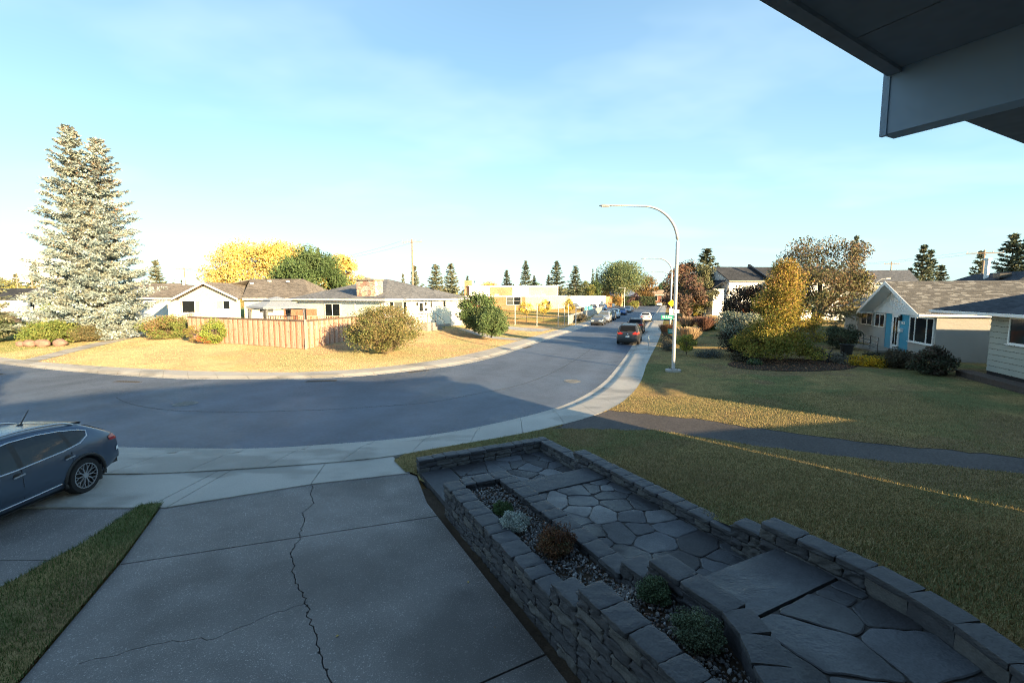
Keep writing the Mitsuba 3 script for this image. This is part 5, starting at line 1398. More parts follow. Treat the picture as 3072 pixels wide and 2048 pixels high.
def car_body(S, cut=True):
    tp, zb, half, H = car_fns(S)
    xs = np.unique(np.r_[np.linspace(-H, H, 56), -H + 0.02, -H + 0.05, H - 0.02, H - 0.05])
    rows = []
    for x in xs:
        zt, z0 = float(tp(x)), float(zb(x))
        zt = max(zt, z0 + 0.08)
        zs = z0 + (zt - z0) * np.array([0, 0.06, 0.2, 0.36, 0.5, 0.62, 0.72, 0.82, 0.90, 0.955, 0.985, 1.0, 1.0])
        y = half(x, zs)
        k = np.array([0.90, 0.97, 1, 1, 1, 1, 1, 1, 0.985, 0.94, 0.86, 0.70, 0])
        y = y * k
        rows.append(np.column_stack([np.full(13, x), y, zs]))
    R = np.stack(rows)
    Rm = R[:, ::-1].copy(); Rm[..., 1] *= -1
    ring = np.concatenate([R, Rm[:, 1:]], 1)
    n, m = ring.shape[:2]
    v = ring.reshape(-1, 3)
    i, j = np.meshgrid(np.arange(n - 1), np.arange(m), indexing='ij')
    a, b = i * m + j, i * m + (j + 1) % m
    f = np.stack([a, b, b + m, a + m], -1).reshape(-1, 4)
    f = np.vstack([f[:, [0, 1, 2]], f[:, [0, 2, 3]]])
    nv = len(v)
    v = np.vstack([v, ring[0].mean(0), ring[-1].mean(0)])
    q = np.arange(m)
    f = np.vstack([f, np.stack([(q + 1) % m, q, np.full(m, nv)], 1), np.stack([(n - 1) * m + q, (n - 1) * m + (q + 1) % m, np.full(m, nv + 1)], 1)])
    t = trimesh.Trimesh(v, f, process=True)
    t.fix_normals()
    if cut:
        M = m3.Manifold(m3.Mesh(np.array(t.vertices, np.float32), np.array(t.faces, np.uint32)))
        if M.status() == m3.Error.NoError and M.volume() > 0:
            for wx in S['wx']:
                for sy in (-1, 1):
                    c = m3.Manifold.cylinder(0.34, S['r'] + 0.055, S['r'] + 0.055, 40).rotate([90, 0, 0]).translate([wx, S['W'] / 2 + 0.1 if sy > 0 else -S['W'] / 2 + 0.24, S['r']])
                    M = M - c
            return arr(M)
    return np.array(t.vertices), np.array(t.faces)


def side_patch(S, poly, side, off=0.006, step=0.06, th=0.0):
    tp, zb, half, H = car_fns(S)
    pg = Polygon(poly).buffer(-0.02).buffer(0.02)
    v, f = grid_poly(pg, step, lambda x, y: 0 * x)
    zt = tp(v[:, 0]); z0 = zb(v[:, 0])
    fr = np.clip((v[:, 1] - z0) / np.maximum(zt - z0, 0.05), 0, 1)
    k = np.interp(fr, [0, .06, .2, .82, .90, .955, .985, 1], [.9, .97, 1, 1, .985, .94, .86, .7])
    y = half(v[:, 0], v[:, 1]) * k + off
    return np.column_stack([v[:, 0], side * y, v[:, 1]]), (f if side < 0 else f[:, ::-1])


def end_patch(S, rows, off=0.008, up=0.0):
    """Rear or front glass: rows of (x, z, half width)."""
    v, f = [], []
    m = 9
    for x, z, w in rows:
        for t in np.linspace(-1, 1, m): v.append((x - off * (1 if off else 0) * 0 + 0.0 - 0.05 * (1 - t * t) * np.sign(x) * -1 * 0, t * w, z))
    for k in range(len(rows) - 1):
        for i in range(m - 1): f.append([k * m + i, k * m + i + 1, (k + 1) * m + i + 1, (k + 1) * m + i])
    return arr((np.array(v), np.array(f)))


def wheel(r, w, spokes=10, fine=False):
    """Axle along y, centred; returns tyre, rim."""
    prof = [(r * 0.70, -w / 2), (r * 0.93, -w / 2), (r * 0.985, -w / 2 + 0.025), (r, -w / 2 + 0.06), (r, w / 2 - 0.06), (r * 0.985, w / 2 - 0.025), (r * 0.93, w / 2), (r * 0.70, w / 2), (r * 0.68, 0), (r * 0.70, -w / 2)]
    ty = trimesh.creation.revolve(np.array(prof), sections=40)
    R = trimesh.transformations.rotation_matrix(-np.pi / 2, [1, 0, 0])
    ty.apply_transform(R)
    rim = [arr(trimesh.creation.revolve(np.array([(r * 0.66, -0.01), (r * 0.715, -0.01), (r * 0.715, 0.012), (r * 0.66, 0.012), (r * 0.66, -0.01)]), sections=40).apply_transform(R).apply_translation((0, w / 2 - 0.012, 0)))]
    rim.append(arr(trimesh.creation.cylinder(0.055, 0.05, sections=20).apply_transform(R).apply_translation((0, w / 2 - 0.03, 0))))
    for i in range(spokes):
        a = 2 * np.pi * i / spokes
        p = lambda rad, ang, y: (rad * math.cos(ang), y, rad * math.sin(ang))
        if fine:
            h = np.pi / spokes
            mid = p(r * 0.40, a, w / 2 - 0.02)
            rim.append(bar(p(0.05, a, w / 2 - 0.03), mid, 0.022, 0.03, up=(0, 1, 0)))
            for s in (-1, 1): rim.append(bar(mid, p(r * 0.69, a + s * h * 0.62, w / 2 - 0.012), 0.013, 0.022, up=(0, 1, 0)))
        else:
            rim.append(bar(p(0.04, a, w / 2 - 0.03), p(r * 0.68, a, w / 2 - 0.012), 0.045, 0.03, up=(0, 1, 0)))
    disc = arr(trimesh.creation.cylinder(r * 0.64, 0.02, sections=28).apply_transform(R).apply_translation((0, w / 2 - 0.10, 0)))
    return arr(ty), cat(rim), disc


WH = {}


def build_car(name, label, kind, x, y, az, body, z=0.0, group=None, detail=1, plate=True, cat_='car'):
    S = car_shape(kind)
    tp, zb, half, H = car_fns(S)
    k = thing(name, label, cat_, group)
    a = math.radians(az)     # heading of the car's front
    F = Frame((x, y, z), 0)
    F.R = np.array([[math.sin(a), -math.cos(a), 0], [math.cos(a), math.sin(a), 0], [0, 0, 1]])   # local x forward, y to the left
    add(k, 'body', car_body(S), body, F, smooth=32)
    bel, rz = S['belt'], max(p[1] for p in S['top'])
    add(k, 'underbody', cat([bx(-H + 0.3, H - 0.3, -S['W'] / 2 + 0.24, S['W'] / 2 - 0.24, 0.16, 0.42)]), 'm_trim_black', F)
    # side windows
    if kind == 'sedan': wins = [[(0.98, bel + .02), (0.30, rz - .10), (-0.18, rz - .08), (-0.18, bel + .03)], [(-0.26, bel + .03), (-0.26, rz - .08), (-0.75, rz - .12), (-1.25, bel + .10), (-1.2, bel + .04)]]
    elif kind == 'suv': wins = [[(0.85, bel + .03), (0.15, rz - .12), (-0.35, rz - .10), (-0.35, bel + .05)], [(-0.43, bel + .05), (-0.43, rz - .10), (-1.25, rz - .13), (-1.35, bel + .07)], [(-1.43, bel + .08), (-1.36, rz - .14), (-1.75, rz - .19), (-1.98, bel + .2), (-1.95, bel + .1)]]
    elif kind == 'van': wins = [[(1.2, bel + .03), (0.4, rz - .15), (-0.25, rz - .12), (-0.25, bel + .04)], [(-0.33, bel + .04), (-0.33, rz - .12), (-1.4, rz - .14), (-1.4, bel + .05)], [(-1.48, bel + .06), (-1.48, rz - .15), (-2.0, rz - .2), (-2.2, bel + .2), (-2.15, bel + .1)]]
    elif kind == 'pickup': wins = [[(1.0, bel + .04), (0.5, rz - .12), (0.05, rz - .1), (0.05, bel + .04)], [(-0.03, bel + .04), (-0.03, rz - .1), (-0.62, rz - .14), (-0.72, bel + .05)]]
    else: wins = [[(1.11, bel + .0), (0.73, rz - .29), (0.36, rz - .15), (0.06, rz - .11), (0.06, bel + .02)], [(-0.02, bel + .02), (-0.02, rz - .11), (-0.49, rz - .12), (-0.86, rz - .165), (-0.95, bel + .075)], [(-1.02, bel + .08), (-0.94, rz - .18), (-1.24, rz - .235), (-1.39, rz - .29), (-1.36, bel + .21), (-1.17, bel + .12)]]
    for s in (-1, 1):
        for w in wins: add(k, 'side_window', side_patch(S, w, s), 'm_glass', F)
    # glass fore and aft, from the silhouette
    def glass(x0, x1, off):
        rows = []
        for t in np.linspace(0, 1, 6):
            xx = x0 + (x1 - x0) * t
            zz = float(tp(xx))
            sl = np.array([-(float(tp(xx + 0.01)) - float(tp(xx - 0.01))) / 0.02, 1.0]); sl /= np.linalg.norm(sl)
            rows.append((xx + sl[0] * off, zz + sl[1] * off, float(half(xx, zz)) * 0.80))
        return end_patch(S, rows)
    xb = {'sedan': (-1.45, -0.86), 'suv': (-2.19, -1.93), 'van': (-2.41, -2.2), 'coupe_suv': (-2.05, -1.62), 'pickup': (-0.87, -0.77)}[kind]
    xf = {'sedan': (0.48, 1.08), 'suv': (0.32, 0.95), 'van': (0.55, 1.38), 'coupe_suv': (0.7, 1.27), 'pickup': (0.6, 1.1)}[kind]
    add(k, 'rear_window', glass(xb[0], xb[1], 0.012), 'm_glass_dark', F)
    add(k, 'windshield', glass(xf[0], xf[1], 0.012), 'm_glass_lit' if detail < 2 else 'm_glass', F)
    # wheels
    key = (S['r'], detail > 1)
    if key not in WH: WH[key] = wheel(S['r'], 0.225, 10, detail > 1)
    ty, rm, dc = WH[key]
    for wx in S['wx']:
        for s in (-1, 1):
            o = np.array([wx, s * (S['W'] / 2 - 0.125), S['r']])
            m = lambda g: (g[0] * [1, s, 1] + o, g[1] if s > 0 else g[1][:, ::-1])
            wk = add(k, 'wheel', m(ty), 'm_tyre', F, smooth=40)
            add(wk, 'rim', m(rm), 'm_rim', F)
            add(wk, 'brake_disc', m(dc), 'm_trim_black', F)
    # lights, plates, bumpers
    zl = {'sedan': .86, 'suv': 1.02, 'van': 1.0, 'coupe_suv': .98, 'pickup': .95}[kind]
    if kind == 'van': tl = [(-2.52, zl - .08), (-2.47, zl + .14), (-2.0, zl + .10), (-1.98, zl + .05)]
    elif kind == 'coupe_suv': tl = [(-2.205, zl - .07), (-2.10, zl + .09), (-1.86, zl + .055), (-1.90, zl - .04)]
    else: tl = [(-H + .03, zl - .10), (-H + .06, zl + .08), (-H + .42, zl + .06), (-H + .36, zl - .05)]
    zt_ = {'sedan': .70, 'suv': .80, 'van': .78, 'coupe_suv': .75, 'pickup': .85}[kind]
    hl = [(H - .10, zt_ - .10), (H - .14, zt_ + .05), (H - .55, zt_ + .12), (H - .5, zt_)]
    for s in (-1, 1):
        add(k, 'taillight', side_patch(S, tl, s, 0.012, 0.04), 'm_red_light' if detail > 1 else 'm_red_far', F)
        add(k, 'headlight', side_patch(S, hl, s, 0.01, 0.05), 'm_headlight', F)
        yw = float(half(-H + 0.03, zl))
        if kind != 'coupe_suv': add(k, 'tail_lens', bx(-H - 0.012, -H + 0.05, s * yw * 0.98 - (0.38 if s > 0 else 0) * 1, s * yw * 0.98 + (0.38 if s < 0 else 0), zl - .07, zl + .06), 'm_red_far', F)
        yh = float(half(H - 0.06, zt_))
        add(k, 'head_lens', bx(H - 0.12, H - 0.045, s * yh * 0.97 - (0.42 if s > 0 else 0), s * yh * 0.97 + (0.42 if s < 0 else 0), zt_ - .07, zt_ + .05), 'm_headlight', F)
        mx = {'sedan': .85, 'suv': .75, 'van': 1.0, 'coupe_suv': .92, 'pickup': .9}[kind]
        mo = trimesh.creation.icosphere(2, 1.0); mo.apply_scale((0.10, 0.12, 0.085)); mo.apply_translation((mx, s * (float(half(mx, bel + .05)) + 0.14), bel + .08))
        add(k, 'mirror', cat([arr(mo), bar((mx, s * float(half(mx, bel)) * 0.97, bel + .03), (mx, s * (float(half(mx, bel)) + 0.1), bel + .06), 0.05)]), body if detail < 2 else 'm_trim_black', F, smooth=True)
    add(k, 'rear_bumper', bx(-H - 0.03, -H + 0.2, -S['W'] / 2 + 0.22, S['W'] / 2 - 0.22, 0.33, 0.52), 'm_trim_black' if kind != 'sedan' else body, F)
    add(k, 'front_bumper', bx(H - 0.2, H + 0.015, -S['W'] / 2 + 0.25, S['W'] / 2 - 0.25, 0.30, 0.44), 'm_trim_black', F)
    add(k, 'grille', cat([bx(H - 0.1, H + 0.012, -0.42, 0.42, 0.46 + 0.05 * i, 0.485 + 0.05 * i) for i in range(4)]), 'm_trim_black', F)
    if plate:
        pz = 0.70 if kind in ('van', 'suv') else 0.62
        xp = -H - 0.035
        add(k, 'licence_plate', bx(xp, xp + 0.04, -0.16, 0.16, pz - 0.03, pz + 0.12), 'm_plate', F)
    if kind in ('suv', 'van', 'coupe_suv'):
        for s in (-1, 1):
            x0, x1 = (-1.7, 0.0) if kind != 'coupe_suv' else (-1.31, 0.66)
            px_ = np.linspace(x0, x1, 14)
            yy = np.array([float(half(q, float(tp(q)) - 0.03)) * 0.86 for q in px_])
            lift = 0.05 * np.clip(np.minimum(np.arange(14), np.arange(14)[::-1]) / 1.5, 0, 1)
            add(k, 'roof_rail', tube(np.column_stack([px_, s * yy, np.array([float(tp(q)) for q in px_]) - 0.012 + lift]), 0.022, 8), 'm_rim' if kind == 'coupe_suv' else 'm_trim_black', F, smooth=True)
    for s in (-1, 1):
        for xx in ({'sedan': (0.0, -0.95), 'suv': (-0.15, -1.1), 'van': (0.05, -0.7), 'coupe_suv': (0.11, -0.87), 'pickup': (0.2, -0.5)}[kind]):
            zz = bel - 0.11
            yv = float(half(xx, zz)) + (0.045 if detail > 1 else 0.03)
            add(k, 'door_handle', bar((xx - 0.10, s * yv, zz + 0.008), (xx + 0.10, s * yv, zz - 0.008), 0.022, 0.026), 'm_chrome' if detail > 1 else body, F)
    return k, F, S


k, F, S = build_car('crossover_car', 'slate blue crossover parked on the neighbouring driveway at the left edge', 'coupe_suv', -9.98, 8.41, 180.5, 'p_slate', 0.10, detail=2, plate=True)
tp, zb, half, H = car_fns(S)
bel, rz = S['belt'], 1.58
for s in (-1, 1):
    def trace(pts, off):
        o = []
        for x, z in pts:
            z0, zt = float(zb(x)), float(tp(x))
            kk_ = np.interp((z - z0) / (zt - z0), [0, .06, .2, .82, .90, .955, .985, 1], [.9, .97, 1, 1, .985, .94, .86, .7])
            o.append((x, s * (float(half(x, z)) * kk_ + off), z))
        return o
    up_ = trace([(q + .11, w_) for q, w_ in ((1.02, bel + .02), (0.66, rz - .27), (0.27, rz - .135), (-0.1, rz - .095), (-0.6, rz - .105), (-1.0, rz - .15), (-1.38, rz - .225), (-1.53, rz - .28), (-1.50, bel + .2), (-1.30, bel + .10), (-0.9, bel + .045), (0.0, bel - .005), (1.02, bel - .01))], 0.012)
    add(k, 'pillar', side_patch(S, [(0.07, bel + .015), (0.07, rz - .105), (-0.03, rz - .105), (-0.03, bel + .02)], s, 0.0065, 0.04), 'm_trim_black', F)
    add(k, 'pillar', side_patch(S, [(-0.94, bel + .075), (-0.855, rz - .16), (-0.945, rz - .175), (-1.03, bel + .08)], s, 0.0065, 0.04), 'm_trim_black', F)
    add(k, 'window_trim', tube(up_, 0.013, 6), 'm_chrome', F, smooth=True)
    add(k, 'sill_trim', tube(trace([(-0.70, .40), (0, .38), (1.1, .37)], 0.012), 0.012, 6), 'm_chrome', F, smooth=True)
    ang = np.linspace(-0.25, math.pi + 0.25, 22)
    for wx in S['wx']:
        rr_ = S['r'] + 0.075
        add(k, 'arch_trim', tube([(wx + rr_ * math.cos(t), s * (S['W'] / 2 - 0.012 * 1 - 0.05 * max(0, (abs(wx + rr_ * math.cos(t)) - 1.7)) ), max(S['r'] + rr_ * math.sin(t), 0.27)) for t in ang], 0.033, 8), 'm_trim_black', F, smooth=True)
    add(k, 'mud_flap', bx(-1.61, -1.55, s * (S['W'] / 2 - 0.13) - 0.11, s * (S['W'] / 2 - 0.13) + 0.11, 0.16, 0.5), 'm_trim_black', F)
    for xx in (0.02, -0.96):
        add(k, 'door_gap', tube(trace([(xx, .42), (xx - 0.02 * (xx < -.5), .7), (xx, bel - .02)], 0.001), 0.005, 5), 'm_dark', F)
    for xx in (0.11, -0.87):
        sp_ = trimesh.creation.icosphere(2, 1.0); sp_.apply_scale((0.075, 0.012, 0.045)); sp_.apply_translation((xx, s * (float(half(xx, bel - .1)) - 0.002), bel - 0.10))
        add(k, 'handle_recess', arr(sp_), 'm_dark', F, smooth=True)
sv = [(x, y * (0.53 + 0.02 * (i == 1)), z) for i, (x, z) in enumerate(((-1.25, 1.49), (-1.50, 1.475), (-1.58, 1.445), (-1.52, 1.40))) for y in np.linspace(-1, 1, 9)]
add(k, 'spoiler', (np.array(sv), np.array([[a_ * 9 + i, a_ * 9 + i + 1, ((a_ + 1) % 4) * 9 + i + 1, ((a_ + 1) % 4) * 9 + i] for a_ in range(4) for i in range(8)])), 'p_slate', F, smooth=60)
add(k, 'antenna', cat([tube([(-1.05, -0.22, 1.51), (-1.05, -0.22, 1.54), (-1.25, -0.24, 1.79)], [0.02, 0.012, 0.006], 8), arr(trimesh.creation.icosphere(2, 0.05).apply_scale((1.3, 0.7, 0.5)).apply_translation((-1.03, -0.22, 1.525)))]), 'm_trim_black', F)
for s in (-1, 1): add(k, 'reverse_lamp', side_patch(S, [(-2.19, .66), (-2.18, .74), (-2.08, .73), (-2.09, .65)], s, 0.012, 0.04), 'm_plate', F)
add(k, 'front_seat', cat([bx(-0.35, 0.2, 0.18, 0.62, 0.5, 0.75), bx(-0.5, -0.32, 0.18, 0.62, 0.6, 1.2)]), 'm_fabric', F)

AZ = math.degrees(math.atan2(SD[0], SD[1]))


def street_car(name, label, kind, s, r, toward, body, z=0.01):
    x, y = ST(s, r)
    return build_car(name, label, kind, x, y, AZ + (180 if toward else 0), body, z, 'cars parked along the street')


km, FMv, SMv = street_car('minivan', 'black minivan with red tail lights parked nearest on the right kerb', 'van', 43.6, -3.25, False, 'p_charcoal')
add(km, 'rear_wiper', bar((-2.44, 0.05, 1.22), (-2.36, -0.5, 1.26), 0.02), 'm_trim_black', FMv)
add(km, 'emblem', arr(trimesh.creation.icosphere(2, 1).apply_scale((0.01, 0.07, 0.045)).apply_translation((-2.55, 0, 0.93))), 'm_chrome', FMv)
street_car('crossover_suv', 'dark maroon crossover parked just ahead of the black minivan', 'suv', 55.6, -3.45, False, 'p_maroon')
street_car('white_sedan', 'white sedan parked on the right kerb beyond the dark crossover', 'sedan', 80.5, -3.5, False, 'p_white')
street_car('far_white_sedan', 'small white car parked far down the right kerb before the brown house', 'sedan', 190, -3.4, True, 'p_white')
street_car('blue_grey_sedan', 'blue grey sedan nearest on the left kerb facing the camera', 'sedan', 68.6, -9.6, True, 'p_bluegrey')
street_car('silver_minivan', 'silver minivan behind the blue grey sedan on the left kerb', 'van', 75.5, -9.6, True, 'p_silver')
street_car('grey_suv', 'grey suv squeezed between silver minivan and white suv', 'suv', 82.5, -9.6, True, 'p_grey')
street_car('white_suv', 'white suv facing the camera on the left kerb', 'suv', 90.0, -9.6, True, 'p_white')
street_car('blue_sedan', 'bright blue sedan on the left kerb behind the white suv', 'sedan', 104.5, -9.6, True, 'p_blue')
street_car('silver_sedan', 'silver sedan on the left kerb behind the bright blue sedan', 'sedan', 119, -9.6, True, 'p_silver')
street_car('navy_sedan', 'dark sedan at the far end of the row on the left kerb', 'sedan', 126.5, -9.6, True, 'p_navy')
street_car('navy_suv', 'dark blue suv waiting at the parking lot entrance', 'suv', 124, -19.0, True, 'p_navy', 0.15)
street_car('blue_wagon', 'blue suv beside the dark one at the parking lot entrance', 'suv', 126.5, -16.6, True, 'p_blue', 0.15)
LOT = [('pickup', 'p_grey', 'grey pickup first in the school parking lot row'), ('sedan', 'p_paleblue', 'pale blue sedan second in the school parking lot row'), ('sedan', 'p_paleblue', 'light blue sedan third in the school parking lot row'),
       ('sedan', 'p_white', 'white sedan fourth in the school parking lot row'), ('suv', 'p_white', 'white suv left of the lot sign in the school parking lot'), ('suv', 'p_white', 'white suv right of the lot sign in the school parking lot'),
       ('suv', 'p_charcoal', 'black suv between white suvs in the school parking lot'), ('suv', 'p_white', 'white suv right of the black suv in the parking lot'), ('suv', 'p_navy', 'dark suv near the end of the parking lot row'),
       ('sedan', 'p_red', 'red car at the right end of the parking lot row'), ('pickup', 'p_white', 'white pickup beyond the red car in the parking lot')]
for i, (kd, bc, lb) in enumerate(LOT):
    Xc, Yc = [(17.6, 133), (20.9, 146), (23.0, 152), (24.7, 156), (26.2, 158), (27.4, 160), (29.1, 163), (30.9, 166), (32.8, 169), (34.5, 172), (37.3, 178)][i]
    build_car({'pickup': 'lot_pickup', 'sedan': 'lot_sedan', 'suv': 'lot_suv'}[kd], lb, kd, Xc, Yc, 155 + 7 * (i % 3), bc, 0.15, 'cars in the school parking lot')

# ================================================================ STREET FURNITURE
def street_lamp(name, label, x, y, z, h, reach, az, group=None, sc=1.0):
    """Davit lamp: the arm sweeps over the road towards heading az."""
    k = thing(name, label, 'street lamp', group)
    F = Frame((x, y, z), az)    # local +y = along the arm
    t = np.linspace(0, np.pi / 2, 16)
    R = 1.9
    pts = [(0, 0, 0.12), (0, 0, h * 0.35)] + [(0, R - R * math.cos(a), h - R + R * math.sin(a)) for a in t] + [(0, reach, h + 0.05)]
    rad = np.interp(np.arange(len(pts)), [0, len(pts) - 1], [0.115, 0.055]) * sc
    add(k, 'pole', tube(pts, rad, 14), 'm_galv', F, smooth=50)
    add(k, 'base', cat([arr(trimesh.creation.cylinder(0.42, 0.16, sections=24).apply_translation((0, 0, 0.0))), bx(-0.2, 0.2, -0.2, 0.2, 0.081, 0.11)]), 'm_walk', F)
    for sx in (-1, 1):
        for sy in (-1, 1): add(k, 'bolt', arr(trimesh.creation.cylinder(0.02, 0.09, sections=8).apply_translation((sx * 0.16, sy * 0.16, 0.15))), 'm_iron', F)
    hd = trimesh.creation.icosphere(3, 1.0); hd.apply_scale((0.17, 0.36, 0.075)); hd.apply_translation((0, reach + 0.3, h + 0.03))
    v, f = arr(hd); v[v[:, 2] < h, 2] = h
    lk = add(k, 'lamp_head', (v, f), 'm_galv', F, smooth=40)
    add(lk, 'lens', bx(-0.11, 0.11, reach + 0.12, reach + 0.52, h - 0.035, h - 0.003), 'm_headlight', F)
    return k, F


kl, FLm = street_lamp('street_lamp', 'tall davit street lamp with green street sign on the right lawn', 8.85, 25.35, 0.16, 8.85, 3.55, -88, sc=0.85)
sg = thing('street_sign', 'green street name blade fixed to the nearest lamp post', 'street sign')
Fs = Frame((8.74, 25.2, 3.02), 4)
add(sg, 'blade', bx(-0.68, -0.03, -0.015, 0.0, -0.02, 0.20), 'm_sign_green', Fs)
v, f = arr(meshkit.text_mesh('98 A Ave', 0.12, 0.006, True))
w_ = v[:, 0].max()
add(sg, 'lettering', (np.column_stack([v[:, 0] * 0.52 / w_ - 0.62, -0.016 - v[:, 2], v[:, 1] + 0.04]), f), 'm_sign_white', Fs)
add(sg, 'bracket', cat([bx(-0.06, 0.12, -0.03, 0.02, 0.20, 0.25), bx(-0.03, 0.14, -0.03, 0.02, -0.03, 0.0), bx(0.0, 0.27, -0.02, 0.0, 0.3, 0.5)]), 'm_galv', Fs)
for s, lb in ((66, 'second street lamp along the right kerb beyond the golden tree'), (104, 'third street lamp along the right kerb'), (142, 'fourth street lamp along the right kerb far down the street')):
    x, y = ST(s, 0.3)
    street_lamp('street_lamp', lb, x, y, 0.16, 9.0, 3.4, AZ - 90, 'distant street lamps')
kp = thing('parking_lamp', 'square arm lamp post standing in the school parking lot', 'street lamp')
Fp = Frame((31.5, 131, 0.1), AZ - 90)
add(kp, 'pole', tube([(0, 0, 0), (0, 0, 6.3)], [0.09, 0.06], 8), 'm_galv', Fp); add(kp, 'arm', bx(-0.05, 0.05, 0, 1.2, 6.2, 6.3), 'm_galv', Fp); add(kp, 'lamp_head', bx(-0.15, 0.15, 1.1, 1.7, 6.14, 6.26), 'm_galv', Fp)
kp = thing('parking_lamp', 'curved lamp rising above the tan house roof', 'street lamp')
Fp = Frame((58.5, 76, 0.1), 100)
add(kp, 'pole', tube([(0, 0, 0), (0, 0, 5.5), (0, .3, 6.2), (0, 1.0, 6.7), (0, 1.8, 6.85)], [0.1, 0.08, .07, .06, .05], 8), 'm_galv', Fp); add(kp, 'lamp_head', bx(-0.12, 0.12, 1.7, 2.3, 6.78, 6.9), 'm_galv', Fp)


def utility_pole(label, x, y, h, arm, az, wires=(), z=0.2):
    k = thing('utility_pole', label, 'utility pole')
    F = Frame((x, y, z), az)
    add(k, 'pole', tube([(0, 0, 0), (0, 0, h)], [0.17, 0.11], 9), 'm_pole_wood', F, smooth=60)
    if arm:
        add(k, 'crossarm', bx(-arm / 2, arm / 2, -0.2, -0.12, h - 0.55, h - 0.42), 'm_pole_wood', F)
        for q in (-0.46, -0.2, 0.2, 0.46): add(k, 'insulator', tube([(q * arm, -0.16, h - 0.42), (q * arm, -0.16, h - 0.2)], 0.05, 6), 'm_trim', F)
    for (tx, ty, tz) in wires:
        for q in (-0.4, 0.4):
            p = F(np.array([[q * max(arm, 0.6), -0.16, h - 0.22]]))[0]; e_ = np.array([tx + q * 1.2, ty, tz])
            t = np.linspace(0, 1, 12)[:, None]
            pts = p * (1 - t) + e_ * t; pts[:, 2] -= 1.2 * 4 * (t * (1 - t))[:, 0]
            add(k, 'wire', tube(pts, 0.012, 4, False), 'm_iron')
    return k


utility_pole('tall wooden utility pole rising behind the grey hip roof', -14.35, 68, 12.1, 3.0, 5, [(-46, 88, 10.4)])
utility_pole('utility pole with pale crossarm before the large yellow tree', -46.6, 90, 10.9, 3.4, 3, [(-80, 114, 10.6)])
utility_pole('utility pole with crossarm between spruce and yellow tree', -76.5, 110, 10.6, 4.0, 0)
utility_pole('bare dark utility pole with short crossarm above the tan house', 86.0, 107, 11.6, 2.9, 20)
utility_pole('utility pole with pale crossarm beside the dark spruces at right', 70.4, 70.5, 10.8, 4.3, 25, [(46, 110, 10.8)])
utility_pole('short pale pole left of the big spruce', -100, 95, 7.9, 0, 0)
utility_pole('pale pole with small arm just left of the big spruce', -96.5, 94.5, 9.0, 1.0, 0)
utility_pole('thin pole above the beige house roof before the yellow tree', -47.2, 85, 7.2, 0, 0)

# chain link fence and its tall posts
cf = thing('chain_fence', 'tall bare steel fence posts and wires before the school field', 'fence')
pp = [(-4.2, 62.5), (0.39, 61.74), (3.3, 61.8), (6.05, 61.2), (7.2, 64.3), (8.0, 66.2)]
for x, y in pp: add(cf, 'post', tube([(x, y, 0.1), (x, y, 3.05)], 0.045, 8), 'm_galv')
for (a_, b_) in zip(pp[:-1], pp[1:]):
    for z in (2.75, 1.45): add(cf, 'wire', tube([(*a_, z), (*b_, z)], 0.016, 5, False), 'm_galv')
a_ = pp[3]
add(cf, 'gate_post', tube([(8.4, 61.4, 0.1), (8.4, 61.4, 2.75)], 0.05, 8), 'm_trim')
r_ = np.random.default_rng(77)
vf = thing('slat_fence', 'low pale slatted chain link fence along the left sidewalk', 'fence')
pA, pB = np.array([8.0, 66.3]), np.array([24.6, 124.5])
L = np.linalg.norm(pB - pA); d = (pB - pA) / L
Fv = Frame((*pA, 0.12), -math.degrees(math.atan2(d[1], d[0])))
sl = [bx(x, x + 0.17, -0.008, 0.008, 0.03, 1.25) for x in np.arange(0, L, 0.23)]
pieces(vf, 'slat', sl, 'm_galv', Fv)
for x in np.arange(0, L, 3.0): add(vf, 'post', tube([(x, 0.03, 0), (x, 0.03, 1.36)], 0.035, 6), 'm_trim', Fv)
add(vf, 'top_rail', tube([(0, 0.03, 1.3), (L, 0.03, 1.3)], 0.03, 6), 'm_galv', Fv)
bn = thing('banner', 'turquoise banner board on posts beside the parking lot', 'banner')
Fb = Frame((19.0, 116.2, 0.15), 12)
add(bn, 'board', bx(-0.95, 1.0, -0.03, 0.03, 0.35, 1.4), 'm_teal', Fb)
for x in (-0.98, 0.95): add(bn, 'post', bx(x, x + 0.07, 0.031, 0.1, 0, 1.75 if x < 0 else 1.4), 'm_trim', Fb)
bi = thing('bin', 'dark waste bin left of the turquoise banner', 'bin')
add(bi, 'body', arr(trimesh.creation.cylinder(0.42, 0.9, sections=14).apply_translation((17.6, 116.5, 0.6))), 'm_trim_black'); add(bi, 'lid', arr(trimesh.creation.cylinder(0.45, 0.1, sections=14).apply_translation((17.6, 116.5, 1.11))), 'm_iron')
for (x, y, hh, lb) in ((25.9, 119.5, 2.0, 'white parking sign tilting on its post by the left kerb'), (18.1, 112.5, 2.7, 'white sign on a tall post in front of parked cars')):
    k = thing('parking_sign', lb, 'sign')
    Fq = Frame((x, y, 0.1), 14)
    add(k, 'post', tube([(-0.35 if hh < 2.5 else 0, 0, 0), (0, 0, hh)], 0.035, 6), 'm_galv', Fq)
    add(k, 'plate', bx(-0.28, 0.28, -0.05, -0.035, hh - 0.75, hh + 0.05), 'm_sign_white', Fq)
k = thing('warning_sign', 'yellow diamond warning sign above a white tab behind the lamp post', 'sign')
x, y = ST(58, 0.35)
Fq = Frame((x, y, 0.15), AZ)
add(k, 'post', tube([(0, 0, 0), (0, 0, 3.5)], 0.035, 6), 'm_galv', Fq)
v, f = wallp(Polygon([(0, 2.75), (0.44, 3.2), (0, 3.64), (-0.44, 3.2)]), 0.012, -0.06)
add(k, 'plate', (v, f), 'm_sign_yellow', Fq)
add(k, 'tab', bx(-0.26, 0.26, -0.06, -0.048, 1.75, 2.6), 'm_sign_white', Fq)
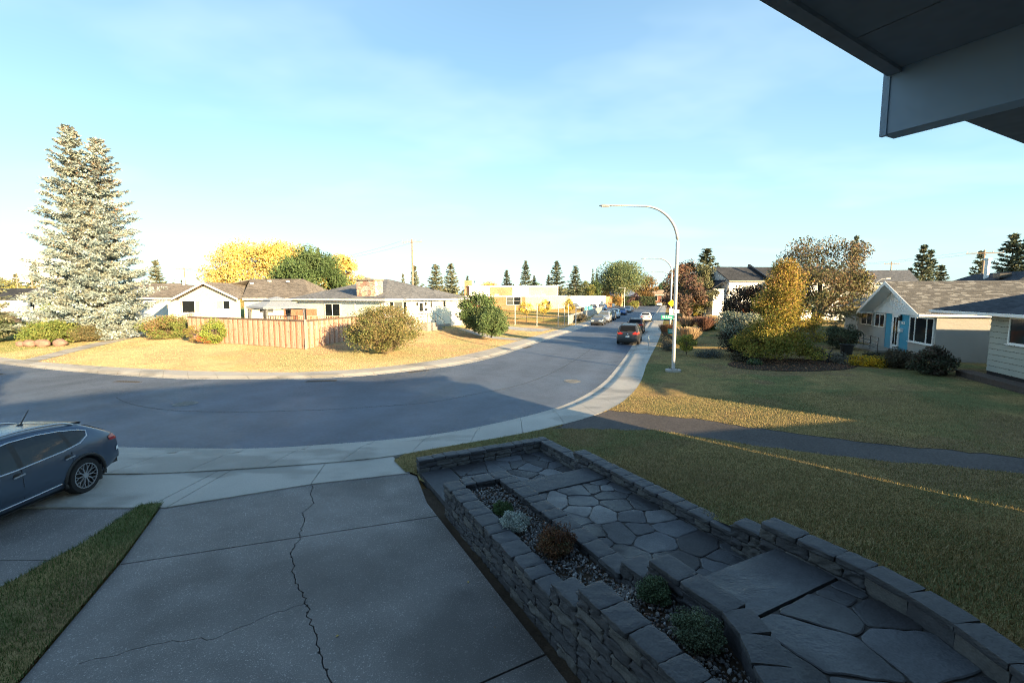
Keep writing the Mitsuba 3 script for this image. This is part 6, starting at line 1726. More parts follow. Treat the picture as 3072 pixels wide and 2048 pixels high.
k = thing('marker_post', 'thin pale utility marker standing in the lawn left of the lamp', 'marker')
x, y = 10.45, 35.5
add(k, 'stake', tube([(x, y, 0.1), (x, y, 1.15)], 0.03, 6), 'm_galv'); add(k, 'cap', bx(x - 0.05, x + 0.05, y - 0.02, y + 0.02, 0.95, 1.2), 'm_sign_white')
k = thing('marker_post', 'thin grey post beside the small yellow tree', 'marker')
x, y = ST(82, 2.6)
add(k, 'stake', tube([(x, y, 0.1), (x, y, 2.5)], 0.035, 6), 'm_galv'); add(k, 'cap', bx(x - 0.05, x + 0.05, y - 0.02, y + 0.02, 2.4, 2.52), 'm_galv')
k = thing('mailbox_post', 'short sign post on the lawn at the end of the street', 'marker')
x, y = 44.2, 186
add(k, 'stake', tube([(x, y, 0), (x, y, 2.3)], 0.07, 6), 'm_galv'); add(k, 'cap', bx(x - 0.2, x + 0.2, y - 0.05, y + 0.05, 1.8, 2.4), 'm_galv')
k = thing('lawn_sign', 'small dark green lawn sign with pale lettering bars by the sidewalk', 'sign')
x, y = ST(48.5, 0.3)
Fq = Frame((x, y, 0.15), 8)
add(k, 'board', bx(-0.3, 0.3, -0.01, 0.01, 0.35, 0.85), 'm_sign_green', Fq)
for z in (0.5, 0.66): add(k, 'print', bx(-0.2, 0.2, -0.015, -0.011, z, z + 0.07), 'm_sign_white', Fq)
for q in (-0.25, 0.25): add(k, 'stake', bx(q - 0.01, q + 0.01, 0.011, 0.025, 0, 0.8), 'm_galv', Fq)

# ================================================================ TREES AND PLANTS
def leaf_quads(c, size, r, pal, flat=0.0, up=0.0, jitter=0.25):
    """Diamond leaves round the points c: two triangles each, slightly folded."""
    n = len(c)
    a = r.normal(size=(n, 3)); a[:, 2] *= (1 - flat); a /= np.linalg.norm(a, axis=1, keepdims=True)
    b = r.normal(size=(n, 3)); b[:, 2] += up
    b -= (b * a).sum(1, keepdims=True) * a; b /= np.linalg.norm(b, axis=1, keepdims=True)
    s = (size if np.ndim(size) else np.full(n, size)) * r.uniform(0.6, 1.4, n)
    L, W = s[:, None] * a, s[:, None] * 0.55 * b
    nn = np.cross(a, b) * s[:, None] * 0.12
    v = np.stack([c - L * 0.5, c + W * 0.5 + nn, c + L * 0.5, c - W * 0.5 + nn], 1).reshape(-1, 3)
    i = np.arange(n)[:, None] * 4
    f = np.vstack([i + [0, 1, 2], i + [0, 2, 3]])
    pal = np.asarray(pal, float)
    col = pal if pal.shape == (n, 3) and len(pal) == n and n > 12 else pal[r.integers(0, len(pal), n)]
    col = col * r.uniform(1 - jitter, 1 + jitter, (n, 1))
    return (v, f), np.repeat(np.clip(col, 0.003, 0.95), 4, 0)


def branch_curve(p, q, r, sag=0.15, n=6):
    t = np.linspace(0, 1, n)[:, None]
    m = p * (1 - t) + q * t
    L = np.linalg.norm(q - p)
    m = m + np.sin(t * np.pi) * r.normal(0, 0.06 * L, 3) + np.array([0, 0, 1]) * (np.sin(t * np.pi) * sag * L)
    return m


def broadleaf(name, label, x, y, z, h, rad, base, pal, leaf, n, seed, nc=60, shape='round', trunk_r=0.2, mat='m_leaf', cat_='tree', bark='m_bark', group=None, cl=0.16, shell=0.55, top_pal=None, lobes=None, gaps=0.0):
    r = np.random.default_rng(seed)
    k = thing(name, label, cat_, group)
    C = []
    while len(C) < nc:
        u = r.normal(size=3); u /= np.linalg.norm(u)
        q = shell + (1 - shell) * r.random() ** 0.6
        t = (u[2] * q + 1) / 2          # 0 bottom .. 1 top
        if shape == 'cone': t = r.random() ** 1.25
        if shape == 'round': w = 1.0
        elif shape == 'cone': w = 1.25 * (1 - t) ** 0.75 + 0.05
        elif shape == 'egg': w = 1.05 - 0.45 * max(0, t - 0.35)
        elif shape == 'vase': w = 0.55 + 0.65 * t
        p = np.array([u[0] * q * rad * w, u[1] * q * rad * w, base + (h - base) * t])
        if lobes is not None:
            if not any(((p - np.array(l[:3])) / l[3] ** 1).dot(p - np.array(l[:3])) / l[3] < 1 for l in lobes): continue
        C.append(p)
    C = np.array(C)
    sc = rad * cl * r.uniform(0.7, 1.35, len(C))
    m = r.integers(0, len(C), n)
    off = r.normal(size=(n, 3)); off /= np.linalg.norm(off, axis=1, keepdims=True)
    off *= (r.random(n) ** 0.45)[:, None] * 1.9
    off[:, 2] *= 0.72
    P = C[m] + off * sc[m][:, None]
    P[:, 2] = np.maximum(P[:, 2], base * 0.55 + 0.05)
    pal = np.asarray(pal, float)
    tone = r.uniform(0.75, 1.25, len(C)); pick = r.integers(0, len(pal), len(C))
    own = pal[np.where(r.random(n) < 0.55, pick[m], r.integers(0, len(pal), n))] * tone[m][:, None]
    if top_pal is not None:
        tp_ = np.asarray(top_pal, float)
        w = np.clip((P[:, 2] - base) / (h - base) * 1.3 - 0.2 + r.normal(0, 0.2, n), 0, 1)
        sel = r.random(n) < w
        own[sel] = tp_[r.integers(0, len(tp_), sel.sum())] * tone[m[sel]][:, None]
    P = P + [x, y, z]
    lm, lc = leaf_quads(P, leaf, r, own)
    tr = [tube([(x, y, z - 0.1), (x + r.normal(0, .03) * h, y, z + base * 0.6), (x + r.normal(0, .04), y, z + base + (h - base) * 0.35), (x, y, z + base + (h - base) * 0.8)], [trunk_r * 1.25, trunk_r, trunk_r * 0.6, trunk_r * 0.12], 9)]
    for i in range(0, len(C), 1 if len(C) < 70 else 2):
        t0 = r.uniform(0.1, 0.55)
        zz = min(base * 0.8 + (h - base) * 0.5 * t0, C[i][2])
        tr.append(tube(branch_curve(np.array([x, y, z + zz]), C[i] * 0.95 + [x, y, z], r, 0.06), np.linspace(trunk_r * 0.28, 0.012, 6), 5, False))
    add(k, 'trunk', cat(tr), bark, smooth=60)
    add(k, 'crown', lm, mat, color=lc)
    return k


def spruce_mesh(h, rad, seed, levels, per, pal, needle=0.3, dens=1.0, base=0.35, droop=0.35, tip=0.15, cones=0.0, power=0.85, bare=0.0, puff=0.2, puff_n=22, wq=0.17):
    """Conifer: whorls of drooping boughs, each bough carrying flat sprays of needles. Returns (trunk, needles, colours)."""
    r = np.random.default_rng(seed)
    pts, ax, cols, sz = [], [], [], []
    wood = [tube([(0, 0, -0.1), (0, 0, h * 0.5), (0, 0, h * 0.985)], [h * 0.016, h * 0.009, 0.012], 8)]
    pal = np.asarray(pal, float)
    for li in range(levels):
        t = 1 - (1 - (li + r.uniform(-0.3, 0.3)) / levels) ** 1.22 if li < levels else 0.98
        t = float(min(max(np.nan_to_num(t, nan=0.97), 0), 0.985))
        zc = base + (h - base) * t
        Lm = rad * ((1 - t) ** power) + tip * (1 - t * 0.3)
        nb = max(4, int(per * (0.55 + 0.45 * (1 - t))))
        a0 = r.uniform(0, 6.28)
        for b in range(nb):
            if r.random() < bare: continue
            a = a0 + b * 6.283 / nb + r.normal(0, 0.18)
            L = Lm * r.uniform(0.72, 1.12)
            d = np.array([math.cos(a), math.sin(a)])
            lift = 0.25 * t + 0.9 * max(0.0, t - 0.72) - droop * (1 - t)
            ss = np.linspace(0.0, 1, 7)
            zz = zc + L * (lift * ss + 0.22 * (ss ** 2.2) * (0.5 + (1 - t)) ) + r.normal(0, 0.04 * L)
            bp = np.column_stack([d[0] * L * ss, d[1] * L * ss, zz])
            wood.append(tube(bp, np.linspace(0.012 + 0.006 * L, 0.006, 7), 4, False))
            nsub = max(3, int((3 + 3.4 * L) * min(1.0, 0.5 + 0.5 * dens)))
            s0 = np.linspace(0.12, 1.0, nsub) + r.normal(0, 0.03, nsub)
            lat0 = r.normal(0, 0.5, nsub) * L * 0.30 * (1.15 - np.clip(s0, 0, 1)) * 1.4
            mi_ = max(10, int(dens * puff_n))
            which = np.repeat(np.arange(nsub), mi_)
            m = len(which)
            pr_ = puff * (0.75 + 0.12 * L) * (1.0 - 0.55 * max(0.0, (t - 0.6) / 0.4))
            s = np.clip(s0[which], 0, 1.03)
            c = np.column_stack([np.interp(s, ss, bp[:, i]) for i in range(3)])
            perp = np.array([-d[1], d[0]])
            lat = lat0[which]
            c[:, :2] += perp * lat[:, None]
            c[:, 2] += -np.abs(lat) * 0.2
            o = r.normal(size=(m, 3)); o /= np.linalg.norm(o, axis=1, keepdims=True)
            o *= (r.random(m) ** 0.4)[:, None]
            c += o * np.array([1.25, 1.25, 0.55]) * pr_
            axv = o * [1, 1, 0.6] + np.array([d[0], d[1], 0.1]) * 0.5 + r.normal(0, 0.35, (m, 3))
            pts.append(c); ax.append(axv); sz.append(needle * r.uniform(0.6, 1.3, m))
            tone = (r.uniform(0.8, 1.2, nsub) * r.uniform(0.85, 1.15))[which]
            cc = pal[r.integers(0, len(pal), nsub)[which]] * tone[:, None] * r.uniform(0.85, 1.15, (m, 1))
            if cones:
                q = r.random(m) < cones * max(0, t - 0.25) * 1.2
                cc[q] = np.array([0.36, 0.22, 0.14]) * r.uniform(0.7, 1.3, (q.sum(), 1))
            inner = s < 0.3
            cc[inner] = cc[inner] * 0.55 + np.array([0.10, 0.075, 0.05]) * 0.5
            cols.append(cc)
    for q in range(60):
        t = r.random() * 0.06
        pts.append(np.array([[r.normal(0, 0.05), r.normal(0, 0.05), h * (1 - t) ]])); ax.append(np.array([[r.normal(0, .6), r.normal(0, .6), 1.0]])); sz.append(np.array([needle * 0.8])); cols.append(pal[:1])
    P, A, Sz, K = np.vstack(pts), np.vstack(ax), np.concatenate(sz), np.vstack(cols)
    A /= np.linalg.norm(A, axis=1, keepdims=True)
    B = np.cross(A, np.column_stack([r.normal(0, .5, len(A)), r.normal(0, .5, len(A)), np.ones(len(A))])); B /= np.linalg.norm(B, axis=1, keepdims=True)
    Lv, Wv = A * Sz[:, None] * 0.5, B * Sz[:, None] * wq
    v = np.stack([P - Lv, P + Wv, P + Lv, P - Wv], 1).reshape(-1, 3)
    i = np.arange(len(P))[:, None] * 4
    return cat(wood), (v, np.vstack([i + [0, 1, 2], i + [0, 2, 3]])), np.repeat(np.clip(K, 0.003, 0.9), 4, 0)


SILVER = [(0.36, 0.43, 0.44), (0.29, 0.37, 0.38), (0.42, 0.48, 0.46), (0.34, 0.36, 0.31)]
DARKS = [(0.115, 0.14, 0.095), (0.085, 0.115, 0.08), (0.145, 0.155, 0.10), (0.07, 0.095, 0.065)]
MIDS = [(0.18, 0.20, 0.135), (0.14, 0.17, 0.12), (0.21, 0.21, 0.14)]

# the big blue spruce, two leaders
big = thing('blue_spruce', 'huge silvery blue spruce with two tops on the left lawn', 'tree')
bz = float(zfar(np.array([-38.5]), np.array([43.0]))[0])
for i, (x, y, h, rd, sd, lean) in enumerate(((-39.2, 43.0, 18.9, 4.4, 101, -0.2), (-37.9, 43.5, 18.0, 4.6, 102, 0.55))):
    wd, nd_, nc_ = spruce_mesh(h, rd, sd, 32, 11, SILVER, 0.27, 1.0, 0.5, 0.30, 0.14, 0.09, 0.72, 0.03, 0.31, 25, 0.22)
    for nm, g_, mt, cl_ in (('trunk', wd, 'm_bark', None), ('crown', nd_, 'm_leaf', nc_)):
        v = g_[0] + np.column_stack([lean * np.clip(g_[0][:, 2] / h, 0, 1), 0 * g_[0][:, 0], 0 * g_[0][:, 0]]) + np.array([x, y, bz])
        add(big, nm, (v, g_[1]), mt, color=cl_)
# spruce whose boughs reach in from the left edge
le = thing('spruce', 'spruce at the left edge with only its right hand boughs in view', 'tree')
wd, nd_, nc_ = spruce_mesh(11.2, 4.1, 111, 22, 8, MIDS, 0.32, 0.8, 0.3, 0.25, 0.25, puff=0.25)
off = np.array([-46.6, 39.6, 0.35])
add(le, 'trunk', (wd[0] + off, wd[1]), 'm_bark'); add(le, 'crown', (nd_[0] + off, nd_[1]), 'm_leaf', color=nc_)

# a few spruce shapes reused with other sizes
SPR = []
for i, (pal, sd, pw, br) in enumerate(((DARKS, 121, 0.85, 0.05), (MIDS, 122, 0.8, 0.03), (DARKS, 123, 0.95, 0.12), (MIDS, 124, 1.0, 0.1))):
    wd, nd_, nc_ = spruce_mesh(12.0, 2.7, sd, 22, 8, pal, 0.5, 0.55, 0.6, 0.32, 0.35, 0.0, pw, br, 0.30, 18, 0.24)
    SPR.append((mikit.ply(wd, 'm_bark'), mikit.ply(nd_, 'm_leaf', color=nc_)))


def far_spruce(label, x, y, h, wid, kind, z=0.2, rot=0.0, group=None):
    k = thing('spruce', label, 'tree', group)
    M = T().translate([x, y, z]).rotate([0, 0, 1], rot).scale([wid / 5.4, wid / 5.4, h / 12.0])
    a, b = SPR[kind]
    scene[num(k + '__trunk')] = {**a, 'to_world': M}
    scene[num(k + '__crown')] = {**b, 'to_world': M}


_s = [  # x, y, height, width, shape, label
    (-152.0, 150, 14.3, 5.7, 0, 'dark spruce just left of the big blue spruce'), (-168.7, 160, 11.3, 5.3, 1, 'small spruce left of the pale poles'), (-98.2, 130, 13.7, 6.6, 1, 'grey green spruce right of the big blue spruce'),
    (-84.1, 120, 8.1, 2.6, 1, 'small spruce at the foot of a utility pole'), (-42.9, 96, 13.5, 3.5, 1, 'spruce tip left behind the round green tree'), (-40.2, 98, 13.7, 3.5, 0, 'spruce tip right behind the round green tree'),
    (-27.8, 120, 9.5, 2.4, 1, 'small spruce left of the tall utility pole'), (-23.2, 112, 11.1, 4.0, 1, 'spruce directly behind the tall utility pole'), (-17.8, 110, 11.2, 6.0, 1, 'broad grey spruce left of a pair behind the grey roof'), (-14.5, 112, 11.5, 5.7, 1, 'broad grey spruce right of a pair behind the grey roof'),
    (-14.2, 150, 10.1, 3.7, 0, 'small dark spruce beside the school chimney'), (-2.0, 175, 13.2, 5.8, 0, 'lone spruce above the middle of the school'), (4.9, 170, 16.2, 6.4, 0, 'tall spruce above the school left of a small one'), (8.7, 185, 11.6, 4.0, 0, 'small spruce between taller ones above the school'),
    (15.6, 165, 15.8, 8.4, 0, 'large dark spruce right of the school roof'), (22.6, 168, 14.3, 8.0, 0, 'broad dark spruce beyond the white school wing'), (13.4, 172, 11.3, 4.2, 0, 'short dark spruce leaning on the larger one'), (42.9, 250, 17.9, 3.3, 2, 'slim far spruce left of a pair over the trees'), (45.4, 252, 18.0, 3.3, 2, 'slim far spruce right of a pair over the trees'),
    (31.3, 76, 11.4, 7.5, 0, 'tall spruce left of the new white house'), (45.0, 62, 11.8, 3.2, 3, 'slender spruce tip right of the rowan tree'),
    (80.0, 92, 13.8, 6.3, 2, 'left spruce of a pair behind the gable house'), (84.1, 95, 13.1, 6.2, 2, 'right spruce of a pair behind the gable house'), (82.9, 98, 9.7, 4.8, 2, 'small dark spruce left of the pair behind the gable'), (91.1, 100, 10.4, 6.2, 2, 'low dark spruce right of the pair behind the gable'),
    (81.3, 82, 11.7, 5.0, 2, 'spruce beside the utility pole at right'), (65.6, 62, 11.9, 6.1, 0, 'large dark blue spruce near the right edge'), (65.4, 60, 11.3, 5.9, 0, 'dark spruce cut off by the right edge')]
for i, (x, y, h, w, kd, lb) in enumerate(_s):
    far_spruce(lb, x, y, h, w, kd, rot=37.0 * i)

YEL = [(0.56, 0.41, 0.11), (0.62, 0.45, 0.14), (0.48, 0.34, 0.09), (0.58, 0.46, 0.20)]
GRN = [(0.085, 0.135, 0.05), (0.07, 0.115, 0.04), (0.11, 0.155, 0.065), (0.05, 0.085, 0.035)]
broadleaf('yellow_tree', 'big golden yellow poplar crown behind the beige house', -43.5, 78, 0.2, 12.8, 5.9, 3.6, YEL, 0.30, 24000, 201, 52, 'round', 0.3, cl=0.20)
broadleaf('yellow_tree', 'rounded yellow tree adjoining the big poplar on its right', -38.6, 80, 0.2, 13.6, 3.6, 4.0, YEL, 0.30, 12000, 202, 30, 'egg', 0.25, cl=0.24)
broadleaf('yellow_tree', 'lesser yellow tree right of the round green tree', -29.0, 80, 0.2, 10.6, 3.2, 3.0, YEL, 0.32, 10000, 203, 45, 'egg', 0.2, cl=0.2)
broadleaf('green_tree', 'rounded dark green tree between the two bungalows', -27.3, 63.5, 0.3, 9.9, 4.7, 2.0, GRN, 0.26, 30000, 204, 110, 'egg', 0.3, cl=0.15)
broadleaf('elm_tree', 'large spreading elm at the end of the left kerb', 40.0, 172, 0.2, 15.6, 8.6, 5.2, [(0.10, 0.145, 0.07), (0.12, 0.155, 0.075), (0.075, 0.11, 0.055), (0.17, 0.175, 0.075)], 0.5, 20000, 205, 46, 'vase', 0.55, bark='m_trunk_pale', cl=0.24)
for i, (x, y, h, rd, pal, lb) in enumerate([
        (-10.2, 210, 9.1, 4.65, YEL, 'low yellow orange crown left behind the school roof'), (10.1, 220, 9.3, 5.50, GRN, 'low green crown behind the middle of the school roof'), (31.3, 200, 9.4, 4.29, [(0.2, 0.19, 0.06), (0.11, 0.14, 0.05)], 'yellow green tree left of the elm'), (37.2, 205, 9.8, 4.39, GRN, 'dark green tree close left of the elm'),
        (35.3, 178, 7.7, 1.53, YEL, 'small bright yellow tree beside the elm'), (55.5, 190, 11.3, 3.39, [(0.24, 0.14, 0.05), (0.17, 0.11, 0.05)], 'rusty brown tree behind the brown house'), (74.6, 230, 9.9, 4.27, GRN, 'green tree at the very end of the street'), (56.7, 215, 8.6, 3.38, [(0.15, 0.12, 0.05)], 'olive brown tree between elm and brown house'),
        (65.3, 185, 9.8, 2.64, GRN, 'green tree right of the street end'), (110.8, 150, 8.7, 4.82, GRN, 'wide far green crown left of the short crossarm pole'), (124.5, 160, 9.5, 4.57, [(0.11, 0.13, 0.06), (0.15, 0.14, 0.07)], 'wide far green crown right of the short crossarm pole'), (134.4, 140, 7.6, 3.00, [(0.3, 0.17, 0.07)], 'rusty crown behind the distant white gable'),
        (-147.4, 150, 8.1, 3.75, [(0.22, 0.2, 0.07)], 'yellow green crown behind the far left white house'), (-139.8, 130, 8.5, 2.79, [(0.30, 0.29, 0.10)], 'pale yellow green crown at the left edge skyline'), (-106.4, 170, 8.1, 2.43, YEL, 'small yellow crown at the big poplar foot'), (-63.4, 230, 7.9, 5.75, GRN, 'low far crown left of the tall utility pole'), (52.4, 140, 9.6, 3.00, [(0.28, 0.15, 0.07), (0.16, 0.15, 0.07)], 'orange leaved tree behind the lamp post')]):
    broadleaf('background_tree', lb, x, y, 0.2, h, rd, h * 0.28, pal, 0.003 * y, 3200, 230 + i, 34, 'egg', 0.25, cl=0.24)
# right hand side trees
RUST = [(0.17, 0.07, 0.05), (0.12, 0.055, 0.045), (0.20, 0.10, 0.06), (0.09, 0.06, 0.04)]
broadleaf('purple_tree', 'dusky purple red tree behind the lamp post', 24.8, 68, 0.4, 8.0, 2.5, 1.0, [(0.15, 0.085, 0.075), (0.10, 0.07, 0.055), (0.22, 0.12, 0.075), (0.08, 0.075, 0.05)], 0.26, 11000, 261, 50, 'egg', 0.2, cl=0.2)
broadleaf('purple_tree', 'reddish tree joining the purple one on its right', 29.6, 79, 0.4, 9.2, 2.9, 1.5, [(0.26, 0.13, 0.07), (0.13, 0.12, 0.06), (0.10, 0.085, 0.05)], 0.28, 9000, 262, 45, 'egg', 0.2, cl=0.2)
broadleaf('olive_tree', 'olive green tree left of the tall spruce', 29.2, 72, 0.4, 8.4, 2.2, 1.5, [(0.17, 0.17, 0.09), (0.12, 0.13, 0.07)], 0.26, 7000, 263, 40, 'egg', 0.2, cl=0.22)
broadleaf('crab_apple_tree', 'dark wine leaved crab apple left of the golden tree', 22.9, 45.5, 0.5, 4.6, 2.3, 0.8, [(0.065, 0.030, 0.025), (0.05, 0.035, 0.025), (0.10, 0.05, 0.03), (0.045, 0.05, 0.03)], 0.19, 11000, 264, 60, 'round', 0.14, cl=0.19)
broadleaf('crab_apple_tree', 'dark crab apple hidden behind the golden tree', 25.2, 43.5, 0.5, 4.3, 2.0, 0.8, [(0.06, 0.03, 0.025), (0.10, 0.055, 0.03), (0.05, 0.04, 0.03)], 0.19, 7000, 265, 45, 'round', 0.13, cl=0.2)
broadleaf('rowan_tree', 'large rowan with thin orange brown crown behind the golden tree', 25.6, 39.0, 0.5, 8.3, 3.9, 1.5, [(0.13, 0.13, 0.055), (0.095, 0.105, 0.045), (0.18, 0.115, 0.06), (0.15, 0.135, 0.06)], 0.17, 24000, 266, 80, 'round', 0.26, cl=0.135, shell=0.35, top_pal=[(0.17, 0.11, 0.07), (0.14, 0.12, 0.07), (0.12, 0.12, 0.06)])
GOLD = [(0.40, 0.27, 0.05), (0.33, 0.25, 0.05), (0.24, 0.22, 0.05), (0.44, 0.30, 0.09)]
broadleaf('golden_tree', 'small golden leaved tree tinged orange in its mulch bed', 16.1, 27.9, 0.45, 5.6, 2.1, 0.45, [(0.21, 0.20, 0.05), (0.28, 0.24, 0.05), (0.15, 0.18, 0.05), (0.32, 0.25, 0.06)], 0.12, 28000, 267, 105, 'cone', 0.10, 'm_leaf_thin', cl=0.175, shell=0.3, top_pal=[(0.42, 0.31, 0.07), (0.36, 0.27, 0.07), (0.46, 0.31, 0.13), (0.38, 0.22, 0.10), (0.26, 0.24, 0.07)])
broadleaf('silver_shrub', 'silver leaved shrub with dark underside left of the golden tree', 15.4, 31.6, 0.4, 2.75, 1.35, 0.5, [(0.28, 0.31, 0.24), (0.36, 0.36, 0.27), (0.18, 0.22, 0.15)], 0.12, 9000, 268, 50, 'vase', 0.07, cat_='shrub', cl=0.2)
broadleaf('dark_shrub', 'very dark low shrub beneath the silver leaves', 15.2, 30.9, 0.4, 1.55, 1.3, 0.15, [(0.025, 0.028, 0.018), (0.04, 0.03, 0.022)], 0.10, 8000, 269, 45, 'round', 0.05, cat_='shrub', cl=0.22)
broadleaf('yellow_shrub', 'low yellow leaved shrub at the lawn edge', 11.9, 31.6, 0.35, 1.25, 0.62, 0.1, [(0.40, 0.34, 0.05), (0.28, 0.28, 0.05), (0.16, 0.18, 0.05)], 0.085, 3500, 270, 30, 'vase', 0.03, cat_='shrub', cl=0.22)
for i, (x, y, rd, h, pal, lb) in enumerate([(13.0, 30.6, 0.75, 0.45, [(0.06, 0.075, 0.07), (0.09, 0.10, 0.09)], 'low bluish ground plant right of the yellow shrub'), (14.2, 28.3, 0.8, 0.5, [(0.045, 0.05, 0.03), (0.07, 0.06, 0.04)], 'low dark mound left of the mulch bed'), (14.0, 26.6, 0.35, 0.32, [(0.12, 0.16, 0.06), (0.05, 0.07, 0.05)], 'tiny light green plant at the mulch edge'),
                                             (18.6, 26.2, 0.55, 0.55, [(0.12, 0.12, 0.09), (0.16, 0.14, 0.11)], 'dry grey plant at the right end of the mulch'), (17.9, 27.6, 0.6, 0.8, [(0.05, 0.06, 0.035)], 'dark plant standing in the right of the mulch')]):
    broadleaf('bed_plant', lb, x, y, float(znear(np.array([x]), np.array([y]))[0]), h, rd, 0.05, pal, 0.07, 2200, 280 + i, 26, 'round', 0.02, cat_='plant', cl=0.26)
rk = thing('garden_stump', 'dark twisted stump ornament in the mulch bed', 'stump')
add(rk, 'stem', cat([tube([(18.0, 26.4, 0.5), (18.05, 26.4, 0.9), (18.3, 26.45, 1.25)], [0.09, 0.06, 0.02], 7), tube([(18.03, 26.4, 0.8), (17.85, 26.4, 1.05)], [0.05, 0.02], 6)]), 'm_dark')
# plants before the gable house
for i, (x, y, z, h, rd, pal, lf_, nn, lb) in enumerate([
        (20.3, 22.3, 0.4, 1.35, 0.75, [(0.05, 0.045, 0.03), (0.075, 0.05, 0.035), (0.04, 0.05, 0.03)], 0.11, 6000, 'dark twiggy shrub before the stucco side wall'), (20.6, 24.6, 0.4, 0.95, 0.85, [(0.055, 0.05, 0.03), (0.08, 0.06, 0.035)], 0.10, 5000, 'dark low shrub under the picture window'),
        (20.5, 26.0, 0.4, 0.6, 0.6, [(0.05, 0.05, 0.03)], 0.09, 3500, 'dark mound right of the orange flowers'), (23.4, 33.0, 0.4, 1.9, 0.9, [(0.05, 0.065, 0.035), (0.07, 0.08, 0.04)], 0.11, 4500, 'dark bush beside the blue entrance railing')]):
    broadleaf('foundation_shrub', lb, x, y, z, h, rd, 0.1, pal, lf_, nn, 300 + i, 40, 'round', 0.04, cat_='shrub', cl=0.22)
for i, (x, y, lb) in enumerate([(19.25, 25.5, 'left mound of orange yellow flowers by the front steps'), (19.9, 25.0, 'right mound of orange yellow flowers by the front steps')]):
    broadleaf('flower_mound', lb, x, y, 0.35, 0.62, 0.6, 0.1, [(0.60, 0.33, 0.01), (0.66, 0.40, 0.02), (0.16, 0.17, 0.03)], 0.06, 4200, 310 + i, 40, 'round', 0.02, cat_='flowers', cl=0.2)
pt = thing('planter_pot', 'tall dark planter pot beside the blue entrance steps', 'pot')
add(pt, 'pot', arr(trimesh.creation.revolve(np.array([(0.0, 0), (0.25, 0), (0.36, 0.85), (0.40, 0.9), (0.34, 0.9), (0.3, 0.8), (0, 0.75)]), sections=20).apply_translation((20.5, 28.4, 0.4))), 'm_dark')
# ornamental grasses and red bushes across the far lawns
def grass_clump(label, x, y, h, rd, base_c, tip_c, seed, name='ornamental_grass'):
    r = np.random.default_rng(seed)
    k = thing(name, label, 'ornamental grass')
    z = float(znear(np.array([x]), np.array([y]))[0])
    n = 900
    a = r.uniform(0, 6.283, n); q = r.random(n) ** 0.6
    b0 = np.column_stack([x + np.cos(a) * q * rd * 0.35, y + np.sin(a) * q * rd * 0.35, np.full(n, z)])
    hh = h * r.uniform(0.55, 1.0, n)
    tip = b0 + np.column_stack([np.cos(a) * q * rd * 0.9, np.sin(a) * q * rd * 0.9, hh])
    mid = (b0 + tip) / 2 + np.array([0, 0, 0.06]) * hh[:, None]
    w = np.column_stack([-np.sin(a), np.cos(a), 0 * a]) * 0.018
    for nm, p, q_, cc in (('blade', b0, mid, base_c), ('plume', mid, tip, tip_c)):
        v = np.stack([p - w, p + w, q_ + w * 0.8, q_ - w * 0.8], 1).reshape(-1, 3)
        i = np.arange(n)[:, None] * 4
        col = np.repeat(np.asarray(cc) * r.uniform(0.7, 1.3, (n, 1)), 4, 0)
        add(k, 'foliage' if nm == 'blade' else 'plume', (v, np.vstack([i + [0, 1, 2], i + [0, 2, 3]])), 'm_leaf', color=col, kind='stuff')


grass_clump('feathery pale grass clump nearest on the far lawns', 15.0, 39.2, 1.5, 0.85, (0.07, 0.10, 0.045), (0.36, 0.26, 0.16), 321)
grass_clump('feathery grass clump behind, left of the red bush', 20.5, 54.5, 1.7, 0.95, (0.08, 0.11, 0.05), (0.36, 0.25, 0.17), 322)
grass_clump('feathery grass clump behind, right of the red bush', 23.4, 54.5, 1.8, 0.95, (0.08, 0.11, 0.05), (0.38, 0.28, 0.15), 323)
grass_clump('round wine red grass bush between pale clumps', 21.9, 53.0, 1.7, 1.15, (0.12, 0.065, 0.05), (0.17, 0.09, 0.07), 324)
grass_clump('small reddish grass tuft behind the lamp post', 16.0, 48.0, 1.2, 0.8, (0.12, 0.07, 0.045), (0.18, 0.10, 0.06), 325)
broadleaf('sapling', 'small yellow green tree beside the cross driveway', 28.8, 72.5, 0.4, 3.9, 1.05, 0.9, [(0.33, 0.29, 0.05), (0.22, 0.22, 0.05), (0.40, 0.26, 0.05)], 0.17, 3200, 326, 34, 'egg', 0.05, cl=0.24)
for i in range(9):
    s = 36.5 + i * 1.15
    x, y = ST(s, -0.05 + 0.15 * (i % 2))
    broadleaf('edging_plant', 'low dark edging plant along the right sidewalk', x, y, 0.14, 0.5 + 0.1 * (i % 3), 0.42, 0.03, [(0.05, 0.06, 0.045), (0.07, 0.075, 0.06), (0.10, 0.09, 0.07)], 0.06, 900, 330 + i, 16, 'round', 0.015, cat_='plant', cl=0.3, group='low plants edging the right sidewalk')
# left side bushes
BR = [(0.18, 0.155, 0.06), (0.13, 0.145, 0.05), (0.22, 0.17, 0.08), (0.10, 0.125, 0.04)]
kb = broadleaf('caragana_bush', 'large twiggy olive brown bush at the end of the board fence', -8.75, 32.2, 0.35, 3.25, 2.6, 0.15, BR, 0.115, 21000, 341, 130, 'egg', 0.06, cat_='bush', cl=0.13, shell=0.3)
r_ = np.random.default_rng(8)
tw = []
for i in range(560):
    a = r_.uniform(0, 6.283); q = r_.uniform(0.3, 1.0)
    hh = 3.3 * r_.uniform(0.5, 1.05) * (1.05 - 0.35 * q)
    p = np.array([-8.75 + 0.3 * math.cos(a), 32.2 + 0.3 * math.sin(a), 0.35]); e_ = np.array([-8.75 + 2.6 * q * math.cos(a), 32.2 + 2.6 * q * math.sin(a), 0.35 + hh])
    tw.append(tube(branch_curve(p, e_, r_, 0.12), np.linspace(0.016, 0.008, 6), 3, False))
add(kb, 'twigs', cat(tw), 'm_twig', kind='stuff')
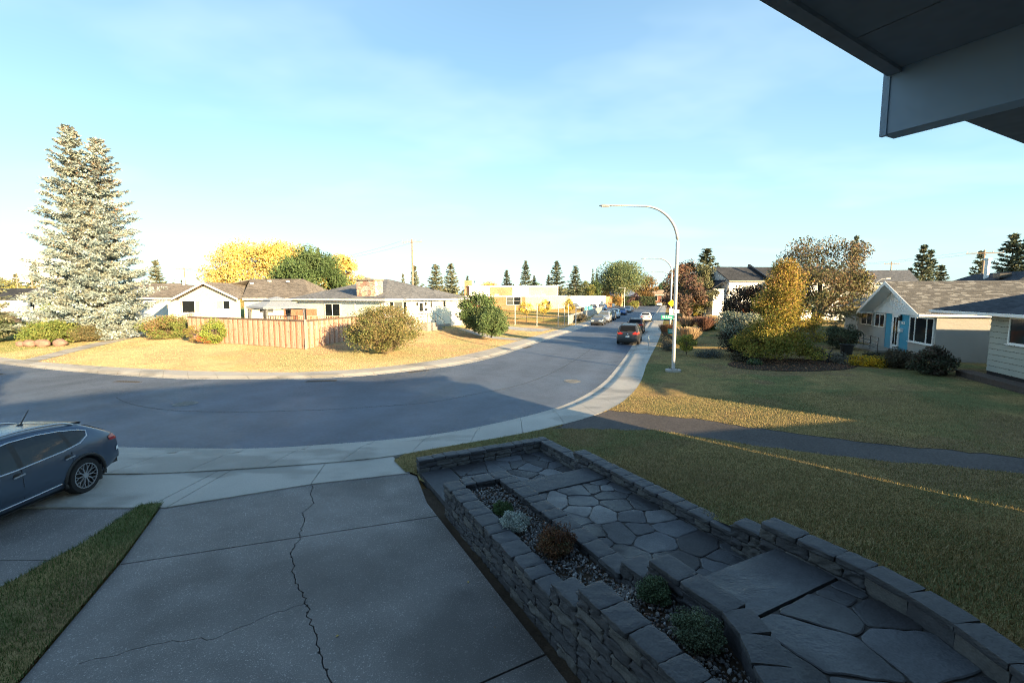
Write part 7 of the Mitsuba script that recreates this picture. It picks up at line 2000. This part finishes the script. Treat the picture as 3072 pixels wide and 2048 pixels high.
broadleaf('lilac_bush', 'taller dark green bush before the white garage door', -3.2, 44.2, 0.75, 3.7, 1.75, 0.1, GRN, 0.16, 12000, 342, 80, 'round', 0.06, cat_='bush', cl=0.18)
broadleaf('lilac_bush', 'rounder green bush in front of the taller one', -1.9, 42.2, 0.55, 2.75, 1.5, 0.1, [(0.085, 0.135, 0.055), (0.07, 0.115, 0.045), (0.11, 0.15, 0.06)], 0.15, 11000, 343, 70, 'round', 0.06, cat_='bush', cl=0.18)
broadleaf('hedge_bush', 'rounded low bush right of the big spruce', -30.6, 41.3, 0.45, 1.85, 1.75, 0.1, [(0.16, 0.20, 0.055), (0.12, 0.16, 0.045), (0.20, 0.17, 0.07), (0.24, 0.15, 0.08)], 0.12, 12000, 344, 80, 'round', 0.04, cat_='bush', cl=0.17)
broadleaf('juniper', 'spreading bright green juniper left of the big spruce', -38.6, 38.9, 0.35, 1.6, 1.75, 0.1, [(0.15, 0.19, 0.05), (0.11, 0.155, 0.04), (0.19, 0.20, 0.06)], 0.16, 12000, 345, 80, 'round', 0.05, cat_='bush', cl=0.18)
broadleaf('juniper', 'dusky bush under the right side of the juniper', -36.6, 40.0, 0.35, 1.15, 1.0, 0.1, [(0.15, 0.12, 0.06), (0.10, 0.10, 0.05)], 0.13, 5000, 346, 40, 'round', 0.04, cat_='bush', cl=0.2)
broadleaf('dark_bush', 'dark green bush cut off by the left edge', -45.6, 40.2, 0.35, 2.3, 1.7, 0.1, [(0.05, 0.075, 0.035), (0.07, 0.095, 0.045)], 0.13, 9000, 347, 60, 'round', 0.05, cat_='bush', cl=0.18)
broadleaf('hosta_plant', 'pale yellow green hosta clump at the left edge', -43.0, 36.6, 0.3, 0.6, 0.85, 0.03, [(0.42, 0.44, 0.17), (0.33, 0.38, 0.13)], 0.15, 2200, 348, 30, 'round', 0.02, cat_='plant', cl=0.24)
broadleaf('flower_bed', 'red and yellow flower bed before the dark fence', -60.5, 61.5, 0.35, 0.8, 1.9, 0.05, [(0.40, 0.42, 0.08), (0.30, 0.36, 0.07), (0.40, 0.12, 0.10)], 0.2, 3000, 349, 40, 'round', 0.02, cat_='flowers', cl=0.2)
broadleaf('fence_shrub', 'leafy shrub turning red growing against the board fence', -23.9, 37.3, 0.4, 1.85, 0.95, 0.05, [(0.20, 0.27, 0.05), (0.15, 0.21, 0.05), (0.26, 0.28, 0.07)], 0.11, 5200, 350, 46, 'egg', 0.03, cat_='shrub', cl=0.22)
broadleaf('fence_shrub', 'small red leaved plant at the foot of the fence shrub', -24.6, 37.2, 0.4, 0.85, 0.5, 0.05, [(0.40, 0.10, 0.06), (0.32, 0.16, 0.06)], 0.09, 1400, 351, 20, 'round', 0.02, cat_='shrub', cl=0.26)
broadleaf('fence_shrub', 'thin brown stalky plant by the left end of the fence', -26.4, 38.3, 0.4, 1.5, 0.35, 0.05, [(0.25, 0.19, 0.07), (0.2, 0.2, 0.06)], 0.08, 1500, 352, 20, 'egg', 0.02, cat_='shrub', cl=0.3)
broadleaf('vine', 'green climber at the corner of the far left white house', -64.0, 64.6, 0.4, 3.0, 0.8, 0.2, [(0.18, 0.24, 0.06), (0.12, 0.17, 0.05)], 0.18, 2000, 353, 24, 'egg', 0.03, cat_='shrub', cl=0.28)
r_ = np.random.default_rng(5)
for i, (x, y, s_) in enumerate([(-38.6, 37.15, 0.40), (-37.6, 37.2, 0.45), (-36.5, 37.5, 0.42), (-39.6, 37.4, 0.28)]):
    m_ = trimesh.creation.icosphere(3, s_); v, f = arr(m_)
    v = v * [1.2, 0.9, 0.8] * (1 + 0.5 * (meshkit.fbm(v * 2.5 + i * 9, 3, i) - 0.5))[:, None] + [x, y, 0.32 + s_ * 0.3]
    k = thing('boulder', ['pinkish boulder in the middle of the row before the juniper', 'large pinkish boulder right of the middle before the juniper', 'pinkish boulder rightmost of the row before the juniper', 'small boulder leftmost of the row before the juniper'][i], 'boulder')
    del labels[k]; _used[k.split('_0')[0]] = _used[k.split('_0')[0]] - 1
    kk_ = add(None, 'boulder', (v, f), 'm_tint', smooth=True, color=(0.25, 0.16, 0.13))
    labels[kk_] = {'label': ['pinkish boulder in the middle of the row before the juniper', 'large pinkish boulder right of the middle before the juniper', 'pinkish boulder rightmost of the row before the juniper', 'small boulder leftmost of the row before the juniper'][i], 'category': 'boulder'}
for i, (x, y, lb) in enumerate([(2.13, 70.4, 'yellow sapling left of two on the school field'), (4.93, 73.1, 'yellow sapling right of two on the school field'), (9.4, 76.5, 'faint orange sapling behind the tall fence posts')]):
    broadleaf('sapling', lb, x, y, 0.25, 3.1 if i < 2 else 3.3, 1.0 if i < 2 else 0.8, 1.35, [(0.56, 0.40, 0.06), (0.48, 0.34, 0.07), (0.4, 0.36, 0.08)], 0.16, 1500, 360 + i, 26, 'round', 0.05, cl=0.26)
for i, (x, y) in enumerate([(10.0, 71.5), (11.3, 75.2)]):
    broadleaf('kerb_shrub', ['low shrub at the foot of the slatted fence', 'second low shrub along the slatted fence'][i], x, y, 0.15, 1.15, 0.62, 0.1, [(0.07, 0.07, 0.05), (0.10, 0.09, 0.07)], 0.13, 1500, 370 + i, 22, 'round', 0.03, cat_='shrub', cl=0.26)
broadleaf('autumn_shrub', 'orange brown shrub left of the elm trunk', 37.2, 170, 0.2, 4.0, 2.6, 0.2, [(0.30, 0.17, 0.06), (0.16, 0.14, 0.05)], 0.35, 2400, 375, 30, 'round', 0.05, cat_='shrub', cl=0.24)
broadleaf('autumn_shrub', 'plum red shrub right of the elm trunk', 39.8, 152, 0.2, 4.6, 1.9, 0.2, [(0.20, 0.10, 0.09), (0.14, 0.09, 0.07)], 0.32, 2400, 376, 30, 'egg', 0.05, cat_='shrub', cl=0.24)
broadleaf('autumn_shrub', 'yellow green shrub below the plum red one', 36.8, 141, 0.2, 2.6, 1.3, 0.1, [(0.20, 0.22, 0.06), (0.3, 0.26, 0.06)], 0.28, 1500, 377, 24, 'round', 0.05, cat_='shrub', cl=0.26)
# the far hedge (built as leaf masses)
r_ = np.random.default_rng(66)
hx = r_.uniform([40.5, 184, 0.2], [56.5, 187, 3.7], (9000, 3))
lm, lc = leaf_quads(hx, 0.5, r_, [(0.045, 0.07, 0.04), (0.06, 0.085, 0.045)])
add(hg, 'foliage', lm, 'm_leaf', color=lc); add(hg, 'core', bx(40.8, 56.2, 184.6, 186.4, 0.1, 3.3), 'm_soil')
# horizon woods
r_ = np.random.default_rng(67)
wv_, wc_ = [], []
for i in range(420):
    a = r_.uniform(-0.95, 0.95); dd = r_.uniform(330, 520)
    x, y = dd * math.sin(a), dd * math.cos(a)
    hh = r_.uniform(7, 13); n = 46
    P = r_.normal(size=(n, 3)) * [3.6, 3.6, hh * 0.24] + [x, y, hh * 0.48]
    pal = [[(0.10, 0.12, 0.06)], [(0.08, 0.10, 0.055)], [(0.3, 0.22, 0.08)], [(0.17, 0.16, 0.08)]][r_.choice(4, p=[.4, .3, .12, .18])]
    m_, c_ = leaf_quads(P, 3.0, r_, pal)
    wv_.append(m_); wc_.append(c_)
labels[add(None, 'distant_woods', cat(wv_), 'm_leaf', color=np.vstack(wc_))] = {'kind': 'stuff', 'label': 'far belt of mixed trees along the horizon'}

# planter plants
def mound(label, a_, b_, rd, h, pal, leaf, n, seed, spiky=0.0):
    p = ab(a_, b_)
    z = float(zbed(b_)) - 0.01
    return broadleaf('planter_plant', label, p[0], p[1], z, h, rd, 0.02, pal, leaf, n, seed, 60, 'round', 0.01, cat_='plant', cl=0.2, shell=0.35)


mound('small round dark green plant lowest in the planter', 0.40, 3.85, 0.155, 0.17, [(0.05, 0.09, 0.03), (0.07, 0.11, 0.035), (0.035, 0.06, 0.025)], 0.022, 7000, 401)
mound('frosty silver leaved plant in the planter', 0.34, 4.42, 0.21, 0.25, [(0.30, 0.34, 0.31), (0.22, 0.27, 0.24), (0.38, 0.41, 0.38)], 0.026, 8000, 402)
mound('round green plant upper in the planter', 0.72, 7.05, 0.17, 0.22, [(0.06, 0.10, 0.05), (0.08, 0.12, 0.06), (0.04, 0.065, 0.035)], 0.024, 7000, 404)
mound('round sage green plant highest in the planter', 0.62, 7.72, 0.21, 0.27, [(0.085, 0.12, 0.07), (0.11, 0.14, 0.085), (0.055, 0.08, 0.05)], 0.024, 9000, 405)
kr = mound('rusty brown upright plant in the middle of the planter', 0.56, 5.28, 0.25, 0.30, [(0.13, 0.055, 0.028), (0.09, 0.045, 0.025), (0.17, 0.08, 0.035), (0.07, 0.065, 0.03)], 0.03, 9000, 403)
r_ = np.random.default_rng(71)
p = ab(0.56, 5.28); st_, sc_ = [], []
for i in range(60):
    a = r_.uniform(0, 6.283); q = r_.uniform(0, 0.22); hh = r_.uniform(0.28, 0.45)
    b0 = np.array([p[0] + q * 0.7 * math.cos(a), p[1] + q * 0.7 * math.sin(a), 0.63]); e_ = b0 + [0.06 * math.cos(a), 0.06 * math.sin(a), hh]
    st_.append(tube([b0, e_], [0.004, 0.002], 4, False))
    P = b0 + (e_ - b0) * r_.uniform(0.4, 1, (26, 1)) + r_.normal(0, 0.010, (26, 3))
    m_, c_ = leaf_quads(P, 0.024, r_, [(0.16, 0.065, 0.03), (0.12, 0.05, 0.025)])
    st_.append(m_)
    sc_ += [np.full((len(arr(st_[-2])[0]), 3), 0.07), c_]
add(kr, 'flower_spike', cat(st_), 'm_leaf', color=np.vstack(sc_), kind='stuff')
r_ = np.random.default_rng(74)
xs, ys = scatter(mulch, 1600, 75)
zz = znear(xs, ys) + 0.04 + 0.10 * (1 - ((xs - 16.0) / 3.4) ** 2 - ((ys - 26.6) / 2.5) ** 2)
m_, c_ = leaf_quads(np.column_stack([xs, ys, zz]), 0.085, r_, [(0.20, 0.09, 0.06), (0.14, 0.07, 0.045), (0.26, 0.15, 0.07)], flat=0.6)
labels[add(None, 'leaf_litter', m_, 'm_leaf', color=c_)] = {'kind': 'stuff', 'label': 'reddish fallen leaves on the mulch bed'}
# fallen leaves
r_ = np.random.default_rng(72)
xs, ys = scatter(shapely.union_all([yard_n, Polygon([ab(a, b) for a, b in ((-3, 3), (-0.3, 3), (-0.3, 9), (-4, 9))])]), 70, 73)
zz = np.where(shapely.contains_xy(yard_n, xs, ys), znear(xs, ys) + 0.05, zdrive(xs, ys) + 0.008)
m_, c_ = leaf_quads(np.column_stack([xs, ys, zz]), 0.055, r_, [(0.35, 0.24, 0.07), (0.28, 0.15, 0.06), (0.18, 0.12, 0.06)])
m_[0][:, 2] = np.repeat(zz, 4) + (m_[0][:, 2] - np.repeat(zz, 4)) * 0.2
labels[add(None, 'fallen_leaves', m_, 'm_leaf', color=c_)] = {'kind': 'stuff', 'label': 'a few fallen leaves on lawn and driveway'}
broadleaf('yard_tree', 'tree just behind the camera whose shadow falls on the road at far left', -8.5, -0.7, 0.2, 7.6, 1.9, 2.6, GRN, 0.2, 9000, 399, 50, 'round', 0.12, cl=0.22)
# neighbour house left of ours (behind the camera's left shoulder): it shades the road at the left edge
nb = thing('left_neighbour_house', 'neighbouring house whose shadow falls across the road at the left', 'house')
FNB = Frame((-9.0, -9.5, 0), 180)
add(nb, 'wall', bx(-6, 6, 0, 9, 0, 3.6), 'm_stucco_beige', FNB)
roof(nb, 'roof', [[(-6.6, -0.6, 3.6), (6.6, -0.6, 3.6), (3.0, 4.5, 5.6), (-3.0, 4.5, 5.6)], [(6.6, -0.6, 3.6), (6.6, 9.6, 3.6), (3, 4.5, 5.6)], [(6.6, 9.6, 3.6), (-6.6, 9.6, 3.6), (-3, 4.5, 5.6), (3, 4.5, 5.6)], [(-6.6, 9.6, 3.6), (-6.6, -0.6, 3.6), (-3, 4.5, 5.6)]], 'm_shingle_dark', FNB)
